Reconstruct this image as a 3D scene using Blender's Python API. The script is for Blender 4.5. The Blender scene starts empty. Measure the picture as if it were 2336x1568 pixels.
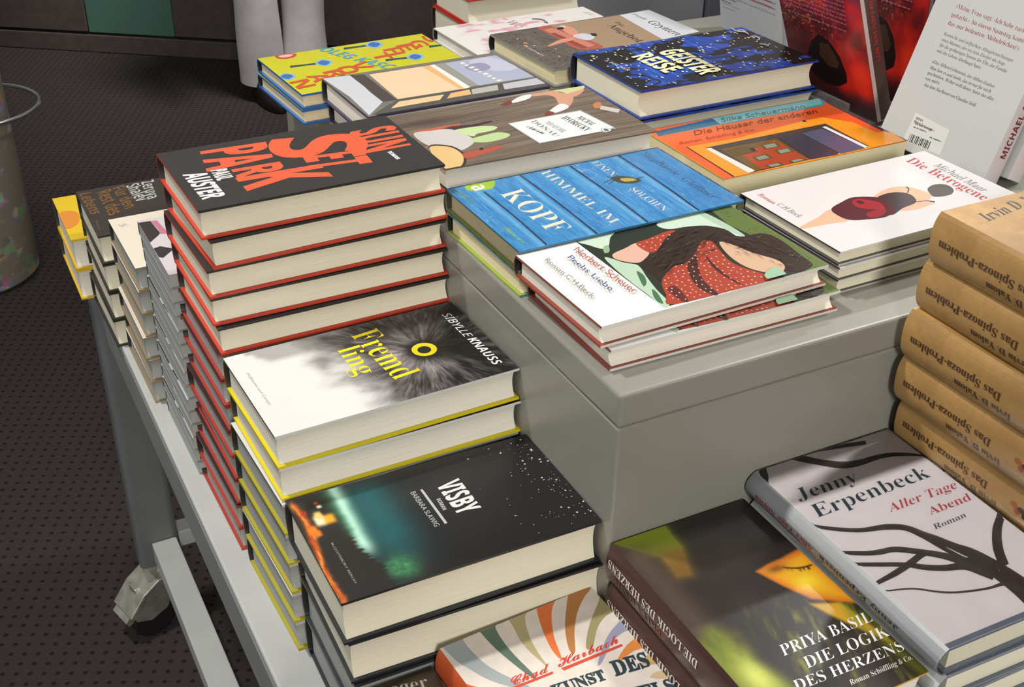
import bpy, bmesh, math, random
import numpy as np
from mathutils import Vector, Matrix

C = bpy.context.scene.collection
scene = bpy.context.scene
random.seed(7)

# ------------------------------------------------------------------ camera
cam_data = bpy.data.cameras.new('camera')
cam = bpy.data.objects.new('camera', cam_data)
C.objects.link(cam)
cam_data.sensor_width = 36.0
cam_data.lens = 2781.03 * 36.0 / 2336.0
cam_data.clip_start = 0.02
YAW, PITCH, ROLL = math.radians(62.39274), math.radians(-30.99537), math.radians(0.89249)
fwd = Vector((math.cos(PITCH)*math.cos(YAW), math.cos(PITCH)*math.sin(YAW), math.sin(PITCH)))
rgt0 = Vector((math.sin(YAW), -math.cos(YAW), 0))
up0 = rgt0.cross(fwd)
rgt = math.cos(ROLL)*rgt0 + math.sin(ROLL)*up0
upv = -math.sin(ROLL)*rgt0 + math.cos(ROLL)*up0
M = Matrix((rgt, upv, -fwd)).transposed().to_4x4()
M.translation = Vector((-0.38001, -0.56886, 1.44844))
cam.matrix_world = M
scene.camera = cam

# ------------------------------------------------------------------ view, world, lamps
scene.view_settings.view_transform = 'Standard'
scene.view_settings.look = 'None'
scene.view_settings.exposure = -0.22
scene.view_settings.gamma = 1.0
scene.view_settings.use_curve_mapping = False
world = bpy.data.worlds.new('shop_ambient')
scene.world = world
world.use_nodes = True
bg = world.node_tree.nodes['Background']
bg.inputs['Color'].default_value = (1.0, 0.97, 0.93, 1)
bg.inputs['Strength'].default_value = 0.24

def area(name, loc, target, size, power, color, spread=180):
    d = bpy.data.lights.new(name, 'AREA')
    d.shape = 'DISK'; d.size = size; d.energy = power; d.color = color
    d.spread = math.radians(spread)
    o = bpy.data.objects.new(name, d)
    C.objects.link(o)
    o.location = loc
    o.rotation_euler = (Vector(target) - Vector(loc)).to_track_quat('-Z', 'Y').to_euler()
    return o

# ceiling spot above the left edge of the table and a little behind it; the others are added lamps
area('key_fill_lamp', (-0.70, 0.95, 3.0), (0.05, 0.2, 0.85), 0.14, 17.5, (1.0, 0.965, 0.91), 110)
area('key_fill_lamp', (1.7, 0.35, 3.0), (0.32, 0.05, 0.9), 0.25, 14, (1.0, 0.95, 0.88), 100)  # added lamp that brightens the right-hand books
area('key_fill_lamp', (-0.9, -3.2, 2.6), (0.1, 0.2, 0.8), 0.8, 36, (1.0, 0.96, 0.89), 110)  # added front fill for the page edges
area('key_fill_lamp', (-3.2, 0.2, 2.6), (-0.2, 0.4, 0.8), 0.8, 8.5, (0.95, 0.98, 1.0), 110)  # added fill from the left
area('key_fill_lamp', (0.9, 2.8, 3.0), (0.7, 4.0, 0.3), 0.4, 20, (1.0, 0.97, 0.93), 80)  # added to brighten the counter and trousers
area('key_fill_lamp', (2.35, 1.65, 3.0), (0.22, -0.05, 0.87), 0.08, 0.1, (1.0, 0.98, 0.95), 14)  # added only for glints on the wrap

# ------------------------------------------------------------------ measured sizes and places of the books, and the marks printed on them
BK={
'sunset':dict(o=(-0.1978,0.4434),rot=-1.55682,top=1.0450,L=0.2127,W=0.1304,T=0.02654,n=13),
'fremd':dict(o=(-0.1962,0.2944),rot=-1.54120,top=0.9200,L=0.2086,W=0.1260,T=0.03143,n=7),
'visby':dict(o=(-0.1906,0.1639),rot=-1.57977,top=0.8620,L=0.2075,W=0.1250,T=0.04050,n=4),
'kopf':dict(o=(0.0173,0.3171),rot=-1.55837,top=1.0210,L=0.2173,W=0.1326,T=0.02050,n=2),
'peehs':dict(o=(0.0166,0.1848),rot=-1.54431,top=1.0180,L=0.2080,W=0.1248,T=0.01900,n=2),
'betro':dict(o=(0.2447,0.2028),rot=-1.54576,top=1.0200,L=0.2154,W=0.1270,T=0.01333,n=3),
'geist':dict(o=(0.2689,0.5407),rot=-1.55586,top=1.0430,L=0.2252,W=0.1336,T=0.03150,n=2),
'hvor':dict(o=(0.0276,0.4797),rot=-1.57966,top=1.0300,L=0.2185,W=0.1406,T=0.02500,n=2),
'wind':dict(o=(0.0101,0.6122),rot=-1.55488,top=1.0300,L=0.2017,W=0.1251,T=0.02500,n=2),
'yell':dict(o=(-0.0187,0.7495),rot=-1.52317,top=1.0150,L=0.2050,W=0.1346,T=0.01750,n=2),
'haus':dict(o=(0.2710,0.3969),rot=-1.56580,top=1.0050,L=0.2225,W=0.1349,T=0.02500,n=1),
'ange':dict(o=(0.2480,0.6985),rot=-1.52332,top=1.0230,L=0.2270,W=0.1443,T=0.02150,n=2),
'pink':dict(o=(0.2329,0.8296),rot=-1.54080,top=0.9970,L=0.2212,W=0.1390,T=0.01700,n=1),
'grey':dict(o=(-0.2028,0.5725),rot=-1.57080,top=0.9270,L=0.2000,W=0.1273,T=0.01513,n=15),
'cream':dict(o=(-0.2121,0.7213),rot=-1.57080,top=0.8670,L=0.2050,W=0.1300,T=0.02783,n=6),
'brown':dict(o=(-0.2221,0.8642),rot=-1.57080,top=0.8450,L=0.1900,W=0.1360,T=0.03625,n=4),
'yelstk':dict(o=(-0.2395,1.0000),rot=-1.57080,top=0.7850,L=0.2000,W=0.1360,T=0.04250,n=2),
'redstk':dict(o=(0.4093,1.2321),rot=-1.57080,top=0.9440,L=0.1978,W=0.1300,T=0.04067,n=6),
'jenny':dict(o=(0.1444,-0.1877),rot=-0.01450,top=0.8730,L=0.2120,W=0.1345,T=0.02471,n=7),
'priya':dict(o=(0.0171,-0.1817),rot=0.00000,top=0.8500,L=0.2045,W=0.1215,T=0.03750,n=4),
'harb':dict(o=(-0.1081,-0.1775),rot=0.06500,top=0.7950,L=0.2100,W=0.1330,T=0.03167,n=3),
'eger':dict(o=(-0.2410,-0.1655),rot=0.00000,top=0.7750,L=0.2000,W=0.1155,T=0.03750,n=2),
'spin':dict(o=(0.2745,-0.1990),rot=0.00000,top=1.0780,L=0.2080,W=0.1350,T=0.04200,n=9),
}
ART={
'sunset':[
 ('T','SUN','cond',(24.8,167.7),(78,162.6),(24.4,207.5),(236,92,58),None),
 ('T','S','cond',(11.5,96.8),(58.4,88.3),(26.8,171.7),(236,92,58),None),
 ('T','ET','cond',(62.5,111.1),(93.4,108.2),(68,159.3),(236,92,58),None),
 ('T','PA','cond',(11.4,36.1),(57.9,29),(14.2,89.4),(236,92,58),None),
 ('T','R','cond',(61.8,48),(82.7,47.6),(62.9,86.7),(236,92,58),None),
 ('T','K','cond',(80.5,46.5),(110.7,47.5),(82.8,113.3),(236,92,58),None),
 ('T','PAUL','cond',(56.8,30.9),(79.8,30.5),(57.3,43.8),(244,244,244),None),
 ('T','AUSTER','cond',(55.1,8.2),(111.5,9.4),(56.3,25.9),(244,244,244),None),
 ('T','ROMAN','cond',(84,179.4),(102.6,180.1),(83,183.2),(244,244,244),None),
],
'fremd':[
 ('E',(240,222,20),(63.5,152.4),10.7,10.7,0),
 ('E',(25,25,22),(64.1,152.1),5.8,5.8,0),
 ('T','Fremd','serif',(13.8,106.4),(95.8,111.2),(11.2,131.8),(240,222,20),-0.012),
 ('T','ling','serif',(31.4,87.4),(76,86.9),(30.5,107.7),(240,222,20),-0.012),
 ('T','SIBYLLE','sansi',(17.4,190.8),(62.4,191.4),(17.3,198.2),(244,244,244),None),
 ('T','KNAUSS','sansbi',(65.3,191.6),(113.1,192.4),(64.4,199.5),(244,244,244),None),
 ('T','Hoffmann und Campe','serifi',(30.4,9.5),(83.3,10.5),(30,11.8),(150,150,150),None),
],
'visby':[
 ('T','VISBY','sansbi',(33.8,112.3),(75.1,112.9),(30.5,130.7),(244,244,244),0.012),
 ('P',(205,205,205),[(31.1,98.6),(31.2,100.6),(77.1,101.4),(77.5,99.1)]),
 ('T','ROMAN','sansb',(47.5,105.1),(62.2,104.4),(47.4,108.3),(210,210,210),None),
 ('T','BARBARA SLAWIG','sans',(31.3,90.2),(77.4,91),(31,94.5),(205,205,205),None),
 ('T','BLOOMSBURY BERLIN','sans',(61.5,14.9),(109.6,15.7),(61.1,16.6),(150,150,150),None),
],
'kopf':[
 ('Q',(22,42,78),[(19.2,25.9),(30.1,26),(45.4,26.1),(62.2,26.2),(77.7,26.1),(93.1,25.6),(109.1,25),(123.1,24.4),(132.7,24)],[(17.3,27.8),(28.2,27.9),(43.5,28),(60.3,28.1),(75.9,28),(91.4,27.6),(107.4,27),(121.4,26.5),(131,26.1)]),
 ('Q',(22,42,78),[(0.9,71),(13.8,71.2),(31.9,71.5),(51.7,71.8),(70,71.8),(88,71.5),(106.7,71.1),(122.9,70.6),(134,70.3)],[(-1.2,73),(11.7,73.3),(29.8,73.6),(49.7,73.9),(68,73.9),(86.1,73.7),(104.8,73.2),(121.1,72.8),(132.1,72.5)]),
 ('Q',(22,42,78),[(2.1,121.1),(14.8,121.2),(32.6,121.3),(52.1,121.4),(70.1,121.2),(87.9,120.8),(106.3,120.1),(122.3,119.4),(133.2,118.9)],[(-0.1,123.3),(12.6,123.4),(30.4,123.6),(49.9,123.6),(68,123.5),(85.9,123),(104.3,122.4),(120.4,121.7),(131.3,121.3)]),
 ('Q',(22,42,78),[(-0.1,173.7),(12.8,173.7),(30.9,173.6),(50.7,173.5),(69.1,173.2),(87.2,172.5),(105.9,171.6),(122.2,170.7),(133.4,170.1)],[(-2.4,176.1),(10.5,176.1),(28.6,176.1),(48.5,175.9),(66.9,175.6),(85.1,175),(103.8,174.1),(120.2,173.2),(131.3,172.7)]),
 ('P',(165,200,50),[(-0.6,18.1),(-1.9,19.1),(-3.2,20.2),(-4.2,21.5),(-4.8,23.3),(-5,25.7),(-4.8,28.5),(-4.3,31.5),(-3.8,34.4),(-3.2,37.2),(-2.4,40.1),(-1.5,42.6),(-0.6,44.4),(0.3,45.4),(1.3,45.6),(2.4,45.5),(3.8,44.9),(5.7,44),(8.1,42.7),(10.4,41.1),(12.3,39.6),(13.7,38.3),(14.9,37),(15.7,35.6),(16.1,33.9),(15.9,31.7),(15.3,29.2),(14.5,26.6),(13.7,24.3),(13.1,22.1),(12.6,20.1),(11.9,18.2),(11.1,16.9),(10,16),(8.8,15.4),(7.4,15.3),(6,15.3),(4.4,15.6),(2.7,16.3),(0.9,17.2)]),
 ('T','a','sansb',(4.4,20.1),(13.8,20.5),(1.6,35.1),(245,245,240),None),
 ('T','KOPF','serif',(28.3,36.7),(115.7,38),(25.2,59.1),(236,232,205),-0.02),
 ('T','HIMMEL IM','serif',(3.2,90.4),(121.8,91.6),(0.9,100.8),(225,228,210),-0.02),
 ('T','EINEN','serif',(2.7,143.5),(37.6,143.6),(2.1,151.3),(215,225,220),-0.03),
 ('T','SOLCHEN','serif',(70,141.7),(119.9,142.9),(67.9,149.7),(225,228,220),-0.03),
 ('T','Stephanie','serifi',(4.5,196.1),(62.9,195.3),(2.2,203.8),(40,90,130),None),
 ('T','Gleißner','serifi',(70.4,195),(118.3,195.5),(68.3,202.8),(40,90,130),None),
 ('T','Roman','script',(89.5,8.3),(122,9.1),(88.9,13),(150,200,70),None),
 ('T','aufbau','serifi',(4.6,5.7),(34.8,6.1),(4.4,10),(120,180,90),None),
 ('P',(62,62,40),[(40.7,141.3),(40.1,143.1),(40.1,145.6),(40.4,148.3),(41,150.5),(41.8,152.3),(42.9,153.7),(44.1,155.1),(45.6,156.4),(47.4,157.9),(49.5,159.4),(51.6,160.8),(53.4,161.7),(54.9,162.2),(56.3,162.3),(57.5,162.1),(58.4,161.3),(59.1,159.9),(59.5,157.9),(59.7,155.6),(59.6,153.3),(59,151),(58.2,148.5),(57.1,146.1),(55.7,144.1),(54.1,142.7),(52.1,141.6),(50.1,140.8),(48.1,140.3),(46,140),(43.9,140),(42,140.3)]),
 ('P',(190,170,70),[(46.8,146.9),(46.6,148.5),(47,151.1),(47.8,153.8),(48.8,155.8),(50.3,157.3),(52.4,158.6),(54.3,159.2),(55.5,158.9),(55.7,157),(55.4,153.9),(54.7,150.6),(53.7,148.3),(52.2,147.1),(50,146.4),(48.1,146.3)]),
 ('Q',(62,62,40),[(40.3,142.3),(39.6,141.7),(38.5,140.8),(37.5,140),(36.8,139.4)],[(41.5,141.4),(40.7,140.9),(39.5,140.1),(38.4,139.3),(37.5,138.8)]),
 ('Q',(62,62,40),[(42.7,141.3),(43.7,139),(45.1,135.5),(46.5,132.1),(47.5,129.7)],[(44,140.8),(44.8,138.5),(46.1,135.1),(47.5,131.7),(48.3,129.4)]),
 ('Q',(62,62,40),[(46.8,141.2),(47.8,139.2),(49.3,136.3),(50.8,133.4),(51.8,131.4)],[(48,140.8),(48.9,138.8),(50.3,136),(51.6,133.1),(52.5,131.2)]),
 ('Q',(62,62,40),[(53.5,160.2),(53.2,161.9),(52.8,164.3),(52.3,166.8),(52,168.5)],[(52.2,160.9),(52,162.5),(51.7,164.9),(51.4,167.3),(51.2,168.9)]),
 ('Q',(62,62,40),[(41.3,149.1),(39.9,148.9),(37.8,148.7),(35.7,148.5),(34.2,148.3)],[(42.3,148.1),(40.8,148),(38.6,147.9),(36.4,147.8),(34.9,147.7)]),
],
'peehs':[
 ('P',(38,44,32),[(0.7,54.2),(0.1,89.7),(-0.3,132.4),(-2.4,173.6),(-5.8,210.6),(4.1,214.2),(57.8,211.2),(125.1,208.7),(126.2,185.3),(124.4,127.6),(121.9,63.3),(121.9,55.2)]),
 ('P',(92,112,52),[(-3.2,187.3),(-5.8,210.6),(4.1,214.2),(66.6,211.2),(125.1,208.7),(125.3,186.1),(103.6,185),(63.9,189),(31.5,182.9)]),
 ('P',(196,216,196),[(-0.3,56.8),(-1.3,63.4),(-1.6,73.5),(-1.3,83.7),(-0.5,90.1),(0.6,91.2),(2.2,89.2),(4.2,85.8),(6.7,82.8),(10.1,80.1),(14.3,77.2),(18.2,74.2),(20.9,71.7),(22,69.8),(22.1,68.2),(21.5,66.8),(20.4,65.5),(18.7,64.1),(16.3,62.8),(13.6,61.5),(10.8,60.4),(7.9,58.5),(4.7,56.2),(1.8,55.1)]),
 ('P',(140,172,140),[(19.1,68.3),(17.9,69.8),(17.2,71.6),(17.1,73.1),(17.7,73.8),(19.6,73.2),(22.6,71.9),(25.6,70.2),(27.6,68.7),(28.6,67.3),(28.9,65.8),(28.7,64.5),(27.9,64),(26.2,64.4),(23.6,65.5),(21,66.9)]),
 ('P',(196,216,196),[(1.3,132.7),(-1.1,140.9),(-3.3,153),(-4.4,165.4),(-3.5,174.4),(-0,178.6),(5.5,180),(11.8,180),(18,180.2),(24.2,180.6),(30.7,180.7),(36.9,180.5),(42.1,180.5),(46.4,180.8),(50.1,181.3),(52.7,181.5),(54.1,181.1),(54.1,179.8),(52.8,177.7),(50.4,175.5),(47.4,173.6),(43.1,172.5),(37.5,171.8),(31.9,170.9),(27.3,168.9),(24.3,165.7),(22.1,161.6),(20.4,157.1),(18.9,152.5),(17.8,147.4),(17.2,141.7),(16.5,136.6),(14.9,133),(12,130.6),(8.2,129.1),(4.3,129.4)]),
 ('P',(170,196,172),[(-1.7,173.1),(-3.4,174.2),(-3.2,175.8),(-1.3,177.6),(2,179.1),(7.1,180.2),(13.9,181.2),(21.3,182),(28.3,182.5),(35.1,182.8),(42.2,182.9),(48.4,182.8),(52.5,182.4),(54.3,181.7),(54.5,180.6),(53.2,179.5),(50.4,178.4),(45.6,177.3),(38.8,176.1),(31.2,175.1),(24.1,174.2),(16.9,173.6),(9.4,173),(2.7,172.8)]),
 ('P',(178,205,180),[(34.1,60.1),(35.6,61.9),(39.8,64.1),(45,66.3),(49.1,68.5),(51.5,70.6),(53.3,72.8),(55.2,74.6),(58,75.5),(61.9,75.1),(66.5,73.9),(71.4,72.3),(76.4,70.8),(81.3,69.6),(86.4,68.3),(91.5,67.1),(96.4,66),(101.3,65.3),(106.2,64.7),(110.7,64.2),(114.4,63.5),(117.2,62.7),(119.3,61.7),(120.8,60.6),(121.8,59.6),(122.9,58.4),(123.6,57.2),(123.5,56),(121.9,55.2),(118.2,55),(112.8,55.1),(106.6,55.4),(100.7,55.6),(95.3,55.6),(89.9,55.5),(84.3,55.4),(78.5,55.5),(72.4,55.6),(65.9,55.8),(59.5,56.1),(53.5,56.6),(47.5,57.2),(41.3,57.9),(36.4,58.8)]),
 ('P',(70,110,80),[(65.3,69.3),(65.8,70),(68,70.4),(70.8,70.5),(73.5,70.2),(76.1,69.5),(78.9,68.4),(81.6,67.1),(83.9,65.8),(85.8,64.2),(87.5,62.5),(88.5,60.9),(88.4,60.2),(86.9,60.3),(84.1,61.2),(80.9,62.4),(77.7,63.6),(74.2,65),(70.3,66.6),(67,68.2)]),
 ('P',(70,110,80),[(95,63.3),(95.4,63.7),(97.1,63.9),(99.6,63.7),(102.3,63.2),(105.8,62.3),(110.1,60.9),(114.1,59.5),(116.5,58.4),(117,57.5),(116.1,56.7),(114.6,56.2),(112.9,55.9),(111.1,56.1),(109,56.5),(106.7,57.2),(104.4,58),(101.7,59.2),(98.7,60.8),(96.2,62.2)]),
 ('P',(214,172,152),[(32.6,68.8),(31.4,71.3),(30.5,74.5),(29.6,78.1),(28.8,81.7),(27.4,85.9),(25.6,90.4),(24.5,94.6),(25.1,97.5),(28,98.7),(32.7,98.9),(37.8,98.1),(42,96.7),(45.2,94.4),(48,91.1),(50.3,87.6),(52.1,84.6),(53.3,82.4),(54,80.5),(54.3,78.7),(54,76.9),(53,74.9),(51.3,73),(49.4,71.1),(47.5,69.5),(45.6,68.1),(43.6,66.9),(41.6,66),(39.6,65.6),(37.7,65.7),(35.8,66.1),(34.1,67.1)]),
 ('P',(166,62,40),[(25.8,95),(24.1,97.2),(23.5,100.3),(23.3,104.2),(22.7,108.5),(21.5,113.8),(20,120.1),(18.7,126.1),(18.2,130.7),(18.3,133.9),(19,136.1),(20.3,136.9),(22.4,136.1),(25.8,132.8),(30.3,127.6),(34.8,121.8),(38.3,116.7),(40.7,112.4),(42.5,108.4),(43.8,104.7),(44.5,101.7),(44.9,99.3),(44.9,97.4),(44.2,96.1),(42.5,95.1),(39.1,94.3),(34.2,93.8),(29.4,93.9)]),
 ('P',(44,28,20),[(56.5,77.8),(53.6,82.1),(50.9,88.2),(48,95.1),(44.5,101.7),(40,107.7),(34.8,113.7),(29.7,119.7),(25.7,125.5),(23,131.1),(21.1,136.5),(20,141.6),(19.5,146.5),(19.6,151.1),(20.4,155.4),(21.8,159.4),(23.8,163.1),(26.2,166.6),(29.2,170),(32.6,172.8),(36.4,174.9),(41,175.7),(46.3,175.3),(51.2,175.2),(54.7,176.5),(55.7,180),(55.3,185.1),(54.6,190.3),(55.2,194.6),(57,197.6),(59.5,200),(63,201.8),(68.1,202.8),(75.8,202.8),(85.4,201.9),(95.1,200.6),(102.9,199.5),(108.7,199.1),(113.4,198.8),(117.2,198.1),(120,196.2),(122,192.4),(123.1,187.3),(123.2,182),(122.3,177.7),(120,174.6),(116.5,172.2),(112.3,170),(107.9,167.6),(103.5,164.7),(98.6,161.7),(93.5,158.7),(88.5,155.7),(82.8,153),(76.5,150.4),(71.3,147.5),(68.7,143.5),(70.2,138.2),(74.5,131.9),(79.5,125.4),(83.2,119.3),(85,113.7),(86.1,108.3),(86.9,102.9),(87.6,97.7),(88.9,92.2),(90.4,86.5),(91.2,81.5),(90.1,78),(86.4,76.4),(80.7,76.2),(74.5,76.6),(69.2,77),(65.4,76.5),(62.3,75.8),(59.4,75.9)]),
 ('P',(206,170,140),[(54.1,155.9),(53.6,157.7),(55.3,159.4),(58.3,161),(61.8,162.6),(65.9,164),(70.9,165.2),(76.3,166.6),(81.4,168.2),(86.1,170.5),(90.9,173.1),(95.4,175.6),(99.5,177.1),(103.2,177.7),(106.4,177.5),(109.3,176.7),(111.9,175.3),(114.4,173),(116.7,170),(118.4,166.7),(119.1,163.9),(118.5,161.7),(117,159.6),(114.9,157.7),(112.3,155.8),(109.5,153.7),(106.1,151.5),(102.2,149.6),(98,148.3),(93.2,147.6),(87.9,147.4),(82.3,147.7),(76.7,148.4),(70.5,149.8),(63.7,151.7),(57.7,153.9)]),
 ('P',(166,62,40),[(87.3,77.4),(82.9,82),(78.6,87.7),(74.9,93.4),(72.3,98.2),(71.5,101.4),(72.1,103.6),(72.8,105.7),(72.4,108.6),(70.4,112.9),(67.4,117.8),(64,123),(60.6,127.8),(56.9,132.2),(52.6,136.4),(48.8,140.3),(46.4,143.6),(45.8,146.5),(46.5,148.9),(48.1,150.7),(50.5,151.6),(53.8,151.3),(58,150),(62.8,148.4),(67.7,147),(73,145.7),(78.6,144.3),(84.5,143.3),(90.3,143.5),(96.4,145.1),(102.8,147.8),(108.8,150.8),(113.7,153.4),(117.1,155.9),(119.4,158.5),(121.2,160.4),(122.7,161),(124,159.8),(125,157.4),(125.7,154.1),(126,150.2),(126,146.4),(125.6,142.3),(125,136.6),(124.4,127.6),(124,112.7),(123.8,93.5),(123.1,75.5),(121.5,63.5),(118.8,59.7),(115.3,61),(111.2,64.6),(106.9,67.5),(102.3,69.3),(97.2,71.4),(92,74)]),
 ('P',(70,30,22),[(77.2,107.8),(72.3,112.3),(68.2,117.6),(65.4,122.3),(64.6,124.9),(66.6,124.4),(70.8,121.9),(76.1,118.5),(81.2,115.5),(86.1,112.9),(91.3,110.1),(96.6,107.6),(101.8,105.6),(107.6,104.5),(113.6,104),(119,103.6),(122.7,103),(124.6,101.8),(125.1,100.4),(124.4,99),(122.6,98),(119.5,96.9),(115.2,95.9),(110,95.5),(104.4,96),(98,97.8),(90.6,100.7),(83.3,104.1)]),
 ('P',(90,36,25),[(100.2,73.5),(98.7,75.3),(97.7,77.9),(97.8,80.3),(99.5,81.6),(104,81.4),(110.6,80.2),(117.1,78.6),(121.5,77.2),(123.2,76),(123.4,74.6),(122.6,73.3),(121.4,72.3),(119.6,71.9),(117.1,71.7),(114.3,71.7),(111.5,71.8),(108.6,71.9),(105.3,72.1),(102.4,72.5)]),
 ('P',(70,30,22),[(59.7,136.6),(60.4,136.3),(64.4,134.4),(70,132.1),(75.5,130.3),(81.2,129.1),(87.6,128.1),(94.1,127.2),(99.9,126.7),(105.2,126.5),(110.2,126.7),(114.6,127),(118,127.3),(120.7,127.7),(122.6,128.1),(123.7,128.4),(123.5,128.3),(122.1,127.6),(119.4,126.4),(115.9,125.2),(111.5,124.5),(106.2,124.1),(99.8,123.8),(92.9,124.1),(86.1,125.1),(78.7,127.6),(70.4,131.2),(63.4,134.7)]),
 ('E',(236,205,190),(64.3,139.4),0.8,0.6,0),
 ('E',(236,205,190),(79.5,111.5),0.8,0.6,0),
 ('E',(236,205,190),(64.8,144.6),0.8,0.6,0),
 ('E',(236,205,190),(79.3,126.6),0.8,0.6,0),
 ('E',(236,205,190),(112.2,95.1),0.7,0.5,0),
 ('E',(236,205,190),(58.5,142.5),0.8,0.6,0),
 ('E',(236,205,190),(114.8,132),0.8,0.6,0),
 ('E',(236,205,190),(85.8,84.4),0.7,0.5,0),
 ('E',(236,205,190),(109.3,89.7),0.7,0.5,0),
 ('E',(236,205,190),(100.7,94.6),0.7,0.5,0),
 ('E',(236,205,190),(86,108),0.7,0.5,0),
 ('E',(236,205,190),(119.1,76.3),0.7,0.5,0),
 ('E',(236,205,190),(99.9,105),0.7,0.5,0),
 ('E',(236,205,190),(113.5,113.3),0.7,0.5,0),
 ('E',(236,205,190),(104.5,107.7),0.8,0.6,0),
 ('E',(236,205,190),(32.8,97.6),0.8,0.6,0),
 ('E',(236,205,190),(99.3,100.3),0.8,0.6,0),
 ('E',(236,205,190),(109.4,83.3),0.7,0.5,0),
 ('E',(236,205,190),(108.4,69.7),0.7,0.5,0),
 ('E',(236,205,190),(116.8,95.4),0.8,0.6,0),
 ('E',(236,205,190),(94.9,113.4),0.8,0.6,0),
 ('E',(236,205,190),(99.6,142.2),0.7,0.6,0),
 ('E',(236,205,190),(87.9,128.3),0.8,0.6,0),
 ('E',(236,205,190),(105.2,114),0.7,0.6,0),
 ('E',(236,205,190),(94.7,138.9),0.7,0.6,0),
 ('E',(236,205,190),(73,100.2),0.8,0.6,0),
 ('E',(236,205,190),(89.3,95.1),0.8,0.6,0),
 ('E',(236,205,190),(73.3,128.3),0.8,0.6,0),
 ('E',(236,205,190),(24.9,127.9),0.9,0.7,0),
 ('E',(236,205,190),(81.8,130),0.8,0.6,0),
 ('E',(236,205,190),(70.2,122.7),0.8,0.6,0),
 ('E',(236,205,190),(99,119.3),0.7,0.5,0),
 ('E',(236,205,190),(118.5,105.9),0.8,0.6,0),
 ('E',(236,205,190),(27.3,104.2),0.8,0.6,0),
 ('E',(236,205,190),(104.7,73.9),0.8,0.6,0),
 ('E',(236,205,190),(82.3,92.4),0.8,0.6,0),
 ('E',(236,205,190),(86,103.3),0.7,0.6,0),
 ('E',(236,205,190),(117.4,139),0.8,0.6,0),
 ('E',(236,205,190),(85.5,99.1),0.8,0.6,0),
 ('E',(236,205,190),(109.9,106.4),0.7,0.6,0),
 ('E',(236,205,190),(74.6,133),0.8,0.6,0),
 ('E',(236,205,190),(120.8,126),0.7,0.5,0),
 ('E',(236,205,190),(28.2,96.9),0.8,0.6,0),
 ('E',(236,205,190),(105.2,144.5),0.8,0.6,0),
 ('E',(236,205,190),(101.3,130),0.8,0.6,0),
 ('E',(236,205,190),(98.1,83.3),0.8,0.6,0),
 ('E',(236,205,190),(95,128.2),0.8,0.6,0),
 ('E',(236,205,190),(118.6,89.7),0.7,0.5,0),
 ('E',(236,205,190),(93.7,81.6),0.7,0.6,0),
 ('E',(236,205,190),(49.3,142.7),0.8,0.6,0),
 ('E',(236,205,190),(116.8,71.7),0.7,0.5,0),
 ('E',(236,205,190),(81.1,140.5),0.8,0.6,0),
 ('E',(236,205,190),(77.6,120.5),0.7,0.5,0),
 ('E',(236,205,190),(76.5,107.9),0.8,0.6,0),
 ('E',(236,205,190),(95.9,95.8),0.8,0.6,0),
 ('E',(236,205,190),(37.6,101.4),0.8,0.6,0),
 ('E',(236,205,190),(113.7,108.7),0.7,0.5,0),
 ('E',(236,205,190),(114.1,103.4),0.8,0.6,0),
 ('E',(236,205,190),(29.7,107.8),0.8,0.6,0),
 ('E',(236,205,190),(88.7,117),0.8,0.6,0),
 ('E',(236,205,190),(80.1,97.5),0.7,0.6,0),
 ('E',(236,205,190),(74.2,144.5),0.8,0.6,0),
 ('E',(236,205,190),(41.6,102.7),0.8,0.6,0),
 ('E',(236,205,190),(105.7,137.8),0.8,0.6,0),
 ('E',(236,205,190),(122.1,138.9),0.8,0.6,0),
 ('E',(236,205,190),(82,120.6),0.8,0.6,0),
 ('E',(236,205,190),(93.5,117.9),0.8,0.6,0),
 ('E',(236,205,190),(23.9,112.1),0.8,0.6,0),
 ('E',(236,205,190),(63.2,131.6),0.8,0.6,0),
 ('E',(236,205,190),(71.5,114.1),0.7,0.5,0),
 ('E',(236,205,190),(111.6,140.2),0.8,0.6,0),
 ('E',(236,205,190),(118.5,99.5),0.8,0.6,0),
 ('E',(236,205,190),(23.6,122.6),0.8,0.6,0),
 ('E',(236,205,190),(121.4,150),0.8,0.6,0),
 ('E',(236,205,190),(114.2,144.4),0.8,0.6,0),
 ('E',(236,205,190),(88,139.9),0.7,0.5,0),
 ('E',(236,205,190),(99.1,73.3),0.8,0.6,0),
 ('E',(236,205,190),(114.2,127.8),0.7,0.6,0),
 ('E',(236,205,190),(108.1,116.2),0.7,0.5,0),
 ('E',(236,205,190),(98,134.5),0.8,0.6,0),
 ('E',(236,205,190),(110.5,136.3),0.8,0.6,0),
 ('E',(236,205,190),(35.7,111.9),0.8,0.6,0),
 ('E',(236,205,190),(57.6,147.3),0.8,0.6,0),
 ('E',(236,205,190),(80.7,101.4),0.8,0.6,0),
 ('E',(236,205,190),(92.1,103.3),0.7,0.6,0),
 ('E',(236,205,190),(64.6,124.5),0.8,0.6,0),
 ('E',(236,205,190),(86.3,135.2),0.8,0.6,0),
 ('E',(236,205,190),(105.1,82.9),0.8,0.6,0),
 ('E',(236,205,190),(104.7,122.5),0.8,0.6,0),
 ('E',(236,205,190),(81.1,134.5),0.8,0.6,0),
 ('E',(236,205,190),(104.4,97.2),0.8,0.6,0),
 ('E',(236,205,190),(120.4,112.4),0.7,0.5,0),
 ('E',(236,205,190),(104.9,91.1),0.7,0.5,0),
 ('E',(236,205,190),(83.2,114.4),0.8,0.6,0),
 ('E',(236,205,190),(113.5,69.1),0.8,0.6,0),
 ('E',(236,205,190),(119.3,84),0.7,0.5,0),
 ('E',(236,205,190),(92.6,77.4),0.8,0.6,0),
 ('E',(236,205,190),(85.1,123.6),0.7,0.6,0),
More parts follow.
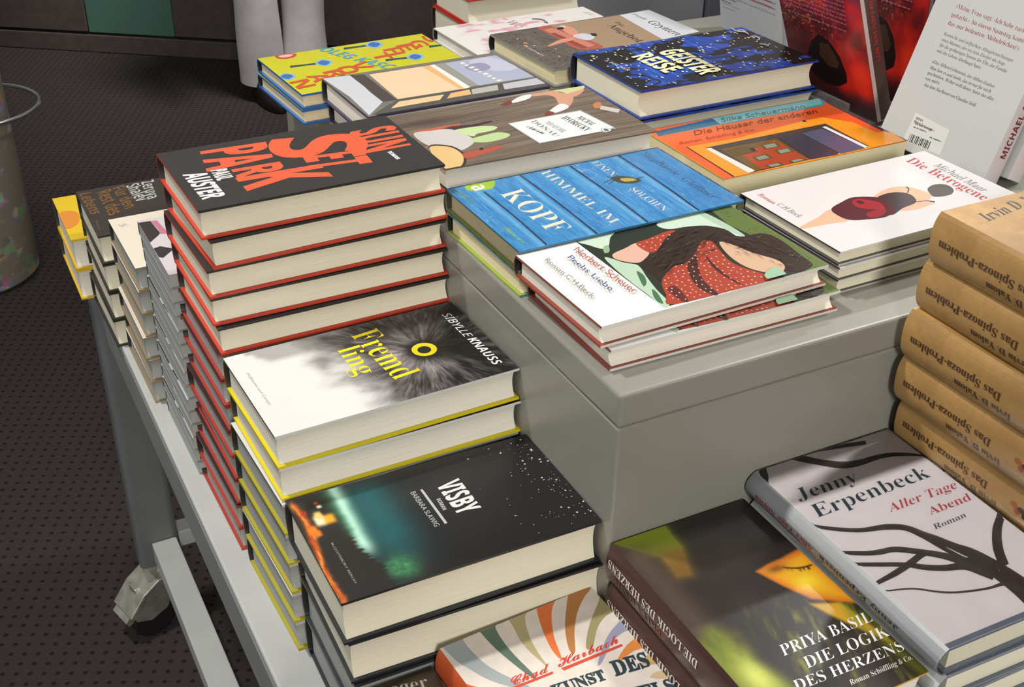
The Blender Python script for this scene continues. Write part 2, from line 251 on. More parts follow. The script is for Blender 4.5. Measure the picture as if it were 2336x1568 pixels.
 ('E',(236,205,190),(86.8,90.5),0.8,0.6,0),
 ('E',(236,205,190),(94.3,121.9),0.7,0.6,0),
 ('E',(236,205,190),(73.7,138.5),0.8,0.6,0),
 ('E',(236,205,190),(121.5,130.5),0.8,0.6,0),
 ('E',(236,205,190),(93.1,108.3),0.7,0.6,0),
 ('E',(236,205,190),(108.9,130.5),0.7,0.5,0),
 ('E',(236,205,190),(53.8,137),0.8,0.6,0),
 ('E',(236,205,190),(67,133.6),0.8,0.6,0),
 ('E',(236,205,190),(116.8,148.3),0.7,0.6,0),
 ('E',(236,205,190),(111.3,73.7),0.7,0.5,0),
 ('E',(236,205,190),(24.4,116.4),0.8,0.6,0),
 ('E',(236,205,190),(106.2,100.8),0.7,0.5,0),
 ('E',(236,205,190),(115.6,118.5),0.8,0.6,0),
 ('E',(236,205,190),(96.1,89.6),0.8,0.6,0),
 ('E',(236,205,190),(119.2,122.3),0.7,0.6,0),
 ('E',(236,205,190),(87.6,79.9),0.7,0.6,0),
 ('E',(236,205,190),(99.7,126.3),0.8,0.6,0),
 ('E',(236,205,190),(101.6,112),0.7,0.5,0),
 ('E',(236,205,190),(112.6,123.9),0.8,0.6,0),
 ('E',(236,205,190),(100.8,77),0.8,0.6,0),
 ('E',(236,205,190),(108.8,78.1),0.8,0.6,0),
 ('E',(236,205,190),(35.5,107),0.8,0.6,0),
 ('E',(236,205,190),(57.5,132.6),0.8,0.6,0),
 ('E',(236,205,190),(101.5,88.5),0.7,0.5,0),
 ('E',(236,205,190),(50.3,146.7),0.8,0.6,0),
 ('E',(236,205,190),(92.2,88.1),0.7,0.5,0),
 ('E',(236,205,190),(115,81),0.7,0.6,0),
 ('E',(236,205,190),(113,85.4),0.8,0.6,0),
 ('E',(236,205,190),(113.5,89.8),0.7,0.5,0),
 ('E',(236,205,190),(72.9,106),0.8,0.6,0),
 ('E',(236,205,190),(92.5,135.3),0.8,0.6,0),
 ('E',(236,205,190),(112.8,99.3),0.7,0.5,0),
 ('E',(236,205,190),(29.3,116.1),0.8,0.6,0),
 ('E',(236,205,190),(121.9,134.6),0.8,0.6,0),
 ('E',(236,205,190),(108.3,148.2),0.8,0.6,0),
 ('E',(236,205,190),(30.1,122.6),0.8,0.6,0),
 ('E',(236,205,190),(67.8,119.9),0.8,0.6,0),
 ('E',(236,205,190),(108,126.1),0.7,0.6,0),
 ('E',(236,205,190),(120.7,117.4),0.8,0.6,0),
 ('E',(236,205,190),(102,136.8),0.8,0.6,0),
 ('P',(131,153,77),[(54.7,192.1),(55.4,191.9),(55.6,194.6)]),
 ('P',(91,113,53),[(8.2,192.4),(9,192.2),(10.9,194.9)]),
 ('P',(79,101,45),[(99,199.4),(99.7,199.2),(100.9,200.7)]),
 ('P',(106,128,62),[(9,210.9),(9.8,210.7),(9.9,212.4)]),
 ('P',(138,160,81),[(70,202.4),(70.7,202.2),(68.3,205.3)]),
 ('P',(108,130,63),[(122.2,195.7),(122.9,195.5),(123.3,198.6)]),
 ('P',(128,150,75),[(60.6,188.9),(61.4,188.7),(60.7,193.5)]),
 ('P',(97,119,56),[(9.9,196.9),(10.7,196.7),(10.4,198.6)]),
 ('P',(119,141,69),[(103.3,197.1),(104.1,196.9),(101.6,200.6)]),
 ('P',(137,159,80),[(43.8,203.2),(44.6,203),(44.8,206.5)]),
 ('P',(109,131,63),[(107.5,190.7),(108.2,190.5),(104.6,195.5)]),
 ('P',(98,120,57),[(71.3,189.3),(72,189.1),(75.4,190.3)]),
 ('P',(138,160,81),[(44,202.5),(44.8,202.3),(45.3,204.1)]),
 ('P',(62,84,35),[(67.8,204.4),(68.6,204.2),(65.7,209.6)]),
 ('P',(103,125,60),[(50.4,189),(51.2,188.8),(53.1,191.3)]),
 ('P',(79,101,45),[(65.5,192.1),(66.3,191.9),(67.6,194.8)]),
 ('P',(84,106,48),[(116.9,197),(117.6,196.8),(119.6,197.4)]),
 ('P',(114,136,66),[(-4,204.6),(-3.2,204.4),(-1.1,206.9)]),
 ('P',(121,143,71),[(49.5,195.1),(50.3,194.9),(51.7,197.3)]),
 ('P',(91,113,53),[(47,190),(47.8,189.8),(44.7,195)]),
 ('P',(83,105,48),[(32.3,195.8),(33.1,195.6),(34.3,196.3)]),
 ('P',(86,108,50),[(16.2,202.3),(17.1,202.1),(17.4,204)]),
 ('P',(80,102,46),[(62.1,189.8),(62.9,189.6),(65.9,191.1)]),
 ('P',(98,120,57),[(-2.8,196.4),(-1.9,196.2),(-1.7,199)]),
 ('P',(133,155,78),[(98.4,191),(99.1,190.8),(98.7,193.9)]),
 ('P',(139,161,81),[(62.7,204.6),(63.4,204.4),(66.2,205.2)]),
 ('P',(126,148,74),[(105.1,202.8),(105.9,202.7),(105.4,205.4)]),
 ('P',(90,112,52),[(17.4,194.5),(18.2,194.3),(19.3,196.1)]),
 ('P',(121,143,71),[(17.9,210.7),(18.8,210.5),(21.8,211.6)]),
 ('P',(112,134,65),[(117.9,193.8),(118.6,193.7),(117.9,197.5)]),
 ('P',(100,122,58),[(103.9,202.9),(104.6,202.7),(106.2,203.1)]),
 ('P',(104,126,60),[(48.7,196.4),(49.5,196.2),(45.9,201.7)]),
 ('P',(104,126,60),[(17.2,192.6),(18.1,192.4),(18.5,196.5)]),
 ('P',(85,107,49),[(115.7,197),(116.4,196.8),(113.5,200.7)]),
 ('P',(126,148,74),[(49.2,206.5),(50,206.3),(51,208)]),
 ('P',(105,127,61),[(69.1,201),(69.8,200.8),(68.5,204.7)]),
 ('P',(76,98,44),[(109.4,201),(110.1,200.8),(108.4,203.8)]),
 ('P',(101,123,59),[(97.9,195.9),(98.6,195.7),(99,197.5)]),
 ('P',(91,113,53),[(13.2,194.2),(14.1,194),(10.8,198.3)]),
 ('P',(62,84,35),[(1.7,205),(2.6,204.8),(3.2,206)]),
 ('P',(105,127,61),[(38.6,207),(39.4,206.8),(42.3,208.2)]),
 ('P',(95,117,55),[(59.9,192.5),(60.6,192.3),(62.1,193.1)]),
 ('P',(131,153,77),[(91.9,194.6),(92.6,194.4),(94.2,197.1)]),
 ('P',(125,147,73),[(51.1,200.1),(51.9,199.9),(49.5,203)]),
 ('P',(102,124,59),[(121.9,195.7),(122.6,195.5),(121.1,198.9)]),
 ('P',(138,160,81),[(100.4,191.5),(101.1,191.3),(99.6,195.4)]),
 ('P',(90,112,52),[(86.8,202.4),(87.5,202.2),(88.7,203.9)]),
 ('P',(139,161,81),[(-0.7,188.6),(0.1,188.4),(-3.9,194)]),
 ('P',(89,111,51),[(56.5,199.7),(57.3,199.5),(55.9,203.6)]),
 ('P',(100,122,58),[(45.9,196.7),(46.7,196.5),(44.5,201.2)]),
 ('P',(48,32,24),[(64.2,135.3),(62.6,143.6),(63.1,149.3),(63.8,143.1)]),
 ('P',(70,48,37),[(52,130.6),(48.7,140),(47.4,146.9),(49.9,139.5)]),
 ('P',(80,56,43),[(83.8,167.7),(89.4,169.1),(96.8,167.9),(90.5,168.6)]),
 ('P',(34,21,15),[(96.7,192.6),(101.1,194.7),(107.3,194.1),(102.2,194.2)]),
 ('P',(33,20,15),[(77.5,193.4),(81.1,194.8),(86.6,193.4),(82.3,194.2)]),
 ('P',(34,21,15),[(52.5,138.6),(47,149.1),(43.4,157.1),(48.1,148.7)]),
 ('P',(66,45,34),[(57.7,106.7),(56.2,113.7),(56.7,118.3),(57.3,113.3)]),
 ('P',(59,40,30),[(70.6,90.5),(66.4,97.6),(64.2,102.4),(67.5,97.2)]),
 ('P',(62,42,32),[(55.3,158.1),(59.8,159.6),(66.3,158.4),(61,159.1)]),
 ('P',(56,38,28),[(71.2,97.4),(68.7,105.4),(68.3,110.9),(69.9,105)]),
 ('P',(36,23,16),[(77,122.2),(73.6,128.9),(72.1,133.1),(74.7,128.4)]),
 ('P',(70,48,37),[(48,165.4),(54.1,167.4),(62.3,166.8),(55.3,166.9)]),
 ('P',(43,28,21),[(30.9,143.1),(29.6,151.6),(30.4,157.5),(30.8,151.2)]),
 ('P',(83,58,45),[(35.3,124.5),(32.1,133),(31.1,139),(33.3,132.5)]),
 ('P',(40,26,19),[(67.2,159.4),(70.2,164),(75.3,165.9),(71.4,163.5)]),
 ('P',(26,15,10),[(80.7,190.5),(85.3,193.2),(91.8,193.2),(86.4,192.7)]),
 ('P',(41,26,19),[(56.5,137.1),(52.6,143),(50.6,146.3),(53.7,142.5)]),
 ('P',(39,25,18),[(56.6,145.4),(50.3,155.3),(46,162.7),(51.5,154.8)]),
 ('P',(81,56,43),[(52.2,168.8),(55.5,173.9),(60.9,176.2),(56.7,173.4)]),
 ('P',(57,38,29),[(98.3,178),(99.9,181.7),(103.5,182.8),(101,181.2)]),
 ('P',(52,35,26),[(62,89.3),(57.3,97.6),(54.5,103.5),(58.4,97.2)]),
 ('P',(34,21,15),[(97.3,170.8),(101.6,172),(107.8,170.6),(102.7,171.5)]),
 ('P',(26,15,10),[(45.7,100.7),(40.9,109),(38.2,114.9),(42.1,108.6)]),
 ('P',(54,36,27),[(83.3,186.5),(86.8,190.1),(92.3,191.1),(88,189.6)]),
 ('P',(34,21,15),[(83.8,179.6),(86.4,182.6),(90.8,182.9),(87.5,182.1)]),
 ('P',(26,15,10),[(28.7,132.8),(26.6,141),(26.6,146.6),(27.8,140.5)]),
 ('P',(29,17,12),[(33.1,131.8),(28.1,141.1),(25.2,148),(29.3,140.7)]),
 ('P',(63,43,33),[(78.3,165.5),(82.6,167.1),(88.8,166.1),(83.7,166.6)]),
 ('P',(41,26,19),[(58.9,186),(63,186.8),(69.1,184.8),(64.1,186.3)]),
 ('P',(74,51,39),[(50.4,137.3),(48.8,143.6),(49.2,147.4),(50,143.2)]),
 ('P',(33,20,15),[(65.6,110.1),(61.7,116.1),(59.9,119.8),(62.9,115.7)]),
 ('P',(65,44,34),[(106.9,170.8),(108.4,173.7),(111.6,174),(109.4,173.2)]),
 ('P',(58,39,30),[(40.8,106.6),(34,116.9),(29.3,124.9),(35.2,116.5)]),
 ('P',(67,46,35),[(63.9,123.5),(60.6,129.1),(59.3,132.1),(61.8,128.7)]),
 ('P',(90,63,49),[(76.1,160),(82.3,162.1),(90.4,161.7),(83.5,161.7)]),
 ('P',(67,46,35),[(59.1,176.2),(63.4,180.7),(69.7,182.6),(64.6,180.2)]),
 ('P',(89,62,48),[(87.7,183),(89.7,186.3),(93.6,186.8),(90.8,185.8)]),
 ('P',(30,18,13),[(54.1,109.2),(48.2,117.1),(44.2,122.6),(49.3,116.7)]),
 ('P',(34,21,15),[(64.7,93.5),(62.4,101.9),(61.9,108),(63.5,101.5)]),
 ('P',(55,37,28),[(73,169.2),(79,171.5),(86.9,171.2),(80.1,171.1)]),
 ('P',(63,43,33),[(32.2,145.1),(28.2,151.3),(26.3,154.8),(29.4,150.8)]),
 ('P',(86,60,46),[(52.8,118.7),(46.7,128.9),(42.6,136.7),(47.9,128.5)]),
 ('P',(82,57,44),[(76.5,162),(80.1,163.2),(85.6,161.8),(81.2,162.7)]),
 ('P',(71,49,37),[(34.5,126.2),(31.5,135.7),(30.6,142.7),(32.7,135.3)]),
 ('P',(74,51,39),[(48.3,163.3),(52.3,164.5),(58.3,163),(53.5,164)]),
 ('P',(80,56,43),[(67.8,196.5),(72.8,197.7),(79.8,196.2),(74,197.2)]),
 ('P',(85,59,46),[(56.5,87),(52,93.8),(49.5,98.3),(53.2,93.4)]),
 ('P',(82,57,44),[(100.9,193.9),(105.2,194.9),(111.3,193.1),(106.3,194.4)]),
 ('P',(43,28,21),[(71,162.5),(73.9,165.1),(78.8,165),(75.1,164.6)]),
 ('P',(81,56,43),[(58.1,130.4),(53.7,139.4),(51.3,145.9),(54.9,139)]),
 ('P',(32,20,14),[(45.1,119.6),(40.9,128.2),(38.8,134.4),(42.1,127.8)]),
 ('P',(73,50,39),[(68.4,84),(67.8,91.5),(69.1,96.7),(68.9,91.1)]),
 ('P',(42,27,20),[(81,84.2),(78.6,91.4),(78.1,96.3),(79.7,91)]),
 ('P',(26,15,10),[(60.9,167.9),(66.6,170.1),(74.3,169.7),(67.8,169.6)]),
 ('P',(62,42,32),[(44.3,145.6),(41.1,155.1),(40.1,162),(42.3,154.6)]),
 ('P',(89,62,48),[(82.2,187),(87.9,189.9),(95.6,190.1),(89.1,189.4)]),
 ('P',(45,29,22),[(71.2,115.2),(70.4,122),(71.4,126.4),(71.5,121.6)]),
 ('P',(52,35,26),[(74.3,85.1),(69.6,92.8),(66.9,98.2),(70.7,92.4)]),
 ('P',(41,26,19),[(64.9,81.8),(61.5,90.9),(60,97.6),(62.6,90.5)]),
 ('P',(52,35,26),[(52.2,113.4),(47.3,121.7),(44.5,127.5),(48.5,121.2)]),
 ('P',(73,50,39),[(72.1,169.3),(74.9,174.2),(79.8,176.4),(76.1,173.7)]),
 ('P',(84,59,45),[(45.9,131.9),(44.6,137.1),(45.4,139.8),(45.8,136.7)]),
 ('P',(91,64,49),[(61.6,173.3),(67.2,175.6),(74.8,175.1),(68.4,175.1)]),
 ('P',(55,37,28),[(64.8,166),(71.1,167.8),(79.3,166.9),(72.3,167.3)]),
 ('P',(58,39,30),[(90.3,188.8),(93.7,192.8),(99,194.1),(94.8,192.3)]),
 ('P',(61,41,31),[(58.4,106.1),(55.6,112.3),(54.7,116.1),(56.7,111.9)]),
 ('P',(90,63,49),[(67.9,185.2),(73.8,187.2),(81.6,186.4),(75,186.7)]),
 ('P',(68,47,36),[(50.8,120.9),(46.9,130.1),(45.1,137),(48.1,129.7)]),
 ('P',(68,47,36),[(55.9,163.8),(58.1,167),(62.4,167.5),(59.3,166.5)]),
 ('P',(90,63,49),[(51.5,102.2),(49.1,109.9),(48.6,115.2),(50.2,109.5)]),
 ('P',(50,33,25),[(76.4,187.5),(78.8,190.2),(83.2,190.2),(80,189.7)]),
 ('P',(32,20,14),[(78.3,181.5),(82.1,183.9),(87.8,183.6),(83.2,183.4)]),
 ('P',(64,44,33),[(77.1,110.3),(75.7,117),(76.3,121.3),(76.8,116.6)]),
 ('P',(47,31,23),[(46.4,152.5),(45.3,158.6),(46.3,162),(46.5,158.1)]),
 ('P',(60,41,31),[(63.4,121.3),(62.8,128.5),(64.2,133.1),(64,128)]),
 ('P',(73,50,39),[(39.1,136.5),(36.1,143.8),(35.1,148.5),(37.3,143.3)]),
 ('P',(77,53,41),[(40.1,168.8),(44.6,172.5),(51.2,173.4),(45.8,172)]),
 ('P',(30,18,13),[(65.3,166.4),(69,168.6),(74.7,168.2),(70.2,168.1)]),
 ('P',(70,48,37),[(68.5,123.8),(64.9,133),(63.3,139.7),(66.1,132.5)]),
 ('P',(32,20,14),[(60.6,160.3),(62.6,164.4),(66.6,165.8),(63.8,163.9)]),
 ('P',(29,17,12),[(57.1,118.1),(53.4,126.1),(51.6,131.6),(54.5,125.7)]),
 ('P',(84,59,45),[(78.2,85.7),(72.4,95.3),(68.4,102.6),(73.5,94.9)]),
 ('P',(26,15,10),[(71.7,187.9),(75.1,188.7),(80.4,186.7),(76.2,188.2)]),
 ('P',(56,38,28),[(71.6,92.4),(68,100.7),(66.3,106.5),(69.1,100.3)]),
 ('P',(64,44,33),[(42.3,152.9),(37.9,161.6),(35.6,167.6),(39.1,161.1)]),
 ('P',(34,21,15),[(66.8,168),(69.2,171.6),(73.6,172.6),(70.4,171.1)]),
 ('P',(49,32,24),[(64.3,182.9),(67.8,185.5),(73.3,185.2),(69,185)]),
 ('P',(59,40,30),[(97.6,179.4),(103.1,180.2),(110.3,178.3),(104.2,179.7)]),
 ('P',(85,59,46),[(46.8,101.2),(45.3,106.9),(45.8,110.1),(46.4,106.5)]),
 ('P',(58,39,30),[(39.3,117.3),(33.5,127.6),(29.7,135.5),(34.7,127.2)]),
 ('P',(83,58,45),[(67.7,125.9),(65.3,133.2),(64.7,138),(66.4,132.8)]),
 ('P',(36,23,16),[(55.3,104.8),(54.4,112.7),(55.6,118.2),(55.6,112.3)]),
 ('P',(42,27,20),[(60.2,183.9),(65.6,184.5),(72.9,182.4),(66.8,184)]),
 ('P',(31,19,13),[(74.9,154.6),(77.8,156.8),(82.6,156.4),(78.9,156.3)]),
 ('P',(29,17,12),[(74.6,101.1),(72.4,109.7),(72.1,116),(73.5,109.3)]),
 ('P',(49,32,24),[(69.6,176),(74,178),(80.4,177.4),(75.2,177.5)]),
 ('P',(86,60,46),[(111.1,174.9),(113.1,178.9),(116.9,180.2),(114.2,178.4)]),
 ('P',(66,45,34),[(64.6,167.6),(67.8,170.5),(73,170.7),(69,170)]),
 ('P',(82,57,44),[(56.4,119.3),(51.7,126.2),(48.9,130.6),(52.8,125.7)]),
 ('P',(52,35,26),[(70.7,114.6),(67.3,120.3),(65.8,123.4),(68.4,119.8)]),
 ('P',(81,56,43),[(58.1,175.9),(61.5,177.4),(66.9,176.3),(62.7,176.9)]),
 ('P',(150,190,160),[(116.7,151.7),(114.9,154.5),(113.1,158.2),(111.9,161.9),(111.6,164.6),(112.8,166),(115.1,166.7),(117.9,166.9),(120.6,166.8),(123.5,166.4),(126.7,165.7),(129.7,164.7),(131.5,163.2),(131.8,161),(131.2,158.3),(130,155.5),(128.9,153.2),(127.8,151.4),(126.5,149.8),(125.2,148.6),(123.7,148.1),(122,148.1),(120.2,148.8),(118.3,149.9)]),
 ('T','Norbert Scheuer','sansl',(16,42.3),(97.2,45),(12.8,49.4),(176,62,56),None),
 ('T','Peehs Liebe','sansl',(25.1,31.1),(86,31.7),(22.8,37),(52,72,126),None),
 ('T','Roman C.H.Beck','sansl',(21.2,13),(89.3,13.9),(18.5,18.3),(128,128,128),None),
],
'betro':[
 ('P',(232,182,150),[(76.4,1.7),(74.8,6.1),(72.8,12.6),(70.8,19.9),(68.8,26.5),(66.3,32.7),(63.3,39.1),(61.3,44.6),(61.7,48.4),(66,50.3),(73,50.6),(80.1,49.5),(84.7,47.2),(85.9,43.2),(85.1,37.6),(83.6,31.3),(82.5,25.3),(82,19.1),(81.5,12.6),(81,6.8),(80.4,2.7),(79.6,0.3),(78.8,-0.7),(77.7,-0.3)]),
 ('P',(232,182,150),[(57.4,99.7),(55.4,104),(53.1,110.7),(51.2,118.1),(50.3,124.5),(50.5,129.4),(51.5,133.7),(53.2,137.5),(55.6,140.6),(59.2,143),(63.8,144.8),(68.4,146),(72.2,146.7),(74.8,147),(76.8,146.9),(78.4,146),(79.8,143.9),(81.5,139.7),(83.2,133.8),(84.1,128.2),(83.6,124.8),(80.7,125),(76.1,127.4),(71.2,130),(67.4,131),(65.2,129.8),(63.7,127.3),(62.8,124.2),(62.2,120.7),(62.3,116.8),(63,112.1),(63.6,107.7),(63.6,104.3),(62.6,101.6),(61,99.4),(59.2,98.5)]),
 ('P',(232,182,150),[(87.8,96.2),(85.9,100),(83.8,106.8),(82.1,114.5),(81.6,121),(82.9,126.3),(85.5,131.4),(88.3,135.3),(90.5,137),(91.8,135.9),(92.7,132.6),(93.3,128.2),(93.8,124.2),(94.3,120.4),(94.6,116.4),(94.6,112.5),(94.2,108.7),(93.1,104.6),(91.4,100),(89.6,96.7)]),
 ('P',(232,182,150),[(67.4,131),(67,135.3),(68.2,139.9),(70.2,144.1),(72.2,146.7),(74.2,147.6),(76.5,147.4),(79,146),(81.4,143.3),(84.1,138.3),(87,131.4),(89.4,124.7),(90.5,119.9),(90.1,117.4),(88.6,116.3),(86.3,116.3),(83.5,117.3),(79.7,119.5),(74.8,123),(70.2,127.1)]),
 ('P',(72,66,66),[(66.7,153.1),(65.2,155.7),(63.9,158.8),(63,162),(62.7,165),(63.2,167.7),(64.2,170.4),(65.7,172.6),(67.4,174.1),(69.5,174.8),(72,174.8),(74.6,174.3),(77,173.2),(79.1,171.7),(81.3,169.5),(83.1,167),(84.4,164.6),(85.1,162.1),(85.4,159.4),(85.3,156.7),(85,154.2),(84.6,151.7),(83.9,149.2),(83,147.1),(81.9,145.7),(80.6,145.3),(79.1,145.5),(77.4,146.3),(75.6,147.2),(73.5,148.2),(71,149.5),(68.7,151.1)]),
 ('P',(58,42,46),[(61,99.2),(59.2,103.8),(58.3,109.6),(58.2,115.4),(58.8,120.2),(60.1,123.9),(62.3,127.1),(65,129.4),(68,130.5),(71.6,130.4),(75.8,129),(79.9,126.8),(83.1,123.8),(84.8,119.8),(85.8,114.7),(86.4,109.3),(87.4,104.1),(89.3,98.8),(91.6,93.2),(93.4,88.4),(93.3,85.4),(90.9,84.8),(86.6,85.8),(81.7,87.7),(77.1,89.7),(72.7,91.4),(68.2,93.4),(64.1,95.9)]),
 ('P',(82,24,34),[(60.7,48.7),(58.6,52.2),(56.8,56.9),(55.3,61.9),(54,66.5),(52.7,70.5),(51.6,74.3),(50.9,78),(51.1,82),(52.5,86.8),(54.8,92),(57.6,96.7),(60.2,99.9),(62.6,101.1),(65,100.9),(67.7,100.1),(70.7,99.4),(74.5,99.4),(78.9,99.6),(83.1,99.1),(86.6,97.4),(89.2,94),(91.4,89.2),(93,84.1),(93.9,79.4),(94,75.3),(93.4,71.4),(92.4,67.5),(91.3,63.6),(90.1,59.4),(88.8,54.9),(87.1,50.9),(85,47.8),(82.4,45.9),(79.2,44.9),(75.8,44.6),(72.6,44.6),(69.5,44.8),(66.3,45.3),(63.3,46.6)]),
 ('P',(160,34,44),[(57.9,74.1),(56.3,76.2),(55.3,78.8),(55,81.5),(55.2,83.9),(56.2,85.8),(58,87.5),(60.1,89.1),(62.3,90.4),(64.5,91.9),(66.9,93.3),(69.4,94.3),(72,94.5),(75.1,93.5),(78.7,91.7),(81.7,89.5),(83.4,87.5),(83.2,85.7),(81.8,83.8),(79.7,81.9),(77.7,79.9),(75.9,77.5),(73.9,74.8),(71.8,72.4),(69.4,71),(66.6,70.7),(63.3,71.4),(60.2,72.6)]),
 ('P',(150,34,44),[(81.4,69.1),(80.5,72.5),(80,77),(79.9,81.6),(80.2,84.9),(81,86.8),(82.3,87.9),(83.8,88.2),(85.3,87.6),(86.8,85.8),(88.5,83),(89.9,79.8),(90.8,76.8),(91,73.8),(90.6,70.5),(89.9,67.7),(88.9,65.9),(87.2,65.4),(85.1,65.9),(83,67.1)]),
 ('E',(66,24,34),(61.6,80),3.8,3,0),
 ('Q',(40,34,40),[(56.2,137.7),(57,137.7),(58,137.7),(59,137.5),(59.8,137.1),(60.8,136),(62.4,134),(64,131.9),(65.1,130.5)],[(54.8,139.8),(55.5,139.7),(56.6,139.7),(58,139.4),(59.8,138.4),(61.7,136.4),(63.5,134.1),(65,132),(66.1,130.6)]),
 ('Q',(40,34,40),[(82.5,120.2),(83.1,122.5),(83.8,125.9),(84.7,129.5),(85.7,132.3),(87,134.1),(88.6,135.5),(90.1,136.5),(91.2,137.2)],[(81.8,120.9),(82.3,123.2),(83,126.6),(83.9,130.2),(84.9,133.1),(86,135.2),(87.4,136.9),(88.7,138.1),(89.5,139.1)]),
 ('T','Michael Maar','serifi',(30.5,196.3),(94.7,191.1),(27.9,206.6),(140,140,145),-0.02),
 ('T','Die Betrogene','serif',(10.7,181.2),(107.1,177.2),(7.3,195.4),(196,60,70),-0.035),
 ('T','Roman','serifi',(8.8,10.7),(31,10),(7.7,16.2),(196,80,80),-0.02),
 ('T','C.H.Beck','serifi',(33.2,12.1),(62.6,12.1),(31.8,18.2),(150,150,150),-0.02),
],
'haus':[
 ('P',(58,50,66),[(3.7,230.5),(6.8,236.9),(137.7,234.8),(140.1,219.6),(132.6,215.9),(18.6,220.2)]),
 ('P',(70,150,170),[(6.4,9),(0.4,82.3),(0.4,235.5),(8.8,235.2),(20,212.4),(18.8,3.8)]),
 ('P',(40,98,132),[(6.4,9),(0.4,82.3),(17.1,80.2),(18.8,3.8)]),
 ('P',(120,186,190),[(0.4,82.3),(0.4,235.5),(16.2,213.8),(17.1,80.2)]),
 ('P',(238,152,40),[(54.3,13.8),(56.3,74.2),(46.7,164.3),(47.2,187.6),(71.2,206.2),(104.7,209.1),(112.3,231.4),(137.4,219),(135.3,177.5),(135.2,32.7),(133.8,11.3)]),
 ('Q',(60,30,20),[(54.9,13.1),(62.6,12.8),(73.5,12.4),(85.4,12),(96.5,11.7),(107.3,11.3),(118.4,11),(128.1,10.7),(134.9,10.5)],[(53.6,14.5),(61.2,14.3),(72.1,14),(84,13.6),(95,13.3),(105.7,13.1),(116.7,12.9),(126.4,12.7),(133,12.6)]),
 ('P',(70,62,58),[(64,28.3),(62.7,178.5),(130.2,176.8),(133.5,28.3)]),
 ('P',(226,222,210),[(65.7,28),(66.5,33.6),(130.9,38.2),(132.9,28.8)]),
 ('P',(112,84,38),[(73.5,40.3),(74.6,106.7),(131.6,102.3),(131.1,38.6)]),
 ('P',(172,72,42),[(93.1,50.4),(77.6,102.7),(131.2,101.6),(131,45.7)]),
 ('P',(98,80,50),[(81.3,81.4),(81.5,100.9),(93.5,98),(93.5,78.4)]),
 ('P',(140,146,128),[(83.3,84),(83.5,97.3),(91.6,95.3),(91.6,82)]),
 ('P',(98,80,50),[(98.1,86),(98.2,103.9),(109.2,101.5),(109.4,82.7)]),
 ('P',(140,146,128),[(99.9,88.4),(100,100.5),(107.5,98.9),(107.6,86.1)]),
 ('P',(98,80,50),[(102.9,55.6),(102.2,73.3),(113.6,72.3),(113.8,53.9)]),
 ('P',(140,146,128),[(104.6,58.2),(104.1,70.2),(111.9,69.6),(112,57)]),
 ('P',(98,80,50),[(124.6,54.2),(124.8,71.4),(132,71.6),(131.7,54.4)]),
 ('P',(140,146,128),[(125.8,56.9),(125.9,68.6),(130.8,68.8),(130.6,57.1)]),
 ('P',(98,80,50),[(125,81),(125.2,96.6),(131.2,99.7),(132.2,81.2)]),
 ('P',(140,146,128),[(126.1,83.8),(126.2,94.3),(130.3,96.4),(131,83.8)]),
 ('P',(96,76,34),[(77.5,42.9),(78.2,69.8),(94,69.7),(93.9,42.5)]),
 ('P',(40,34,30),[(84.3,66.8),(84.4,71.1),(91.7,68.7),(92.2,64)]),
 ('P',(62,60,72),[(75,109.5),(75,138.3),(133.8,135.6),(132.3,103.8)]),
 ('P',(86,86,112),[(74.2,138.8),(73,165.7),(132.6,169.9),(133.4,138.4)]),
 ('P',(226,226,230),[(69.3,168.7),(69.5,173.2),(131,174.6),(132.4,169.6)]),
 ('E',(30,22,20),(48.2,163.1),2.1,2.1,0),
 ('P',(238,152,40),[(111.8,180.5),(105.5,217),(112.3,231.4),(137.4,219),(135.3,177.5)]),
 ('T','Silke Scheuermann','sans',(13.9,84.5),(16.9,189.6),(4.2,90.3),(58,110,118),None),
 ('T','Die Häuser der anderen','sans',(32.4,38.6),(35.2,191.5),(21.4,44.5),(128,44,24),None),
 ('T','Roman. Schöffling & Co.','sans',(46.5,11.4),(48.4,101.4),(40.4,14.6),(170,70,30),None),
],
'geist':[
 ('T','GEISTER','sansb',(37.9,83.1),(121.5,81.8),(37.4,110.1),(240,236,190),0.02),
 ('T','REISE','sansb',(40.1,48.3),(100.6,51.5),(35.7,72.6),(240,236,190),0.02),
 ('T','S. FISCHER','serifi',(38.8,15.3),(78.5,18.8),(36.6,20),(240,236,190),None),
 ('Q',(180,180,165),[(2,208.1),(4.3,207.7),(7.7,207),(11.4,206.5),(14.4,206.7),(16.5,207.9),(18,209.7),(19.5,211.5),(21.1,212.6),(23.1,212.9),(25.5,212.5),(27.8,212),(29.4,211.7)],[(-0.7,210.9),(1.9,210.3),(5.4,209.4),(9.1,208.8),(12.1,208.7),(13.9,210),(15.1,212),(16.3,214),(18,215.4),(20.6,215.4),(23.6,214.7),(26.2,213.9),(28,213.3)]),
 ('Q',(180,180,165),[(13,208),(12.8,209.6),(12.4,211.9),(12.4,214),(13.4,215.2),(16,215.2),(19.9,214.4),(23.9,213.4),(26.6,212.7)],[(11,209.3),(10.7,210.9),(10.2,213.3),(10.1,215.7),(11.1,217.2),(14.1,217.1),(18.3,216.2),(22.5,215.1),(25.2,214.3)]),
 ('Q',(180,180,165),[(37.9,207.7),(38,209),(38.2,211),(38.7,212.8),(39.7,213.7),(41.5,213.9),(44.1,213.5),(46.8,212.8),(48.2,212.2),(48.6,211.6),(49.5,209.8),(50.1,207.8),(50.5,206.5)],[(35.5,209.4),(35.4,210.9),(35.3,213),(35.6,215.1),(36.6,216.5),(39,216.5),(42.1,215.9),(45.3,214.8),(48.4,213.1),(50.7,210.6),(51.5,208.5),(52,206.6),(52.4,205.3)]),
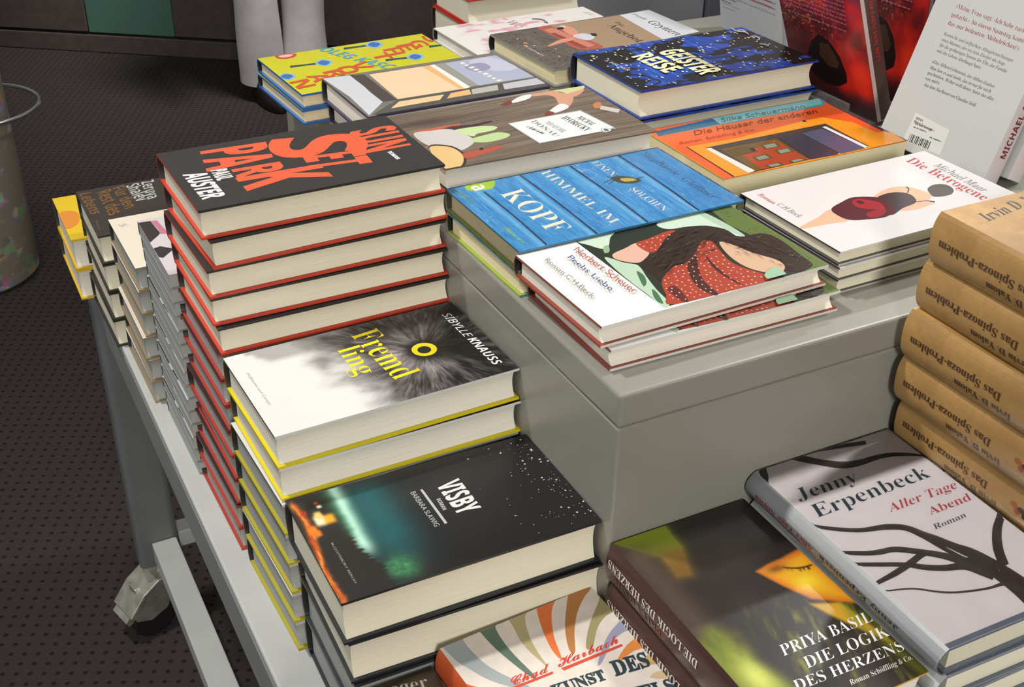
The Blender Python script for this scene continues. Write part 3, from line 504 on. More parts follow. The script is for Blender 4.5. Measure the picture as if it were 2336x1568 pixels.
 ('Q',(180,180,165),[(63.1,201.1),(64.1,201.5),(65.4,202.1),(66.9,202.8),(68.3,203.5),(69.3,204.6),(70.4,205.8),(71.3,206.7),(71.6,207.1),(71.1,207.2),(71.7,205.5),(72.1,203.6),(72.5,202.4)],[(61.3,202.6),(62,203.3),(63,204.2),(64.1,205.2),(65.2,206.1),(66.6,206.9),(68,207.8),(69.3,208.5),(70.9,208.4),(72.8,206.3),(73.3,204.5),(73.6,202.7),(73.8,201.5)]),
],
'hvor':[
 ('P',(190,96,70),[(45.4,9.5),(44.5,58.6),(52.2,53.7),(52.6,9.1)]),
 ('P',(70,45,50),[(56.6,11.4),(48.8,47.1),(52.4,67.4),(50.2,87.8),(54.4,88.6),(61.7,54.8)]),
 ('P',(205,200,200),[(51.6,6.9),(49.3,9.7),(49.1,13.7),(50,18.4),(50.9,23.1),(51.2,28.3),(51.6,33.9),(52.8,39.4),(55.9,43.8),(61.8,47.2),(69.8,49.8),(77.9,51.6),(84.5,52.3),(88.9,52.1),(92.3,50.9),(95,48.9),(97.8,46.1),(101,42.4),(104.3,37.6),(106.9,32.7),(107.8,28.4),(106.4,24.7),(103.5,21.3),(99.7,18.2),(95.9,15.4),(92.4,12.8),(88.8,10.3),(84.6,8.3),(79.7,6.8),(72.9,5.9),(64.7,5.3),(57,5.5)]),
 ('P',(196,220,160),[(60.7,44.4),(58.7,46.3),(58,50.1),(58,54.8),(58.1,59.2),(58.3,63.4),(58.9,67.8),(59.7,72.1),(60.8,75.8),(62.2,79.1),(63.9,82.2),(65.8,84.5),(67.6,85.7),(69.5,85.4),(71.4,83.9),(73.2,81.6),(74.6,78.8),(75.3,75),(75.5,70.3),(75.6,65.5),(76,61.7),(77.4,59.3),(79.3,57.6),(80.6,56.2),(80,54.4),(76.4,51.6),(70.8,48.1),(64.9,45.3)]),
 ('P',(186,212,150),[(86.1,50.3),(84.7,53.3),(83.6,57.7),(82.8,62.6),(82.1,67),(81.4,70.8),(80.9,74.6),(80.7,78.1),(81.2,81.1),(82.8,83.7),(85.2,86.1),(87.8,87.8),(90.1,88.4),(92.1,87.6),(94.1,85.8),(95.8,83.2),(97.2,80),(98.3,75.9),(99.1,70.8),(99.5,65.7),(99.4,61.4),(98.8,57.8),(97.6,54.7),(96,52.2),(94.4,50.4),(92.4,49.2),(90.2,48.6),(87.9,48.9)]),
 ('P',(60,45,38),[(87.4,6.8),(83.5,10.5),(84.2,15.1),(87.1,19.6),(90,23.2),(92.7,25.8),(96.1,27.8),(100.1,29.1),(104.3,29.9),(108.9,30.2),(113.8,29.9),(118.9,29),(123.8,27.7),(129,25.7),(134.2,23.1),(139,20.2),(142.4,17.6),(144.2,15.4),(144.9,13.2),(144.9,11.1),(144.9,8.9),(145.9,6.2),(147.5,3.3),(147.3,0.8),(143.2,-0.4),(132,-0),(115.6,1.5),(98.9,3.9)]),
 ('P',(226,190,130),[(90.5,6.1),(86.9,9.6),(87.5,14.1),(90.2,18.5),(93,21.9),(95.6,24.3),(99,25.9),(102.8,26.9),(106.7,27.5),(110.6,27.7),(114.6,27.5),(118.8,26.7),(122.9,25.6),(127.1,23.8),(131.6,21.6),(135.6,19.1),(138.7,16.8),(140.8,14.6),(142.1,12.5),(142.8,10.4),(143.3,8.3),(144.7,5.9),(146.4,3.2),(146.4,0.9),(142.6,-0.2),(132.3,0.1),(116.9,1.4),(101.3,3.5)]),
 ('P',(180,85,62),[(114.4,29.2),(113.2,32.8),(112.8,37.7),(112.9,43.1),(112.8,48.3),(112.3,53.6),(111.8,59.3),(111.6,64.4),(111.9,67.6),(113.1,68.8),(114.9,68.5),(116.9,67),(118.6,64.7),(119.8,61.5),(120.9,57.2),(121.8,52.4),(122.8,47.5),(124.2,42.1),(125.9,36.2),(127.1,30.8),(127,27.3),(124.8,25.8),(121.1,25.8),(117.2,27)]),
 ('P',(40,32,34),[(109.6,47.5),(109.9,51),(114.1,49.7),(114.5,45.9)]),
 ('P',(212,214,150),[(-8.5,166.9),(-9.2,168.2),(-9.2,170.4),(-9,173.6),(-8.9,177.8),(-9.2,183.5),(-9.6,190.6),(-9.8,197.9),(-9.4,204.2),(-8.2,209.3),(-6.4,213.9),(-4.4,217.5),(-2.3,219.7),(-0.2,220.2),(2.1,219.3),(4.5,217.5),(6.8,215.3),(9.3,212.5),(12,209.1),(14.4,205.5),(16.2,202.3),(17.6,199.4),(18.6,196.7),(18.9,194.2),(18.1,192.1),(15.7,190.7),(12,189.9),(8.1,188.9),(5,187.1),(3.3,183.6),(2.2,179.2),(1.4,174.8),(0.1,171.5),(-2,169.2),(-4.5,167.6),(-6.9,166.7)]),
 ('P',(214,160,130),[(0.5,148.7),(-0.9,149.5),(-2.2,151.5),(-3.3,154.1),(-4.3,157.2),(-5.3,160.8),(-6.2,165.1),(-6.8,169.6),(-6.5,173.4),(-5.1,176.5),(-2.9,179.2),(-0.2,181.6),(2.6,183.8),(5.7,185.8),(9,187.7),(12.4,189.3),(15.3,190.6),(17.3,191.8),(18.8,192.9),(20.5,193.5),(22.9,193.2),(26.6,191.6),(31.1,189.1),(35.6,186.1),(39.5,183.2),(42.9,180.2),(46.2,177),(48.6,174),(49.5,171.7),(48.5,170.1),(46,169.1),(42.7,168.5),(39,168.6),(34.8,169.5),(29.8,171.3),(24.8,173.1),(20.6,174.1),(17.3,174.1),(14.6,173.6),(12.3,172.4),(10.4,170.5),(9.2,167.4),(8.6,163.3),(8,159.1),(7.1,155.7),(5.7,153.1),(3.9,150.8),(2.1,149.2)]),
 ('P',(214,160,130),[(16.4,188.4),(14.8,191.2),(13.4,195.9),(12.1,201),(11,205.2),(9.9,208.2),(8.8,210.8),(8.1,212.7),(8.3,213.7),(9.6,213.5),(11.8,212.3),(14.4,210.4),(16.7,208.1),(19.3,205),(22.2,201.1),(24.5,197.2),(25.4,194.1),(24.3,191.5),(21.8,189.3),(18.9,188.1)]),
 ('P',(235,235,235),[(11,129.8),(8.6,132.7),(5.7,136.8),(3,141.4),(1.1,145.4),(0.3,148.9),(0.1,152.4),(0.5,155.1),(1.5,156.4),(3.4,156.2),(6.1,154.6),(9,152.2),(11.3,149.1),(13.2,144.8),(14.7,139.3),(15.8,134),(16.2,130.4),(15.7,128.6),(14.5,128),(12.8,128.4)]),
 ('P',(235,235,235),[(54.1,148),(50.2,152),(44.9,158.6),(40,165.7),(37.6,170.8),(38.7,173.5),(42.1,175),(46.2,175.1),(49.7,173.8),(52.4,170.4),(55,165.1),(57,159.6),(58.2,155.2),(58.3,151.9),(57.6,149),(56.2,147.4)]),
 ('P',(130,62,48),[(14.3,116.1),(12.8,118.5),(11.1,122),(9.7,125.6),(9,128.2),(9.2,129.4),(10.1,129.8),(11.4,129.7),(12.8,129.2),(14.4,128.2),(16.2,126.6),(18,124.8),(19.1,123.1),(19.5,121.3),(19.4,119.3),(19,117.4),(18.4,116.2),(17.7,115.4),(16.6,114.9),(15.5,115.1)]),
 ('P',(130,62,48),[(57.8,142.1),(56,143.6),(53.7,145.9),(51.8,148.4),(51.1,150.3),(52,151.6),(54.1,152.7),(56.5,153.3),(58.3,152.9),(59.6,151.2),(60.8,148.3),(61.5,145.2),(61.8,143.1),(61.4,142),(60.4,141.5),(59.1,141.5)]),
 ('P',(196,130,90),[(51.5,200.5),(49.9,202.8),(48.8,205.6),(48.5,208.1),(49.3,209.3),(51.9,208.8),(56,207.1),(60.1,204.9),(62.9,202.9),(64.3,200.7),(64.8,198.2),(64.5,196.1),(63.5,195.1),(61.1,195.4),(57.7,196.7),(54.1,198.5)]),
 ('P',(206,200,190),[(59,205.1),(76.5,216.6),(84.3,209.7),(67.1,198.6)]),
 ('P',(150,150,150),[(64.3,98.3),(60.9,180.5),(117.8,187),(121.1,184.2),(118.7,180.7),(125.9,171.9),(120.7,167.1),(123.5,102)]),
 ('P',(238,240,238),[(65.5,99.4),(63.3,178.8),(116.4,185.5),(118.1,179.3),(120,169.6),(121.3,103.4)]),
 ('E',(120,130,130),(118.7,175.8),5.3,5.3,0),
 ('E',(238,240,238),(118.7,175.8),4.5,4.5,0),
 ('E',(90,100,105),(118.7,175.8),3.3,2.3,0),
 ('T','MICHAL','serif',(78.6,165.2),(103.4,168.8),(76.6,172.8),(50,58,62),None),
 ('T','HVORECKY','serif',(73.1,151.5),(113.6,156.5),(70.3,160),(50,58,62),None),
 ('T','TOD AUF DER','serif',(77.9,131.4),(107.4,134.2),(75.5,138),(130,136,136),-0.004),
 ('T','DONAU','serif',(69.1,120.7),(114.6,123.3),(67.4,127.2),(130,136,136),-0.004),
 ('P',(40,40,40),[(80.4,110.3),(81.4,110.5),(81.7,114.3),(80.6,114.1)]),
 ('P',(40,40,40),[(83.9,111.1),(85.5,111.4),(85.8,115.2),(84.1,114.9)]),
 ('P',(40,40,40),[(87.4,111.9),(89.6,112.3),(89.9,116.1),(87.6,115.7)]),
 ('P',(40,40,40),[(90.8,112.7),(91.9,112.9),(92.1,116.7),(91.1,116.5)]),
 ('P',(40,40,40),[(94.3,113.5),(95.9,113.8),(96.2,117.6),(94.5,117.3)]),
 ('P',(40,40,40),[(97.7,114.3),(99.9,114.7),(100.2,118.4),(98,118.1)]),
 ('P',(40,40,40),[(101.2,115.1),(102.2,115.2),(102.4,119),(101.4,118.8)]),
],
'wind':[
 ('P',(200,204,210),[(-2.1,0.3),(2.5,29.5),(24.4,31.1),(58.4,28.6),(92.3,29),(112.6,10.6),(121.3,2.7),(64,5.1)]),
 ('P',(74,66,60),[(2.5,29.5),(6.9,43.9),(48.5,44),(93.1,44.2),(92.3,29),(55.5,29.8)]),
 ('P',(238,204,166),[(9.2,48.6),(9.2,121.5),(92.3,123.7),(92.1,45.7)]),
 ('P',(228,178,120),[(9.4,109.3),(9.3,120.3),(90,122.5),(92.3,114.3)]),
 ('P',(240,232,226),[(9.3,118.5),(8.9,124.1),(90.4,127),(93.8,119.5)]),
 ('P',(150,150,142),[(8.9,124.1),(9.2,137.7),(89.4,139.4),(90.4,127)]),
 ('P',(172,178,200),[(9.6,136.1),(9.1,198.5),(91.2,205.4),(90.5,136.7)]),
 ('P',(196,196,216),[(19.1,159.9),(14.4,164.8),(11.4,173.5),(11,183),(13.9,190.2),(22.7,195),(35.9,198.7),(49,200.6),(57.8,200),(61.3,195.5),(62,188),(60.2,179.9),(56.3,173.3),(48.9,168.1),(38.1,163.2),(27.1,160)]),
 ('P',(150,150,178),[(29.7,149.8),(26.8,153.9),(24.7,160.4),(24,167.2),(24.9,172),(28.6,174.5),(34.5,175.7),(40.7,175.6),(45.3,174.1),(48.3,170.2),(50.6,164.4),(51.6,158.4),(50.8,154),(47,151.3),(40.9,149.3),(34.5,148.6)]),
 ('P',(232,228,215),[(16.5,150.3),(21.8,150.9),(20.4,156.4),(15,155.8)]),
 ('P',(232,228,215),[(25.2,151.5),(29.3,151.9),(28.1,156.7),(24,156.2)]),
 ('P',(232,228,215),[(33.9,152.6),(38.7,153.2),(37.2,159.4),(32.3,158.8)]),
 ('P',(232,228,215),[(42.4,153.7),(47.6,154.3),(46.3,159.8),(41.1,159.2)]),
 ('P',(232,228,215),[(51,154.9),(54.5,155.3),(53.6,159.3),(50,158.9)]),
 ('P',(232,228,215),[(59.4,156),(64.5,156.6),(63,162.7),(57.9,162.1)]),
 ('P',(232,228,215),[(67.7,157.1),(72,157.6),(70.8,163),(66.5,162.5)]),
 ('P',(232,228,215),[(76,158.2),(80.6,158.7),(79.6,163.4),(74.9,162.8)]),
 ('P',(232,228,215),[(84.2,159.3),(88.8,159.8),(87.5,165.5),(82.9,165)]),
 ('P',(84,84,78),[(120.5,7.4),(92.1,45.7),(94.4,207.4),(124.6,202.7),(125.7,11.7)]),
 ('P',(236,196,150),[(113.4,28.8),(98.9,43.9),(99.8,92.8),(112.3,82.3)]),
 ('P',(232,180,124),[(99.5,100.6),(97.6,122.3),(111.3,117.8),(112,90.1)]),
 ('P',(180,178,170),[(97.9,124.5),(97.2,154.8),(112.2,148.2),(112.3,118.5)]),
 ('P',(192,190,200),[(97.2,160.8),(96.2,205.1),(115.3,204),(113.3,154.7)]),
 ('Q',(46,40,36),[(126.9,9.1),(126.9,19.6),(126.8,34.4),(126.8,53),(126.8,75),(127,104.5),(127.1,140.9),(127.3,175.9),(127.4,200.6)],[(122.7,10.6),(122.8,21),(122.8,35.8),(122.9,54.5),(123,76.5),(123.1,106.1),(123.3,142.6),(123.4,177.8),(123.5,202.5)]),
],
'yell':[
 ('Q',(30,70,80),[(43.4,54.4),(43.5,52.2),(43.6,49.2),(43.5,45.6),(43.4,41.7),(42.7,37.1),(41.8,31.6),(41,26.6),(40.3,23.1)],[(50.6,51.8),(50.2,49.8),(49.6,47),(49,43.6),(48.4,39.9),(48.2,35.1),(47.9,29.5),(47.6,24.3),(47.5,20.7)]),
 ('P',(140,190,225),[(45.7,50.5),(42.3,52.3),(38.8,55.8),(36.3,59.7),(35.5,63),(37.2,65.7),(40.7,68.3),(45,70.1),(48.7,70.4),(52.4,68.5),(56.5,64.9),(59.6,60.9),(60.6,57.7),(58.7,55),(54.5,52.5),(49.7,50.8)]),
 ('P',(60,110,185),[(46.5,53.3),(44,54.6),(41.5,57),(39.6,59.8),(39,62),(40.2,64),(42.8,65.8),(45.8,67.1),(48.5,67.3),(51.1,65.9),(54,63.4),(56.2,60.5),(56.9,58.2),(55.6,56.3),(52.7,54.6),(49.3,53.5)]),
 ('Q',(30,70,80),[(8.3,131.1),(8.6,129.1),(9,126.3),(9.4,122.9),(9.6,119.2),(9.1,114.8),(8.5,109.5),(7.8,104.6),(7.3,101.3)],[(15.9,128.2),(15.7,126.4),(15.5,123.8),(15.3,120.7),(14.9,117.1),(15,112.5),(14.9,107),(14.9,101.9),(14.9,98.4)]),
 ('P',(140,190,225),[(11.2,126.7),(7.5,128.8),(3.8,132.7),(1.1,137),(0.2,140.5),(2,143.4),(5.7,146),(10.2,147.7),(14.2,147.9),(18.2,145.7),(22.5,141.7),(25.8,137.3),(26.9,133.8),(24.9,131),(20.5,128.5),(15.4,126.9)]),
 ('P',(60,110,185),[(12,129.7),(9.3,131.2),(6.7,133.9),(4.6,136.9),(4,139.4),(5.2,141.4),(7.9,143.3),(11.1,144.5),(13.9,144.6),(16.8,143),(19.8,140.2),(22.2,137),(23,134.5),(21.6,132.6),(18.6,130.9),(15,129.8)]),
 ('Q',(30,70,80),[(75.5,-1.3),(75.6,-1),(75.5,-0.8),(71.2,0.7),(71.3,0.6),(71.2,-0.6),(71.1,-2.5),(70.8,-4.5),(70.6,-5.8)],[(69.4,1.8),(69.8,1.7),(70.7,1.9),(75.6,0.3),(76.1,-0.7),(76.5,-2.3),(76.8,-4.4),(77.1,-6.4),(77.4,-7.9)]),
 ('P',(140,190,225),[(71.1,-2.3),(67.9,-0.6),(64.6,2.6),(62.2,6.3),(61.5,9.4),(63.1,12),(66.6,14.6),(70.6,16.4),(74.2,16.8),(77.8,15.1),(81.6,11.8),(84.5,8.1),(85.5,5),(83.6,2.4),(79.6,-0.1),(75,-1.9)]),
 ('P',(60,110,185),[(71.9,0.4),(69.6,1.6),(67.2,3.8),(65.4,6.4),(64.9,8.6),(66,10.4),(68.5,12.3),(71.4,13.6),(74,13.9),(76.5,12.6),(79.2,10.3),(81.3,7.6),(82,5.4),(80.7,3.6),(77.9,1.9),(74.7,0.7)]),
 ('Q',(30,70,80),[(71.5,153.7),(71.6,151.9),(71.6,149.4),(71.5,146.4),(71.4,143),(70.6,138.9),(69.7,134),(68.8,129.4),(68.1,126.3)],[(78.7,150.5),(78.2,149),(77.6,146.8),(77,144),(76.3,140.8),(76.1,136.5),(75.7,131.4),(75.4,126.6),(75.2,123.3)]),
 ('P',(140,190,225),[(73.7,149.4),(70.3,151.6),(66.9,155.4),(64.4,159.7),(63.6,163.1),(65.3,165.9),(68.9,168.4),(73.2,170.1),(76.9,170.2),(80.6,167.9),(84.6,164),(87.7,159.6),(88.7,156.2),(86.7,153.5),(82.6,151.1),(77.7,149.5)]),
 ('P',(60,110,185),[(74.5,152.4),(72.1,153.8),(69.6,156.5),(67.7,159.5),(67.2,161.9),(68.4,163.9),(70.9,165.7),(74,166.9),(76.7,167),(79.3,165.4),(82.1,162.5),(84.3,159.4),(85,156.9),(83.7,155.1),(80.8,153.4),(77.4,152.4)]),
 ('Q',(30,70,80),[(48,214.9),(48.3,213.5),(48.5,211.6),(48.7,209.3),(48.8,206.5),(48.1,203.1),(47.3,198.8),(46.5,194.9),(45.8,192.1)],[(55.5,211.4),(55.2,210.3),(54.9,208.7),(54.5,206.6),(54,204.1),(53.9,200.4),(53.6,195.9),(53.4,191.7),(53.3,188.7)]),
 ('P',(140,190,225),[(50.8,210.2),(47.2,212.5),(43.7,216.6),(41,221.2),(40.2,224.9),(42,227.7),(45.7,230.2),(50.1,231.8),(54,231.8),(57.9,229.4),(62.1,225.1),(65.3,220.4),(66.4,216.7),(64.4,214),(60.1,211.6),(55,210.1)]),
 ('P',(60,110,185),[(51.7,213.2),(49.1,214.8),(46.5,217.7),(44.5,220.9),(43.9,223.5),(45.1,225.5),(47.8,227.3),(51,228.5),(53.8,228.5),(56.5,226.7),(59.5,223.6),(61.8,220.2),(62.6,217.6),(61.2,215.7),(58.2,214.1),(54.6,213.1)]),
 ('P',(205,60,60),[(0.5,20.6),(-0.7,22.1),(-1.4,24.4),(-1.6,26.9),(-1.7,29.4),(-1.8,31.8),(-1.5,34.4),(-1.1,36.8),(-0.3,38.9),(0.9,40.7),(2.4,42.4),(4.1,43.6),(5.9,44.1),(7.8,43.6),(9.9,42.3),(11.8,40.6),(13.3,38.7),(14.4,36.5),(15.3,33.9),(15.7,31.2),(15.7,28.8),(15.1,26.5),(14,24.1),(12.5,22.1),(10.8,20.7),(8.4,19.9),(5.5,19.6),(2.6,19.8)]),
 ('P',(235,190,180),[(2.8,23.7),(2.1,25.3),(1.7,27.8),(1.7,30.6),(1.9,33),(2.3,35.3),(3,37.7),(3.9,39.5),(5,40.4),(6.4,40),(8.1,38.6),(9.6,36.7),(10.6,34.7),(11,32.4),(10.9,29.6),(10.5,27),(9.7,25.1),(8.2,23.9),(6.3,23.2),(4.3,23.1)]),
 ('T','OLEG','sansb',(2.8,71.1),(48.7,88.3),(-2.5,86.4),(70,160,200),None),
 ('T','KASC','sansb',(55.3,92.2),(98.7,111.7),(52.2,108.1),(70,160,200),None),
 ('T','E','sansb',(17.1,208.6),(42.6,206.1),(14.7,229.3),(214,84,44),None),
 ('T','S','sansb',(9.6,198.9),(35.2,196.6),(7.1,219.6),(214,84,44),None),
 ('T','G','sansb',(23,174.8),(48,172.8),(20.6,195),(214,84,44),None),
 ('T','E','sansb',(29.5,156.5),(54.3,154.8),(27.2,176.4),(214,84,44),None),
 ('T','H','sansb',(36.1,137),(60.5,135.6),(33.9,156.6),(214,84,44),None),
 ('T','T','sansb',(46.9,117.3),(70.9,116.2),(44.8,136.5),(214,84,44),None),
 ('T','V','sansb',(65.6,80.3),(91.1,80.7),(62.9,102.6),(214,84,44),None),
 ('T','O','sansb',(71.6,62.3),(96.8,62.9),(69,84.3),(214,84,44),None),
 ('T','R','sansb',(78.1,45.8),(103,46.6),(75.5,67.3),(214,84,44),None),
 ('T','A','sansb',(82.1,25.2),(106.8,26.3),(79.7,46.4),(214,84,44),None),
 ('T','N','sansb',(92.7,1.8),(116.9,3.2),(90.4,22.6),(214,84,44),None),
],
'ange':[
 ('P',(166,140,112),[(-1.3,63.9),(3.4,181.1),(114.3,172.2),(104.7,84.3)]),
 ('P',(70,56,48),[(-0.1,63.1),(2.2,80.7),(103,90),(101.7,64.9)]),
 ('P',(212,214,222),[(3.3,180.8),(-3.1,231.7),(12.3,239.7),(104.4,230.7),(110.1,168.8)]),
 ('P',(176,92,78),[(4.5,62),(-0.9,65.3),(-4.3,70.1),(-3.6,75.4),(3.4,80),(20.6,84),(45.2,87.8),(69.8,90.9),(87.6,92.5),(96.7,92.8),(101.2,91.9),(102.9,89.9),(103.6,86.6),(104,80.8),(103,72.9),(100,65.3),(94.6,60.3),(85.6,58.8),(73.4,59.6),(60,61.2),(47.5,62.3),(35.5,61.9),(23.2,61.1),(12.3,60.8)]),
 ('P',(205,130,110),[(13.5,64.4),(10.6,78.7),(91.7,86.7),(95.9,71.7)]),
 ('P',(150,70,60),[(28.8,64.5),(29.3,70.4),(95.3,75.1),(95.3,66)]),
 ('P',(216,150,124),[(68.5,37.2),(65.5,41.8),(61.5,48.6),(57.6,56),(54.9,62.3),(54,67.5),(54.2,72.4),(55,76.3),(56,78.7),(57.5,79.3),(59.6,78.4),(61.7,76.5),(63.4,74),(64.5,70.5),(65.2,66.1),(65.8,61.3),(66.6,56.6),(67.9,51.7),(69.4,46.5),(70.8,41.8),(71.5,38.4),(71.5,36.3),(71.1,35.1),(70.2,35.3)]),
 ('P',(216,150,124),[(5,93.3),(6.2,95.6),(10.5,97.8),(16.2,99.6),(21.7,100.4),(27.3,99.8),(33.7,98.3),(39.6,96.3),(44,94.1),(47,91.5),(48.9,88.3),(49.5,85.4),(48.5,83.4),(45.3,82.4),(40.2,82.2),(34.3,82.5),(28.4,83.5),(21.9,85.3),(14.5,87.9),(8.2,90.8)]),
 ('P',(206,208,216),[(49.3,82.9),(47.6,86),(46.3,90.5),(45.9,95.2),(46.5,98.8),(48.7,101.3),(52.2,103),(56.1,104.2),(59.5,104.6),(62.4,104.3),(65.1,103.2),(67.5,101.6),(69.4,99.7),(70.9,97.3),(72,94.2),(72.5,91.2),(72,88.7),(70.2,86.8),(67.4,85.3),(64,84.2),(60.9,83.3),(57.8,82.5),(54.6,81.8),(51.6,81.8)]),
 ('P',(206,208,216),[(13.7,81.9),(12.3,84.2),(10.8,87.9),(9.6,91.6),(9.2,94.2),(10,95.3),(11.8,95.5),(13.8,95),(15.3,94),(16.5,92),(17.6,89.2),(18.3,86.3),(18.5,84.1),(17.9,82.7),(16.6,81.6),(15.1,81.2)]),
 ('P',(44,34,32),[(51.5,106.7),(51.3,108),(51.9,109.7),(53,111.2),(54.3,112),(56.2,111.7),(58.7,110.7),(61,109.5),(62.4,108.3),(62.7,107),(62.2,105.5),(61.2,104.2),(60,103.5),(58,103.7),(55.4,104.5),(53,105.5)]),
 ('P',(44,34,32),[(13,83.5),(12.6,85.3),(12.7,87.5),(13.3,89.6),(14.2,90.8),(15.8,90.8),(18,90.2),(20.1,89.1),(21.4,87.8),(21.8,86.1),(21.6,84),(20.9,82),(19.9,80.9),(18.4,80.8),(16.3,81.3),(14.3,82.3)]),
 ('E',(226,140,60),(48.5,19),2.9,2.3,0),
 ('T','Angebot','serif',(33.5,141.3),(106.1,135.7),(31.1,154.1),(70,58,48),-0.03),
 ('T','Das','serif',(27.1,156.7),(45.2,155.9),(25.4,163.7),(90,76,64),-0.03),
 ('T','Frode','serifi',(7.2,195),(35.1,196.1),(5.2,201.8),(120,124,132),-0.02),
 ('T','Grytten','serifi',(44.1,192.7),(105.5,191.7),(40.2,205.9),(70,74,80),-0.02),
 ('T','Roman','sans',(57.2,10.9),(99.1,11.2),(55.1,15.9),(205,205,200),None),
 ('E',(215,212,205),(83.4,38.6),1.8,0.9,0),
 ('E',(215,212,205),(107.9,28),1.8,0.9,0),
 ('E',(215,212,205),(61.4,23.4),1.8,0.9,0),
 ('E',(215,212,205),(30.2,19.2),1.8,0.9,0),
 ('E',(215,212,205),(88.1,11.9),1.8,0.9,0),
],
'pink':[
 ('T','Wo','serifi',(19.2,93),(48.1,95.9),(13.2,107),(150,140,140),-0.02),
 ('T','die','serifi',(23.6,206.4),(42.2,208.8),(20.1,214.8),(170,165,160),-0.02),
 ('Q',(90,84,90),[(20.6,131.2),(22.5,133),(25.1,135.6),(28.2,138.2),(31.5,139.8),(35.2,140.5),(39.8,140.4),(43.9,140),(45.3,139.9),(43.9,140.6),(41.7,139.8),(39.1,139.1),(37.3,138.6)],[(17.1,133.3),(18.6,135.3),(20.8,138.3),(23.5,141.2),(26.7,143.2),(31.4,143.5),(36.8,143),(41.7,142.1),(45.4,140.9),(46.3,139),(44.1,138.2),(41.5,137.4),(39.7,136.9)]),
],
'harb':[
 ('P',(205,84,36),[(-10.5,208.6),(-9.5,207.8),(-8.9,204.4),(-8.3,199.9),(-7.8,195.9),(-7.3,192.5),(-7,188.9),(-6.6,185.4),(-5.9,182),(-4.9,178.9),(-3.8,176),(-2.3,173),(-0.4,170),(2.3,166.8),(5.5,163.4),(8.8,160),(11.7,156.8),(14.7,153.3),(17.7,149.7),(19.8,146.7),(19.7,144.8),(16.5,144.3),(11.1,144.7),(4.9,146),(-0.6,148.1),(-5.8,151.2),(-11.1,155.2),(-15.8,159.8),(-18.8,164.8),(-19.8,170.2),(-19.2,176.2),(-17.8,182.3),(-16.5,188.2),(-15.2,194.2),(-13.5,200.6),(-11.9,205.8)]),
 ('P',(158,166,168),[(3.8,219.4),(7.1,221.4),(12,221.7),(16.9,220.8),(20.2,219.5),(21.1,217.5),(20.6,214.8),(19.5,211.6),(18.9,208.2),(18.8,204.8),(18.8,201.2),(18.9,197.3),(19.2,193.3),(19.8,189.1),(20.5,184.6),(21.4,180.1),(22.6,175.7),(24.3,171.3),(26.3,166.8),(28.5,162.4),(30.6,158.3),(32.8,154.1),(35.3,149.9),(37.3,146.2),(38,144),(37.3,143.2),(35.6,143.7),(33.1,145),(30.5,147.1),(27.4,150.2),(23.8,154.2),(20.2,158.7),(17.2,163),(14.8,167),(12.9,171.2),(11.2,175.3),(9.6,179.4),(8,183.3),(6.4,187),(5.2,190.9),(4.2,195.4),(3.4,201.4),(2.6,208.3),(2.6,214.9)]),
 ('P',(92,116,100),[(34,221.3),(37.3,222.3),(42.3,222.6),(47.1,222),(50.1,220.7),(50.4,218.3),(49.2,215),(47.3,211.3),(46,207.6),(45.3,204),(44.7,200.2),(44.3,196.4),(44,192.3),(43.8,188.1),(43.9,183.8),(44,179.4),(44.3,174.8),(44.7,169.9),(45.3,164.6),(45.8,159.7),(46.2,155.6),(46.3,152.3),(46.3,149.5),(46.1,147.6),(45.7,147),(45,148),(44.1,150.2),(43.1,153.3),(42,156.7),(41,160.7),(39.9,165.5),(38.8,170.5),(37.8,175.3),(36.9,180),(36.1,184.6),(35.4,189.2),(34.9,193.6),(34.5,197.7),(34.2,201.7),(34.1,205.5),(34,209),(33.5,212.6),(32.9,216.1),(32.8,219.2)]),
 ('P',(178,166,122),[(62.1,219.7),(65.9,221.6),(71,222.3),(75.8,221.8),(78.3,220.2),(77.7,217),(75,212.4),(71.7,207.3),(69.1,202.6),(67.3,198.5),(65.8,194.5),(64.5,190.5),(63.3,186.6),(62.3,182.6),(61.6,178.7),(61,174.7),(60.4,170.7),(60,166.1),(59.7,160.9),(59.5,156.7),(59.1,154.5),(58.6,155.1),(58,157.6),(57.4,161.2),(56.8,164.9),(56.3,168.9),(55.7,173.5),(55.3,178.4),(55.2,183.1),(55.5,187.5),(56.2,191.9),(57,196.2),(57.9,200.7),(58.6,205.8),(59.2,211.2),(60.2,216.2)]),
 ('P',(222,112,52),[(89.8,221.2),(94.2,222.5),(99.8,222.6),(104.6,221.5),(106.7,219.3),(104.9,215.7),(100.5,210.8),(95.3,205.3),(90.9,199.9),(87.7,194.7),(84.7,189.4),(81.9,184),(79.4,178.6),(77.1,172.3),(75.1,165.3),(73.3,159.4),(72,156.1),(71.1,156.2),(70.5,158.6),(70.4,162.3),(70.5,166.2),(71.1,170.4),(72.1,175.3),(73.3,180.5),(74.7,185.5),(76.1,190.2),(77.7,194.9),(79.4,199.5),(81.2,204.1),(83,208.9),(84.9,213.9),(87,218.3)]),
 ('P',(176,118,62),[(122.1,218.7),(128,219.1),(134.8,217.5),(140.4,215.1),(143,212.7),(141.1,210.7),(136.1,208.5),(130.1,206.1),(124.9,203.6),(120.8,200.9),(117,198.2),(113.3,195.2),(109.7,191.9),(106.1,188.3),(102.6,184.3),(99.2,180.2),(96,175.9),(92.6,170.8),(89.3,165.1),(86.3,160.1),(84.1,157),(82.6,156.1),(81.6,156.8),(81.3,158.6),(81.7,161.1),(82.9,164.6),(84.8,169.2),(87.3,174.3),(90,179.3),(93.1,184.2),(96.5,189.3),(100.2,194.4),(104.2,199.4),(108.3,204.9),(112.7,210.6),(117.3,215.6)]),
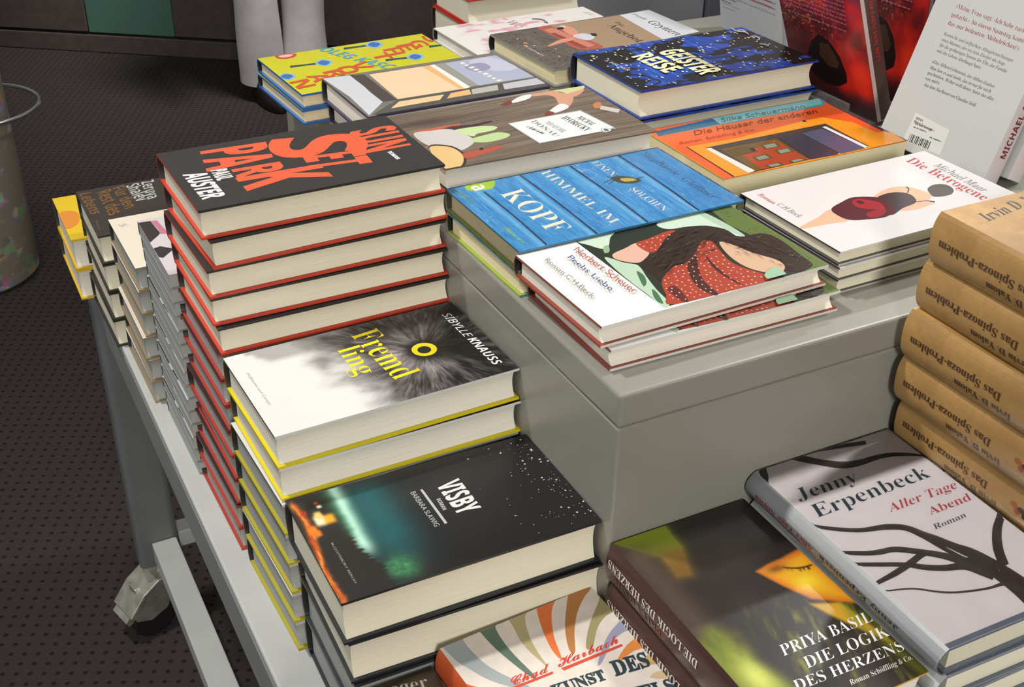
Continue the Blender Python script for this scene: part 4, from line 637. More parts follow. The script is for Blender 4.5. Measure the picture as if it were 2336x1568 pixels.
 ('P',(160,150,106),[(138.5,198.4),(140.6,195.2),(142.4,189.5),(143.2,183.6),(142.5,179.4),(139.7,177.8),(135.3,177.4),(130.3,177.5),(125.8,176.8),(122.2,175.4),(118.8,173.8),(115.5,171.7),(112.2,169.2),(108.6,165.8),(104.8,161.6),(101.4,157.8),(98.6,155.3),(96.3,154.2),(94.3,154.1),(93.2,155),(93.6,156.9),(95.8,160.1),(99.5,164.7),(103.9,169.7),(108.3,174.3),(112.7,178.4),(117.3,182.5),(122,186.3),(126.1,189.6),(129.8,192.9),(133.2,196.2),(136.1,198.3)]),
 ('P',(150,150,178),[(139,168.5),(140.8,166),(142,162),(142.2,158),(141.2,155.2),(138.6,154.6),(134.5,155),(130,155.8),(125.8,155.8),(122.2,155),(118.8,153.9),(115.3,152.4),(111.6,150.4),(107.4,147.6),(102.8,144.1),(98.5,140.8),(95.4,138.7),(93.2,137.6),(91.7,137.2),(91.2,137.7),(92.2,139.2),(95.2,142.3),(99.8,146.7),(105.1,151.5),(110,155.4),(114.1,158.3),(118,160.6),(121.8,162.6),(125.5,164.3),(129.3,166.1),(133.1,167.8),(136.5,168.8)]),
 ('P',(214,132,62),[(139.2,146.7),(140.9,144.4),(141.4,140.6),(140.8,136.9),(139.2,134.4),(136.1,134),(131.6,134.8),(126.7,135.8),(122.2,136.2),(118.1,135.6),(113.9,134.5),(110.2,133.5),(107.5,132.9),(105.9,132.9),(105.1,133.1),(105.2,133.8),(106.4,134.9),(108.9,136.7),(112.6,139.1),(116.9,141.5),(121.2,143.5),(125.9,145),(131.1,146.4),(135.9,147.1)]),
 ('P',(196,160,104),[(136.5,127.3),(138,125),(138.9,121.5),(138.8,118.1),(137.5,116.2),(134.2,116.1),(129.2,117.3),(124.3,119),(121.1,120.5),(119.9,121.9),(120,123.5),(121,125),(122.6,126.1),(125.5,127),(129.5,127.8),(133.6,128)]),
 ('P',(204,176,140),[(138.1,106.1),(139.2,103.7),(139.4,100.7),(138.6,98.2),(136.6,97.4),(132.4,99),(126.4,102.3),(120.7,105.9),(117.4,108.5),(117.3,109.9),(119.3,110.7),(122.3,111.1),(125.3,110.9),(128.5,110.3),(132.3,109.2),(135.8,107.7)]),
 ('T','Chad','script',(27.1,151.8),(58.6,150.3),(30.1,159.9),(206,62,52),0.01),
 ('T','Harbach','script',(65.3,150.3),(117.4,148.7),(68.8,158.6),(206,62,52),0.01),
 ('P',(212,72,54),[(25.6,150.8),(59.6,149.1),(58.8,147),(25.7,148.7)]),
 ('P',(212,72,54),[(66.6,148.6),(118.4,146.5),(117.9,144.3),(67.2,145.7)]),
 ('T','KUNST','serif',(49,128.7),(89.8,123.3),(50.3,138.3),(36,58,66),0.03),
 ('T','DES','serif',(96.2,122.8),(124.6,118),(99.8,136.1),(36,58,66),0.03),
 ('T','FELDSPIELS','serif',(46.4,107.7),(126.8,88.7),(48.4,119.6),(36,58,66),0.03),
],
'priya':[
 ('T','PRIYA BASIL','serif',(43.4,54.1),(120.7,53.3),(46.5,63.8),(244,244,244),-0.012),
 ('T','DIE LOGIK','serif',(50.7,38.1),(121.5,37.2),(53.8,47.8),(244,244,244),-0.012),
 ('T','DES HERZENS','serif',(31.5,25.3),(121,22.2),(34.4,34),(244,244,244),-0.012),
 ('T','Roman Schöffling & Co.','serif',(66.7,13.6),(119.5,13.3),(68.4,17.9),(225,225,215),-0.015),
],
'jenny':[
 ('Q',(64,56,54),[(18.7,224),(20.3,223.5),(22.6,223),(25.2,222.2),(27.6,220.7),(30.2,218.5),(33.1,215.4),(36,211.9),(38.9,208.6),(41.9,205.6),(44.8,202.6),(47.9,199.6),(51,196.7),(54.1,193.8),(57.3,190.9),(60.6,188.2),(64.1,186),(67.7,184.5),(71.4,183.5),(75.2,182.9),(79.4,182.4),(84.4,182.4),(89.8,182.7),(95.1,182.9),(100,182.9),(104.4,182.4),(108.5,181.7),(112.6,180.7),(116.9,179.2),(122.2,176.9),(128.1,173.9),(133.4,171.1),(137.2,169.2)],[(20.3,227.1),(22.3,227.4),(25.2,227.7),(28.7,227.5),(32.2,226.6),(35.5,224.4),(38.9,221.4),(42.2,218.3),(45.4,215.2),(48.3,212.1),(51.2,208.9),(54,205.8),(56.9,202.8),(60.2,200.1),(63.5,197.5),(66.8,195.1),(70.2,193.3),(73.3,191.8),(76.5,190.8),(80,190.1),(83.8,189.5),(88.2,189),(93.2,188.9),(98.5,188.7),(103.5,188.2),(107.9,187.4),(112,186.4),(116.1,185),(120.4,183.1),(125.4,180.3),(130.7,176.7),(135.5,173.3),(138.8,170.8)]),
 ('Q',(64,56,54),[(37.2,222.8),(40.1,221.1),(44.2,218.6),(49.1,216),(54.4,213.7),(60.4,212.1),(66.9,210.7),(73.5,209.4),(79.9,208.2),(86.5,206.8),(93.2,205.3),(99.2,204.1),(103.4,203.2)],[(40,226.4),(43.1,225),(47.5,222.9),(52.7,220.7),(58.1,218.8),(63.8,217.1),(70.2,215.6),(76.7,214.2),(83.1,212.8),(89.6,211.3),(96.4,209.9),(102.4,208.7),(106.7,207.8)]),
 ('Q',(64,56,54),[(7.8,223.2),(6.7,220.7),(5.1,217.3),(3.5,213.5),(1.9,210.2),(0.9,207.5),(0.2,205.3),(-0.5,203.6),(-1.3,202),(-2.6,199.8),(-4.5,197.2),(-6.5,194.7),(-7.8,192.8)],[(14.9,223.7),(13.9,221.3),(12.5,217.8),(10.9,214),(9.5,210.7),(8.4,208.2),(7.3,205.8),(5.9,203.1),(4,200.1),(1.4,197.2),(-1.4,194.4),(-3.9,192.2),(-5.7,190.7)]),
 ('Q',(64,56,54),[(-6.7,142.6),(-4.7,140.4),(-1.7,137.2),(1.9,133.7),(5.7,130.3),(10,127.2),(14.8,123.9),(19.8,120.9),(24.8,118.3),(30,116.4),(35.4,114.9),(40.4,113.6),(44.8,112.1),(48.6,110.5),(51.8,109),(54.6,107.2),(57,105.2),(58.8,102.5),(60.1,99.5),(61.2,96.3),(62.2,93.4),(63,90.9),(63.5,88.8),(64,86.7),(64.6,84.2),(65.4,81.2),(66.2,77.9),(67.1,74.3),(68.3,70.8),(69.9,67.5),(71.6,64.6),(73.2,61.7),(74.6,58.2),(75.7,53.6),(76.7,48.5),(77.5,43),(78.1,37.5),(78.4,32.1),(78.5,26.6),(78.4,21.1),(78,15.8),(77.3,10.2),(76.3,4.1),(75.2,-1.4),(74.4,-5.2)],[(-4.9,144.5),(-2.5,142.5),(0.8,139.7),(4.7,136.5),(8.8,133.5),(13.1,130.6),(18,127.5),(23,124.6),(28,122.3),(33.2,120.7),(38.7,119.7),(44.2,118.7),(49.1,117.5),(53.1,115.8),(56.6,114),(59.6,112),(62.2,109.7),(64.6,106.9),(66.4,103.8),(67.8,100.7),(69.2,98.1),(70.6,96.1),(71.8,94.3),(73,92.5),(74.3,90.4),(75.8,87.7),(77.2,84.7),(78.8,81.7),(80.5,78.8),(82.2,76.2),(84.3,73.6),(86.5,70.5),(88.6,66.5),(90.4,61.8),(92.1,56.6),(93.7,51.1),(94.9,45.6),(96.1,40.2),(97,34.6),(97.7,28.9),(98.1,23.3),(97.9,17),(97.4,10.6),(96.8,5.1),(96.5,1.4)]),
 ('Q',(64,56,54),[(-5.4,105.8),(-2.2,103.8),(2.6,101.1),(7.8,98.2),(12.1,96),(15.2,94.6),(17.8,93.6),(20.1,92.9),(22.7,92.1),(25.6,91.6),(28.3,91.3),(31,90.8),(33.9,89.8),(37.1,88),(40.6,85.7),(44.1,83.1),(47.6,80.4),(50.8,77.7),(54,74.9),(57.1,72.1),(59.7,69.4),(61.8,66.7),(63.5,64.1),(65,61.4),(66.4,58.7),(67.9,55.7),(69.3,52.6),(70.7,49.5),(71.9,46.6),(73.2,44.1),(74.5,41.7),(75.5,39.7),(76.3,38.3)],[(-2.9,108.7),(0.6,107),(5.6,104.5),(10.9,101.9),(15.3,99.9),(18.5,98.8),(21.1,98.1),(23.6,97.6),(26.2,97.1),(28.8,96.7),(31.6,96.4),(34.7,95.8),(38.1,94.6),(41.6,92.7),(45.2,90.2),(48.9,87.5),(52.3,84.9),(55.8,82.3),(59.3,79.6),(62.6,76.9),(65.5,74.2),(68.2,71.8),(70.6,69.4),(72.8,67.1),(74.9,64.6),(76.9,61.7),(78.8,58.7),(80.6,55.8),(82.2,53.3),(83.6,50.7),(84.8,48.3),(85.9,46.3),(86.6,44.9)]),
 ('Q',(64,56,54),[(-5.1,91.5),(-1.9,89.9),(2.8,87.6),(8,85),(12.8,82.6),(17.3,80.5),(21.7,78.4),(26,76.2),(29.7,74.2),(32.6,72),(35.1,69.7),(37.5,67.5),(40.2,65.4),(43.2,63.5),(46.3,61.8),(49.6,60.1),(52.9,58.6),(56.3,57.3),(59.9,56.2),(63,55.1),(65.5,53.8),(67.2,52.1),(68.6,50),(69.8,47.7),(70.9,45.4),(72.3,43.2),(73.5,41),(74.5,38.9),(75.2,37.4)],[(-2.5,94.6),(0.9,93.1),(5.6,91),(11,88.5),(15.9,86.2),(20.4,84.1),(25,82),(29.3,79.9),(33.2,77.8),(36.6,75.7),(39.4,73.6),(41.9,71.6),(44.7,69.8),(47.7,68.1),(50.9,66.5),(54.1,65),(57.3,63.7),(60.8,62.8),(64.6,62.2),(68.4,61.4),(72,60.2),(74.9,58.4),(77.3,56.4),(79.2,54.3),(81.1,52.3),(82.5,50),(83.8,47.5),(84.9,45.3),(85.6,43.8)]),
 ('Q',(64,56,54),[(-2.5,68.1),(1.1,68.3),(6.4,68.7),(12.2,69.2),(17.5,69.7),(22.1,70.5),(26.4,71.2),(30.4,72.1),(34.3,72.9),(38.1,73.9),(41.7,75),(44.8,75.9),(47.3,76.5),(49.2,76.9),(50.8,77),(52.2,77.1),(53.3,77.2)],[(-1.2,71.5),(2.6,72.2),(8,73),(14,74),(19.4,75),(23.8,75.9),(28,76.8),(32,77.8),(35.8,78.8),(39.4,79.7),(42.9,80.7),(46.2,81.6),(49.3,82.4),(51.8,82.5),(53.9,82.4),(55.3,82.2),(56.1,82)]),
 ('Q',(64,56,54),[(-1.8,60.8),(1.9,59.7),(7.2,58.2),(12.9,56.3),(18,54.2),(21.9,51.7),(25.5,48.8),(28.9,46),(32.3,43.5),(35.4,41.6),(38.2,40.1),(41.3,38.7),(44.8,37.3),(49.3,35.8),(54.5,34.3),(59.7,32.9),(64.3,31.8),(68.3,31.1),(71.8,30.7),(75,30.4),(77.6,29.9),(79.7,29.1),(81.5,28.2),(83,27.3),(84,26.6)],[(-1,61.9),(2.7,60.8),(8.1,59.4),(14,57.5),(19.1,55.4),(23.2,53),(26.9,50.1),(30.4,47.3),(33.7,44.9),(36.8,43.1),(39.7,41.6),(42.6,40.2),(46.2,38.9),(50.7,37.4),(55.8,35.9),(61,34.6),(65.6,33.6),(69.7,33.1),(73.4,33.1),(76.8,33.1),(79.9,32.9),(82.7,32.4),(85,31.7),(86.8,31.1),(88.1,30.7)]),
 ('Q',(64,56,54),[(139.1,93.8),(135.4,91.6),(130.1,88.4),(124,84.4),(118.2,80.2),(113.2,75.7),(108.4,71),(104,66.3),(100,61.6),(96.6,56.6),(93.7,51.7),(91.5,47.5),(90,44.7)],[(141.3,89),(137.8,86.5),(132.8,83.2),(127.6,79.5),(123.2,75.9),(119.3,72.3),(115.3,68.3),(111.6,64.1),(108.4,60.2),(105.4,56.2),(102.7,51.9),(100.3,47.8),(98.6,45)]),
 ('P',(222,216,220),[(71.4,77.8),(72.4,75.4),(73.9,71.7),(75.4,67.8),(76.5,65),(77.1,63.8),(77.5,63.5),(77.6,63.5),(77.6,63.5),(77.4,63.3),(76.9,63),(76.3,63.2),(75.5,64),(74.6,66.2),(73.5,69.2),(72.5,72.3),(71.7,74.7),(71.3,76.4),(71,77.7),(71,78.3)]),
 ('T','Jenny','serif',(8,166.9),(65.8,167.2),(12.6,180.4),(44,66,74),-0.022),
 ('T','Erpenbeck','serif',(7.8,145),(121,147.4),(11.4,159.5),(44,66,74),-0.022),
 ('T','Aller Tage','serif',(61.7,126.5),(129,127.5),(66.6,135.5),(198,78,86),-0.03),
 ('T','Abend','serif',(86.9,111),(128.6,111.6),(90,119.1),(198,78,86),-0.03),
 ('T','Roman','serif',(77.9,96.7),(109.8,97.9),(80.3,102),(80,90,96),-0.03),
],
'eger':[
 ('T','eger','serif',(78.1,189.2),(105.1,184.5),(80.2,202.1),(210,205,195),-0.02),
],
'brown':[
 ('T','Zeruya','sansb',(5.3,76.6),(59.5,72.1),(1.2,91.7),(190,190,185),None),
 ('T','Shalev','sansb',(8.5,57.4),(61.1,59.1),(3.5,72.8),(190,190,185),None),
 ('T','Für den','sansb',(10.1,41),(76.1,42.6),(3.6,55.5),(128,88,44),None),
 ('T','Rest des','sansb',(14.1,22.4),(86.1,22),(7.9,39),(128,88,44),None),
 ('T','Lebens','sansb',(8.6,2.4),(73.8,3.9),(8.9,15.6),(128,88,44),None),
 ('T','Roman','sans',(93.6,5.3),(118.3,4.6),(93.1,7.5),(110,100,90),None),
],
'cream':[
 ('T','K','script',(18.1,6.6),(28.4,10),(12.2,16),(170,160,150),None),
],
'grey':[
 ('P',(52,46,46),[(4,-3.9),(5.1,11.5),(35.6,14),(40.5,11.6),(53.4,-1.9)]),
 ('P',(52,46,46),[(67.2,-0.5),(65,7),(75.9,17.8),(90.6,3.8),(87.6,0.5)]),
 ('P',(190,120,140),[(5.1,11.5),(6.5,17.8),(42.2,21.3),(38.3,13.3),(29.6,14.2)]),
],
'yelstk':[
 ('P',(238,150,50),[(49.5,0.6),(46.1,4.9),(46.8,11),(50.2,17),(55.1,20.9),(62.4,22.1),(72.3,21.7),(82.3,20),(90,17.6),(95.8,13.6),(100.7,8.2),(103,2.9),(100.9,-0.7),(91.4,-2.1),(75.9,-2.4),(60.1,-1.5)]),
],
'spin':[
 ('T','Irvin D. Yalom','serif',(17.8,179.9),(106.6,194.6),(19.6,192.7),(44,32,22),None),
],
}
ALTHEN_BACK=[('T', '»Meine Frau sagt: ›Ich habe nach-', 'serif', (24.7, 142.6), (108.3, 138.3), (24.3, 147.1), (150, 52, 56), -0.03), ('T', 'gedacht.‹ An einem Samstag kann', 'serif', (23.9, 134.0), (109.2, 129.7), (23.4, 138.4), (150, 52, 56), -0.03), ('T', 'das nur bedeuten: Möbelrücken!«', 'serif', (24.4, 125.6), (108.3, 122.1), (24.0, 130.1), (150, 52, 56), -0.03), ('T', 'Komische und treffsichere Alltagsbetrachtungen', 'serifi', (24.8, 115.4), (107.5, 110.8), (24.5, 118.5), (74, 74, 76), -0.02), ('T', 'eines Mannes, der wie kein Zweiter ein Auge', 'serifi', (25.2, 109.6), (101.2, 105.7), (24.9, 112.7), (74, 74, 76), -0.02), ('T', 'für die großartigen Szenen der Ehe, der Familie', 'serifi', (25.3, 104.3), (106.4, 100.0), (25.0, 107.4), (74, 74, 76), -0.02), ('T', 'und des Lebens überhaupt hatte.', 'serifi', (25.3, 98.6), (79.3, 95.8), (25.0, 101.7), (74, 74, 76), -0.02), ('T', '»Das Althen-Geheimnis, der Althen-Zauber:', 'serifi', (25.2, 87.5), (101.3, 83.6), (24.9, 90.6), (74, 74, 76), -0.02), ('T', 'Man liest es und denkt, das ist nur für mich', 'serifi', (25.6, 81.4), (99.6, 78.3), (25.3, 84.5), (74, 74, 76), -0.02), ('T', 'geschrieben. Woher weiß dieser Autor das alles', 'serifi', (25.5, 75.9), (105.8, 72.5), (25.2, 79.1), (74, 74, 76), -0.02), ('T', 'von mir?«', 'serifi', (25.5, 70.2), (43.1, 70.0), (25.2, 73.3), (74, 74, 76), -0.02), ('T', 'Aus dem Nachwort von Claudius Seidl', 'serifi', (26.6, 64.3), (90.7, 62.0), (26.3, 67.4), (74, 74, 76), -0.02)]
ALTHEN_STICKER=[('T', 'Althen,', 'sansb', (34.5, 31.5), (43.7, 31.5), (34.2, 34.2), (30, 30, 30), None), ('T', 'Meine Frau sagt', 'sansb', (34.3, 27.9), (56.9, 26.3), (33.9, 30.6), (30, 30, 30), None)]

# ------------------------------------------------------------------ small helpers
def lin(c):
    c = np.asarray(c, float) / 255.0
    return np.where(c <= 0.04045, c/12.92, ((c+0.055)/1.055)**2.4)
ALB = 0.86                                   # printed paper reflects a bit less than its colour value

def principled(name, color=(0.5, 0.5, 0.5), rough=0.5, metal=0.0, coat=0.0, spec=0.5):
    m = bpy.data.materials.new(name); m.use_nodes = True
    b = m.node_tree.nodes['Principled BSDF']
    b.inputs['Base Color'].default_value = (*color, 1)
    b.inputs['Roughness'].default_value = rough
    b.inputs['Metallic'].default_value = metal
    b.inputs['Coat Weight'].default_value = coat
    b.inputs['Coat Roughness'].default_value = 0.12
    b.inputs['Specular IOR Level'].default_value = spec
    return m
def srgb(*c): return tuple(lin(c).tolist())
def noise_color(m, c1, c2, scale=20.0, detail=4.0, stretch=(1, 1, 1), lo=0.35, hi=0.65, bump=0.0, coords='Object'):
    nt = m.node_tree; b = nt.nodes['Principled BSDF']
    tc = nt.nodes.new('ShaderNodeTexCoord'); mp = nt.nodes.new('ShaderNodeMapping')
    mp.inputs['Scale'].default_value = stretch
    n = nt.nodes.new('ShaderNodeTexNoise'); n.inputs['Scale'].default_value = scale; n.inputs['Detail'].default_value = detail
    r = nt.nodes.new('ShaderNodeValToRGB')
    r.color_ramp.elements[0].position = lo; r.color_ramp.elements[1].position = hi
    r.color_ramp.elements[0].color = (*c1, 1); r.color_ramp.elements[1].color = (*c2, 1)
    L = nt.links.new
    L(tc.outputs[coords], mp.inputs['Vector']); L(mp.outputs[0], n.inputs['Vector'])
    L(n.outputs['Fac'], r.inputs['Fac']); L(r.outputs['Color'], b.inputs['Base Color'])
    if bump:
        bp = nt.nodes.new('ShaderNodeBump'); bp.inputs['Strength'].default_value = bump; bp.inputs['Distance'].default_value = 0.0005
        L(n.outputs['Fac'], bp.inputs['Height']); L(bp.outputs['Normal'], b.inputs['Normal'])
    return m
def printed(name, rough, coat=0.0, spec=0.5, bumpy=0.0):
    m = principled(name, rough=rough, coat=coat, spec=spec)
    nt = m.node_tree; a = nt.nodes.new('ShaderNodeAttribute'); a.attribute_name = 'Col'
    nt.links.new(a.outputs['Color'], nt.nodes['Principled BSDF'].inputs['Base Color'])
    if bumpy:
        tc = nt.nodes.new('ShaderNodeTexCoord'); n = nt.nodes.new('ShaderNodeTexNoise')
        n.inputs['Scale'].default_value = 60; n.inputs['Detail'].default_value = 3
        bp = nt.nodes.new('ShaderNodeBump'); bp.inputs['Strength'].default_value = bumpy; bp.inputs['Distance'].default_value = 0.0006
        nt.links.new(tc.outputs['Object'], n.inputs['Vector']); nt.links.new(n.outputs['Fac'], bp.inputs['Height'])
        nt.links.new(bp.outputs['Normal'], nt.nodes['Principled BSDF'].inputs['Normal'])
    return m
M_MATTE = printed('printed_paper_matte', 0.48, 0.0, 0.4)
M_SATIN = printed('printed_paper_satin', 0.34, 0.12)
M_GLOSS = printed('printed_paper_gloss', 0.22, 0.35, 0.5, 0.04)
def page_mat(name, c1, c2):
    return noise_color(principled(name, rough=0.75, spec=0.2), srgb(*c1), srgb(*c2), 6.0, 5.0, (2.5, 2.5, 900), 0.3, 0.7, 0.25)
M_PAGE = page_mat('book_pages_cream', (216, 211, 188), (232, 227, 206))
M_PAGEW = page_mat('book_pages_white', (218, 214, 200), (236, 232, 220))
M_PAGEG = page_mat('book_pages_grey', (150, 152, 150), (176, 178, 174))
M_PAGEY = page_mat('book_pages_yellowish', (216, 204, 164), (230, 219, 182))

class MB:
    """collects vertices, faces and colours of one mesh"""
    def __init__(s): s.v = []; s.f = []; s.c = []
    def add(s, vs, fs, col):
        o = len(s.v); s.v += [tuple(map(float, p)) for p in vs]; s.f += [tuple(i+o for i in f) for f in fs]
        col = np.asarray(col, float)
        if col.ndim == 1: s.c += [tuple(col)]*len(vs)
        else: s.c += [tuple(r) for r in col]
    def box(s, x0, x1, y0, y1, z0, z1, col=(.5, .5, .5)):
        v = [(x, y, z) for z in (z0, z1) for y in (y0, y1) for x in (x0, x1)]
        s.add(v, [(0, 2, 3, 1), (4, 5, 7, 6), (0, 1, 5, 4), (2, 6, 7, 3), (0, 4, 6, 2), (1, 3, 7, 5)], col)
    def prism(s, prof, axis, a, b, col=(.5, .5, .5)):
        """extrude a closed 2D profile along an axis"""
        n = len(prof)
        def P(p, t): return {'x': (t, p[0], p[1]), 'y': (p[0], t, p[1]), 'z': (p[0], p[1], t)}[axis]
        v = [P(p, a) for p in prof]+[P(p, b) for p in prof]
        f = [tuple(range(n)), tuple(range(2*n-1, n-1, -1))]+[(i, n+i, n+(i+1) % n, (i+1) % n) for i in range(n)]
        s.add(v, f, col)
    def tube(s, pts, r, seg=10, col=(.5, .5, .5), closed=False):
        P = [Vector(p) for p in pts]; N = len(P); rr = r if hasattr(r, '__len__') else [r]*N
        vs = []; up = Vector((0, 0, 1))
        for i in range(N):
            d = (P[(i+1) % N]-P[i-1]) if closed else (P[min(i+1, N-1)]-P[max(i-1, 0)])
            d.normalize(); a = d.cross(up)
            if a.length < 1e-3: a = d.cross(Vector((1, 0, 0)))
            a.normalize(); b = a.cross(d)
            for k in range(seg):
                t = 2*math.pi*k/seg; vs.append(P[i]+rr[i]*(math.cos(t)*a+math.sin(t)*b))
        fs = []
        for i in range(N if closed else N-1):
            j = (i+1) % N
            for k in range(seg): fs.append((i*seg+k, i*seg+(k+1) % seg, j*seg+(k+1) % seg, j*seg+k))
        if not closed: fs += [tuple(range(seg-1, -1, -1)), tuple(range((N-1)*seg, N*seg))]
        s.add(vs, fs, col)
    def mesh(s, name, smooth=False):
        me = bpy.data.meshes.new(name); me.from_pydata(s.v, [], s.f)
        bm = bmesh.new(); bm.from_mesh(me); 
        bm.to_mesh(me); bm.free()
        at = me.color_attributes.new('Col', 'FLOAT_COLOR', 'POINT')
        c = np.ones((len(s.v), 4), np.float32); c[:, :3] = np.asarray(s.c, np.float32)
        at.data.foreach_set('color', c.ravel())
        if smooth: me.polygons.foreach_set('use_smooth', [True]*len(me.polygons))
        me.update(); return me
def fixn(me):
    bm = bmesh.new(); bm.from_mesh(me); bmesh.ops.recalc_face_normals(bm, faces=bm.faces); bm.to_mesh(me); bm.free(); return me
def obj(name, me, mat=None, parent=None, mats=None):
    o = bpy.data.objects.new(name, me); C.objects.link(o)
    if me is not None and len(me.materials) == 0:
        for m in (mats or [mat]):
            if m: me.materials.append(m)
    if parent: o.parent = parent
    return o
def bevel(o, w=0.002, seg=2, ang=0.6):
    m = o.modifiers.new('bevel', 'BEVEL'); m.width = w; m.segments = seg; m.limit_method = 'ANGLE'; m.angle_limit = ang
    return o
def tag(o, label, cat, group=None, kind=None):
    o['label'] = label; o['category'] = cat
    if group: o['group'] = group
    if kind: o['kind'] = kind
    return o
def empty(name, loc=(0, 0, 0), rz=0.0):
    o = bpy.data.objects.new(name, None); C.objects.link(o); o.location = loc; o.rotation_euler = (0, 0, rz); o.empty_display_size = 0.02
    return o
def copy_tree(o):
    c = o.copy(); C.objects.link(c)
    for ch in list(o.children):
        d = ch.copy(); C.objects.link(d); d.parent = c
        for g in ch.children:
            e = g.copy(); C.objects.link(e); e.parent = d
    return c

# ------------------------------------------------------------------ lettering
ALPH = {'sansb': (0x1D5D4, 0x1D5EE), 'cond': (0x1D5D4, 0x1D5EE), 'sansi': (0x1D608, 0x1D622), 'sansbi': (0x1D63C, 0x1D656),
        'serif': (0x1D400, 0x1D41A), 'serifi': (0x1D434, 0x1D44E), 'script': (0x1D4D0, 0x1D4EA)}
UML = {'ä': 'a', 'ö': 'o', 'ü': 'u', 'Ä': 'A', 'Ö': 'O', 'Ü': 'U'}
def conv(s, st):
    if st not in ALPH: return s
    A, a = ALPH[st]; out = ''
    for ch in s:
        if 'A' <= ch <= 'Z': out += chr(A+ord(ch)-65)
        elif st == 'serifi' and ch == 'h': out += chr(0x210E)
        elif 'a' <= ch <= 'z': out += chr(a+ord(ch)-97)
        else: out += ch
    return out
_tc = {}
_fc = bpy.data.curves.new('lettering', 'FONT'); _fc.size = 1.0; _fc.resolution_u = 3
_fo = bpy.data.objects.new('lettering', _fc); C.objects.link(_fo)
def raw_text(s, off):
    _fc.body = s; _fc.offset = off or 0.0
    dg = bpy.context.evaluated_depsgraph_get(); dg.update()
    ev = _fo.evaluated_get(dg); me = ev.to_mesh()
    v = np.empty(len(me.vertices)*3, np.float32); me.vertices.foreach_get('co', v); v = v.reshape(-1, 3)[:, :2].copy()
    f = [tuple(p.vertices) for p in me.polygons]; ev.to_mesh_clear()
    return v, f
def text2d(s, st, off):
    if st == 'cond' and off is None: off = 0.018
    off = 0.0 if st == 'serifi' else max(off or 0.0, -0.011)
    k = (s, st, off)
    if k in _tc: return _tc[k]
    base = ''.join(UML.get(ch, ch) for ch in s) if st in ALPH else s
    v, f = raw_text(conv(base, st), off)
    if st in ALPH:
        for i, ch in enumerate(s):
            if ch in UML:
                w, _ = raw_text(conv(base[:i+1], st), off); xm = float(w[:, 0].max()); top = 0.62 if ch.islower() else 0.85
                for dx in (-0.36, -0.14):
                    o = len(v); t = np.arange(8)*math.pi/4
                    v = np.vstack([v, np.stack([xm+dx+0.055*np.cos(t), top+0.055*np.sin(t)], 1)]); f = f+[tuple(range(o, o+8))]
    _tc[k] = (v, f); return v, f

def clampuv(p, W, L):
    p = np.asarray(p, float); p[:, 0] = np.clip(p[:, 0], 0.15, W-0.15); p[:, 1] = np.clip(p[:, 1], 0.15, L-0.15); return p
def draw(mb, ops, mapper, W=None, L=None, step=1.3e-5, z0=1.5e-5):
    """lay printed shapes on a surface; coordinates in millimetres, mapper(uv_metres, height) -> 3D"""
    z = z0
    for op in ops:
        k = op[0]
        if k == 'T':
            _, s, st, p0, p1, pt, col, off = op
            v, f = text2d(s, st, off)
            if len(v) == 0: continue
            p0 = np.array(p0); ax = (np.array(p1)-p0)/(v[:, 0].max()-v[:, 0].min()); ay = (np.array(pt)-p0)/0.69
            uv = p0+(v[:, :1]-v[:, 0].min())*ax+v[:, 1:2]*ay
        elif k == 'P':
            _, col, pts = op; uv = np.array(pts, float); f = [tuple(range(len(uv)))]
        elif k == 'Q':
            _, col, a, b = op; n = len(a); uv = np.array(list(a)+list(b), float); f = [(i, i+1, n+i+1, n+i) for i in range(n-1)]
        elif k == 'E':
            _, col, o, rx, ry, an = op; t = np.arange(20)*2*math.pi/20
            uv = np.stack([o[0]+rx*np.cos(t), o[1]+ry*np.sin(t)], 1); f = [tuple(range(20))]
        if W is not None: uv = clampuv(uv, W, L)
        mb.add(mapper(uv/1000.0, z), f, lin(col)*ALB)
        z += step if not (k == 'E' and rx < 1.5) else 0.0

# value noise for printed pictures
def _h(ix, iy, s):
    n = (ix*374761393+iy*668265263+s*1442695041) & 0x7fffffff
    n = ((n ^ (n >> 13))*1274126177) & 0x7fffffff
    return ((n ^ (n >> 16)) & 0xffff)/65535.0
def vn(x, y, s=0):
    ix = np.floor(x).astype(np.int64); iy = np.floor(y).astype(np.int64); fx = x-ix; fy = y-iy
    fx = fx*fx*(3-2*fx); fy = fy*fy*(3-2*fy)
    return (_h(ix, iy, s)*(1-fx)+_h(ix+1, iy, s)*fx)*(1-fy)+(_h(ix, iy+1, s)*(1-fx)+_h(ix+1, iy+1, s)*fx)*fy
def fbm(x, y, s=0, o=4):
    r = 0; a = 0.5
    for i in range(o): r = r+a*vn(x*2**i, y*2**i, s+i*17); a *= 0.5
    return r/(1-0.5**o)
def ss(a, b, x): t = np.clip((x-a)/(b-a), 0, 1); return t*t*(3-2*t)
def mix(a, b, t):
    a = np.asarray(a, float); b = np.asarray(b, float); t = np.asarray(t)[..., None]; return a*(1-t)+b*t
def flat(col, amp=0, sc=0.2, seed=1):
    def f(u, v): return np.asarray(col, float)+(fbm(u*sc, v*sc, seed)-0.5)[..., None]*2*amp+0*u[..., None]
    return f
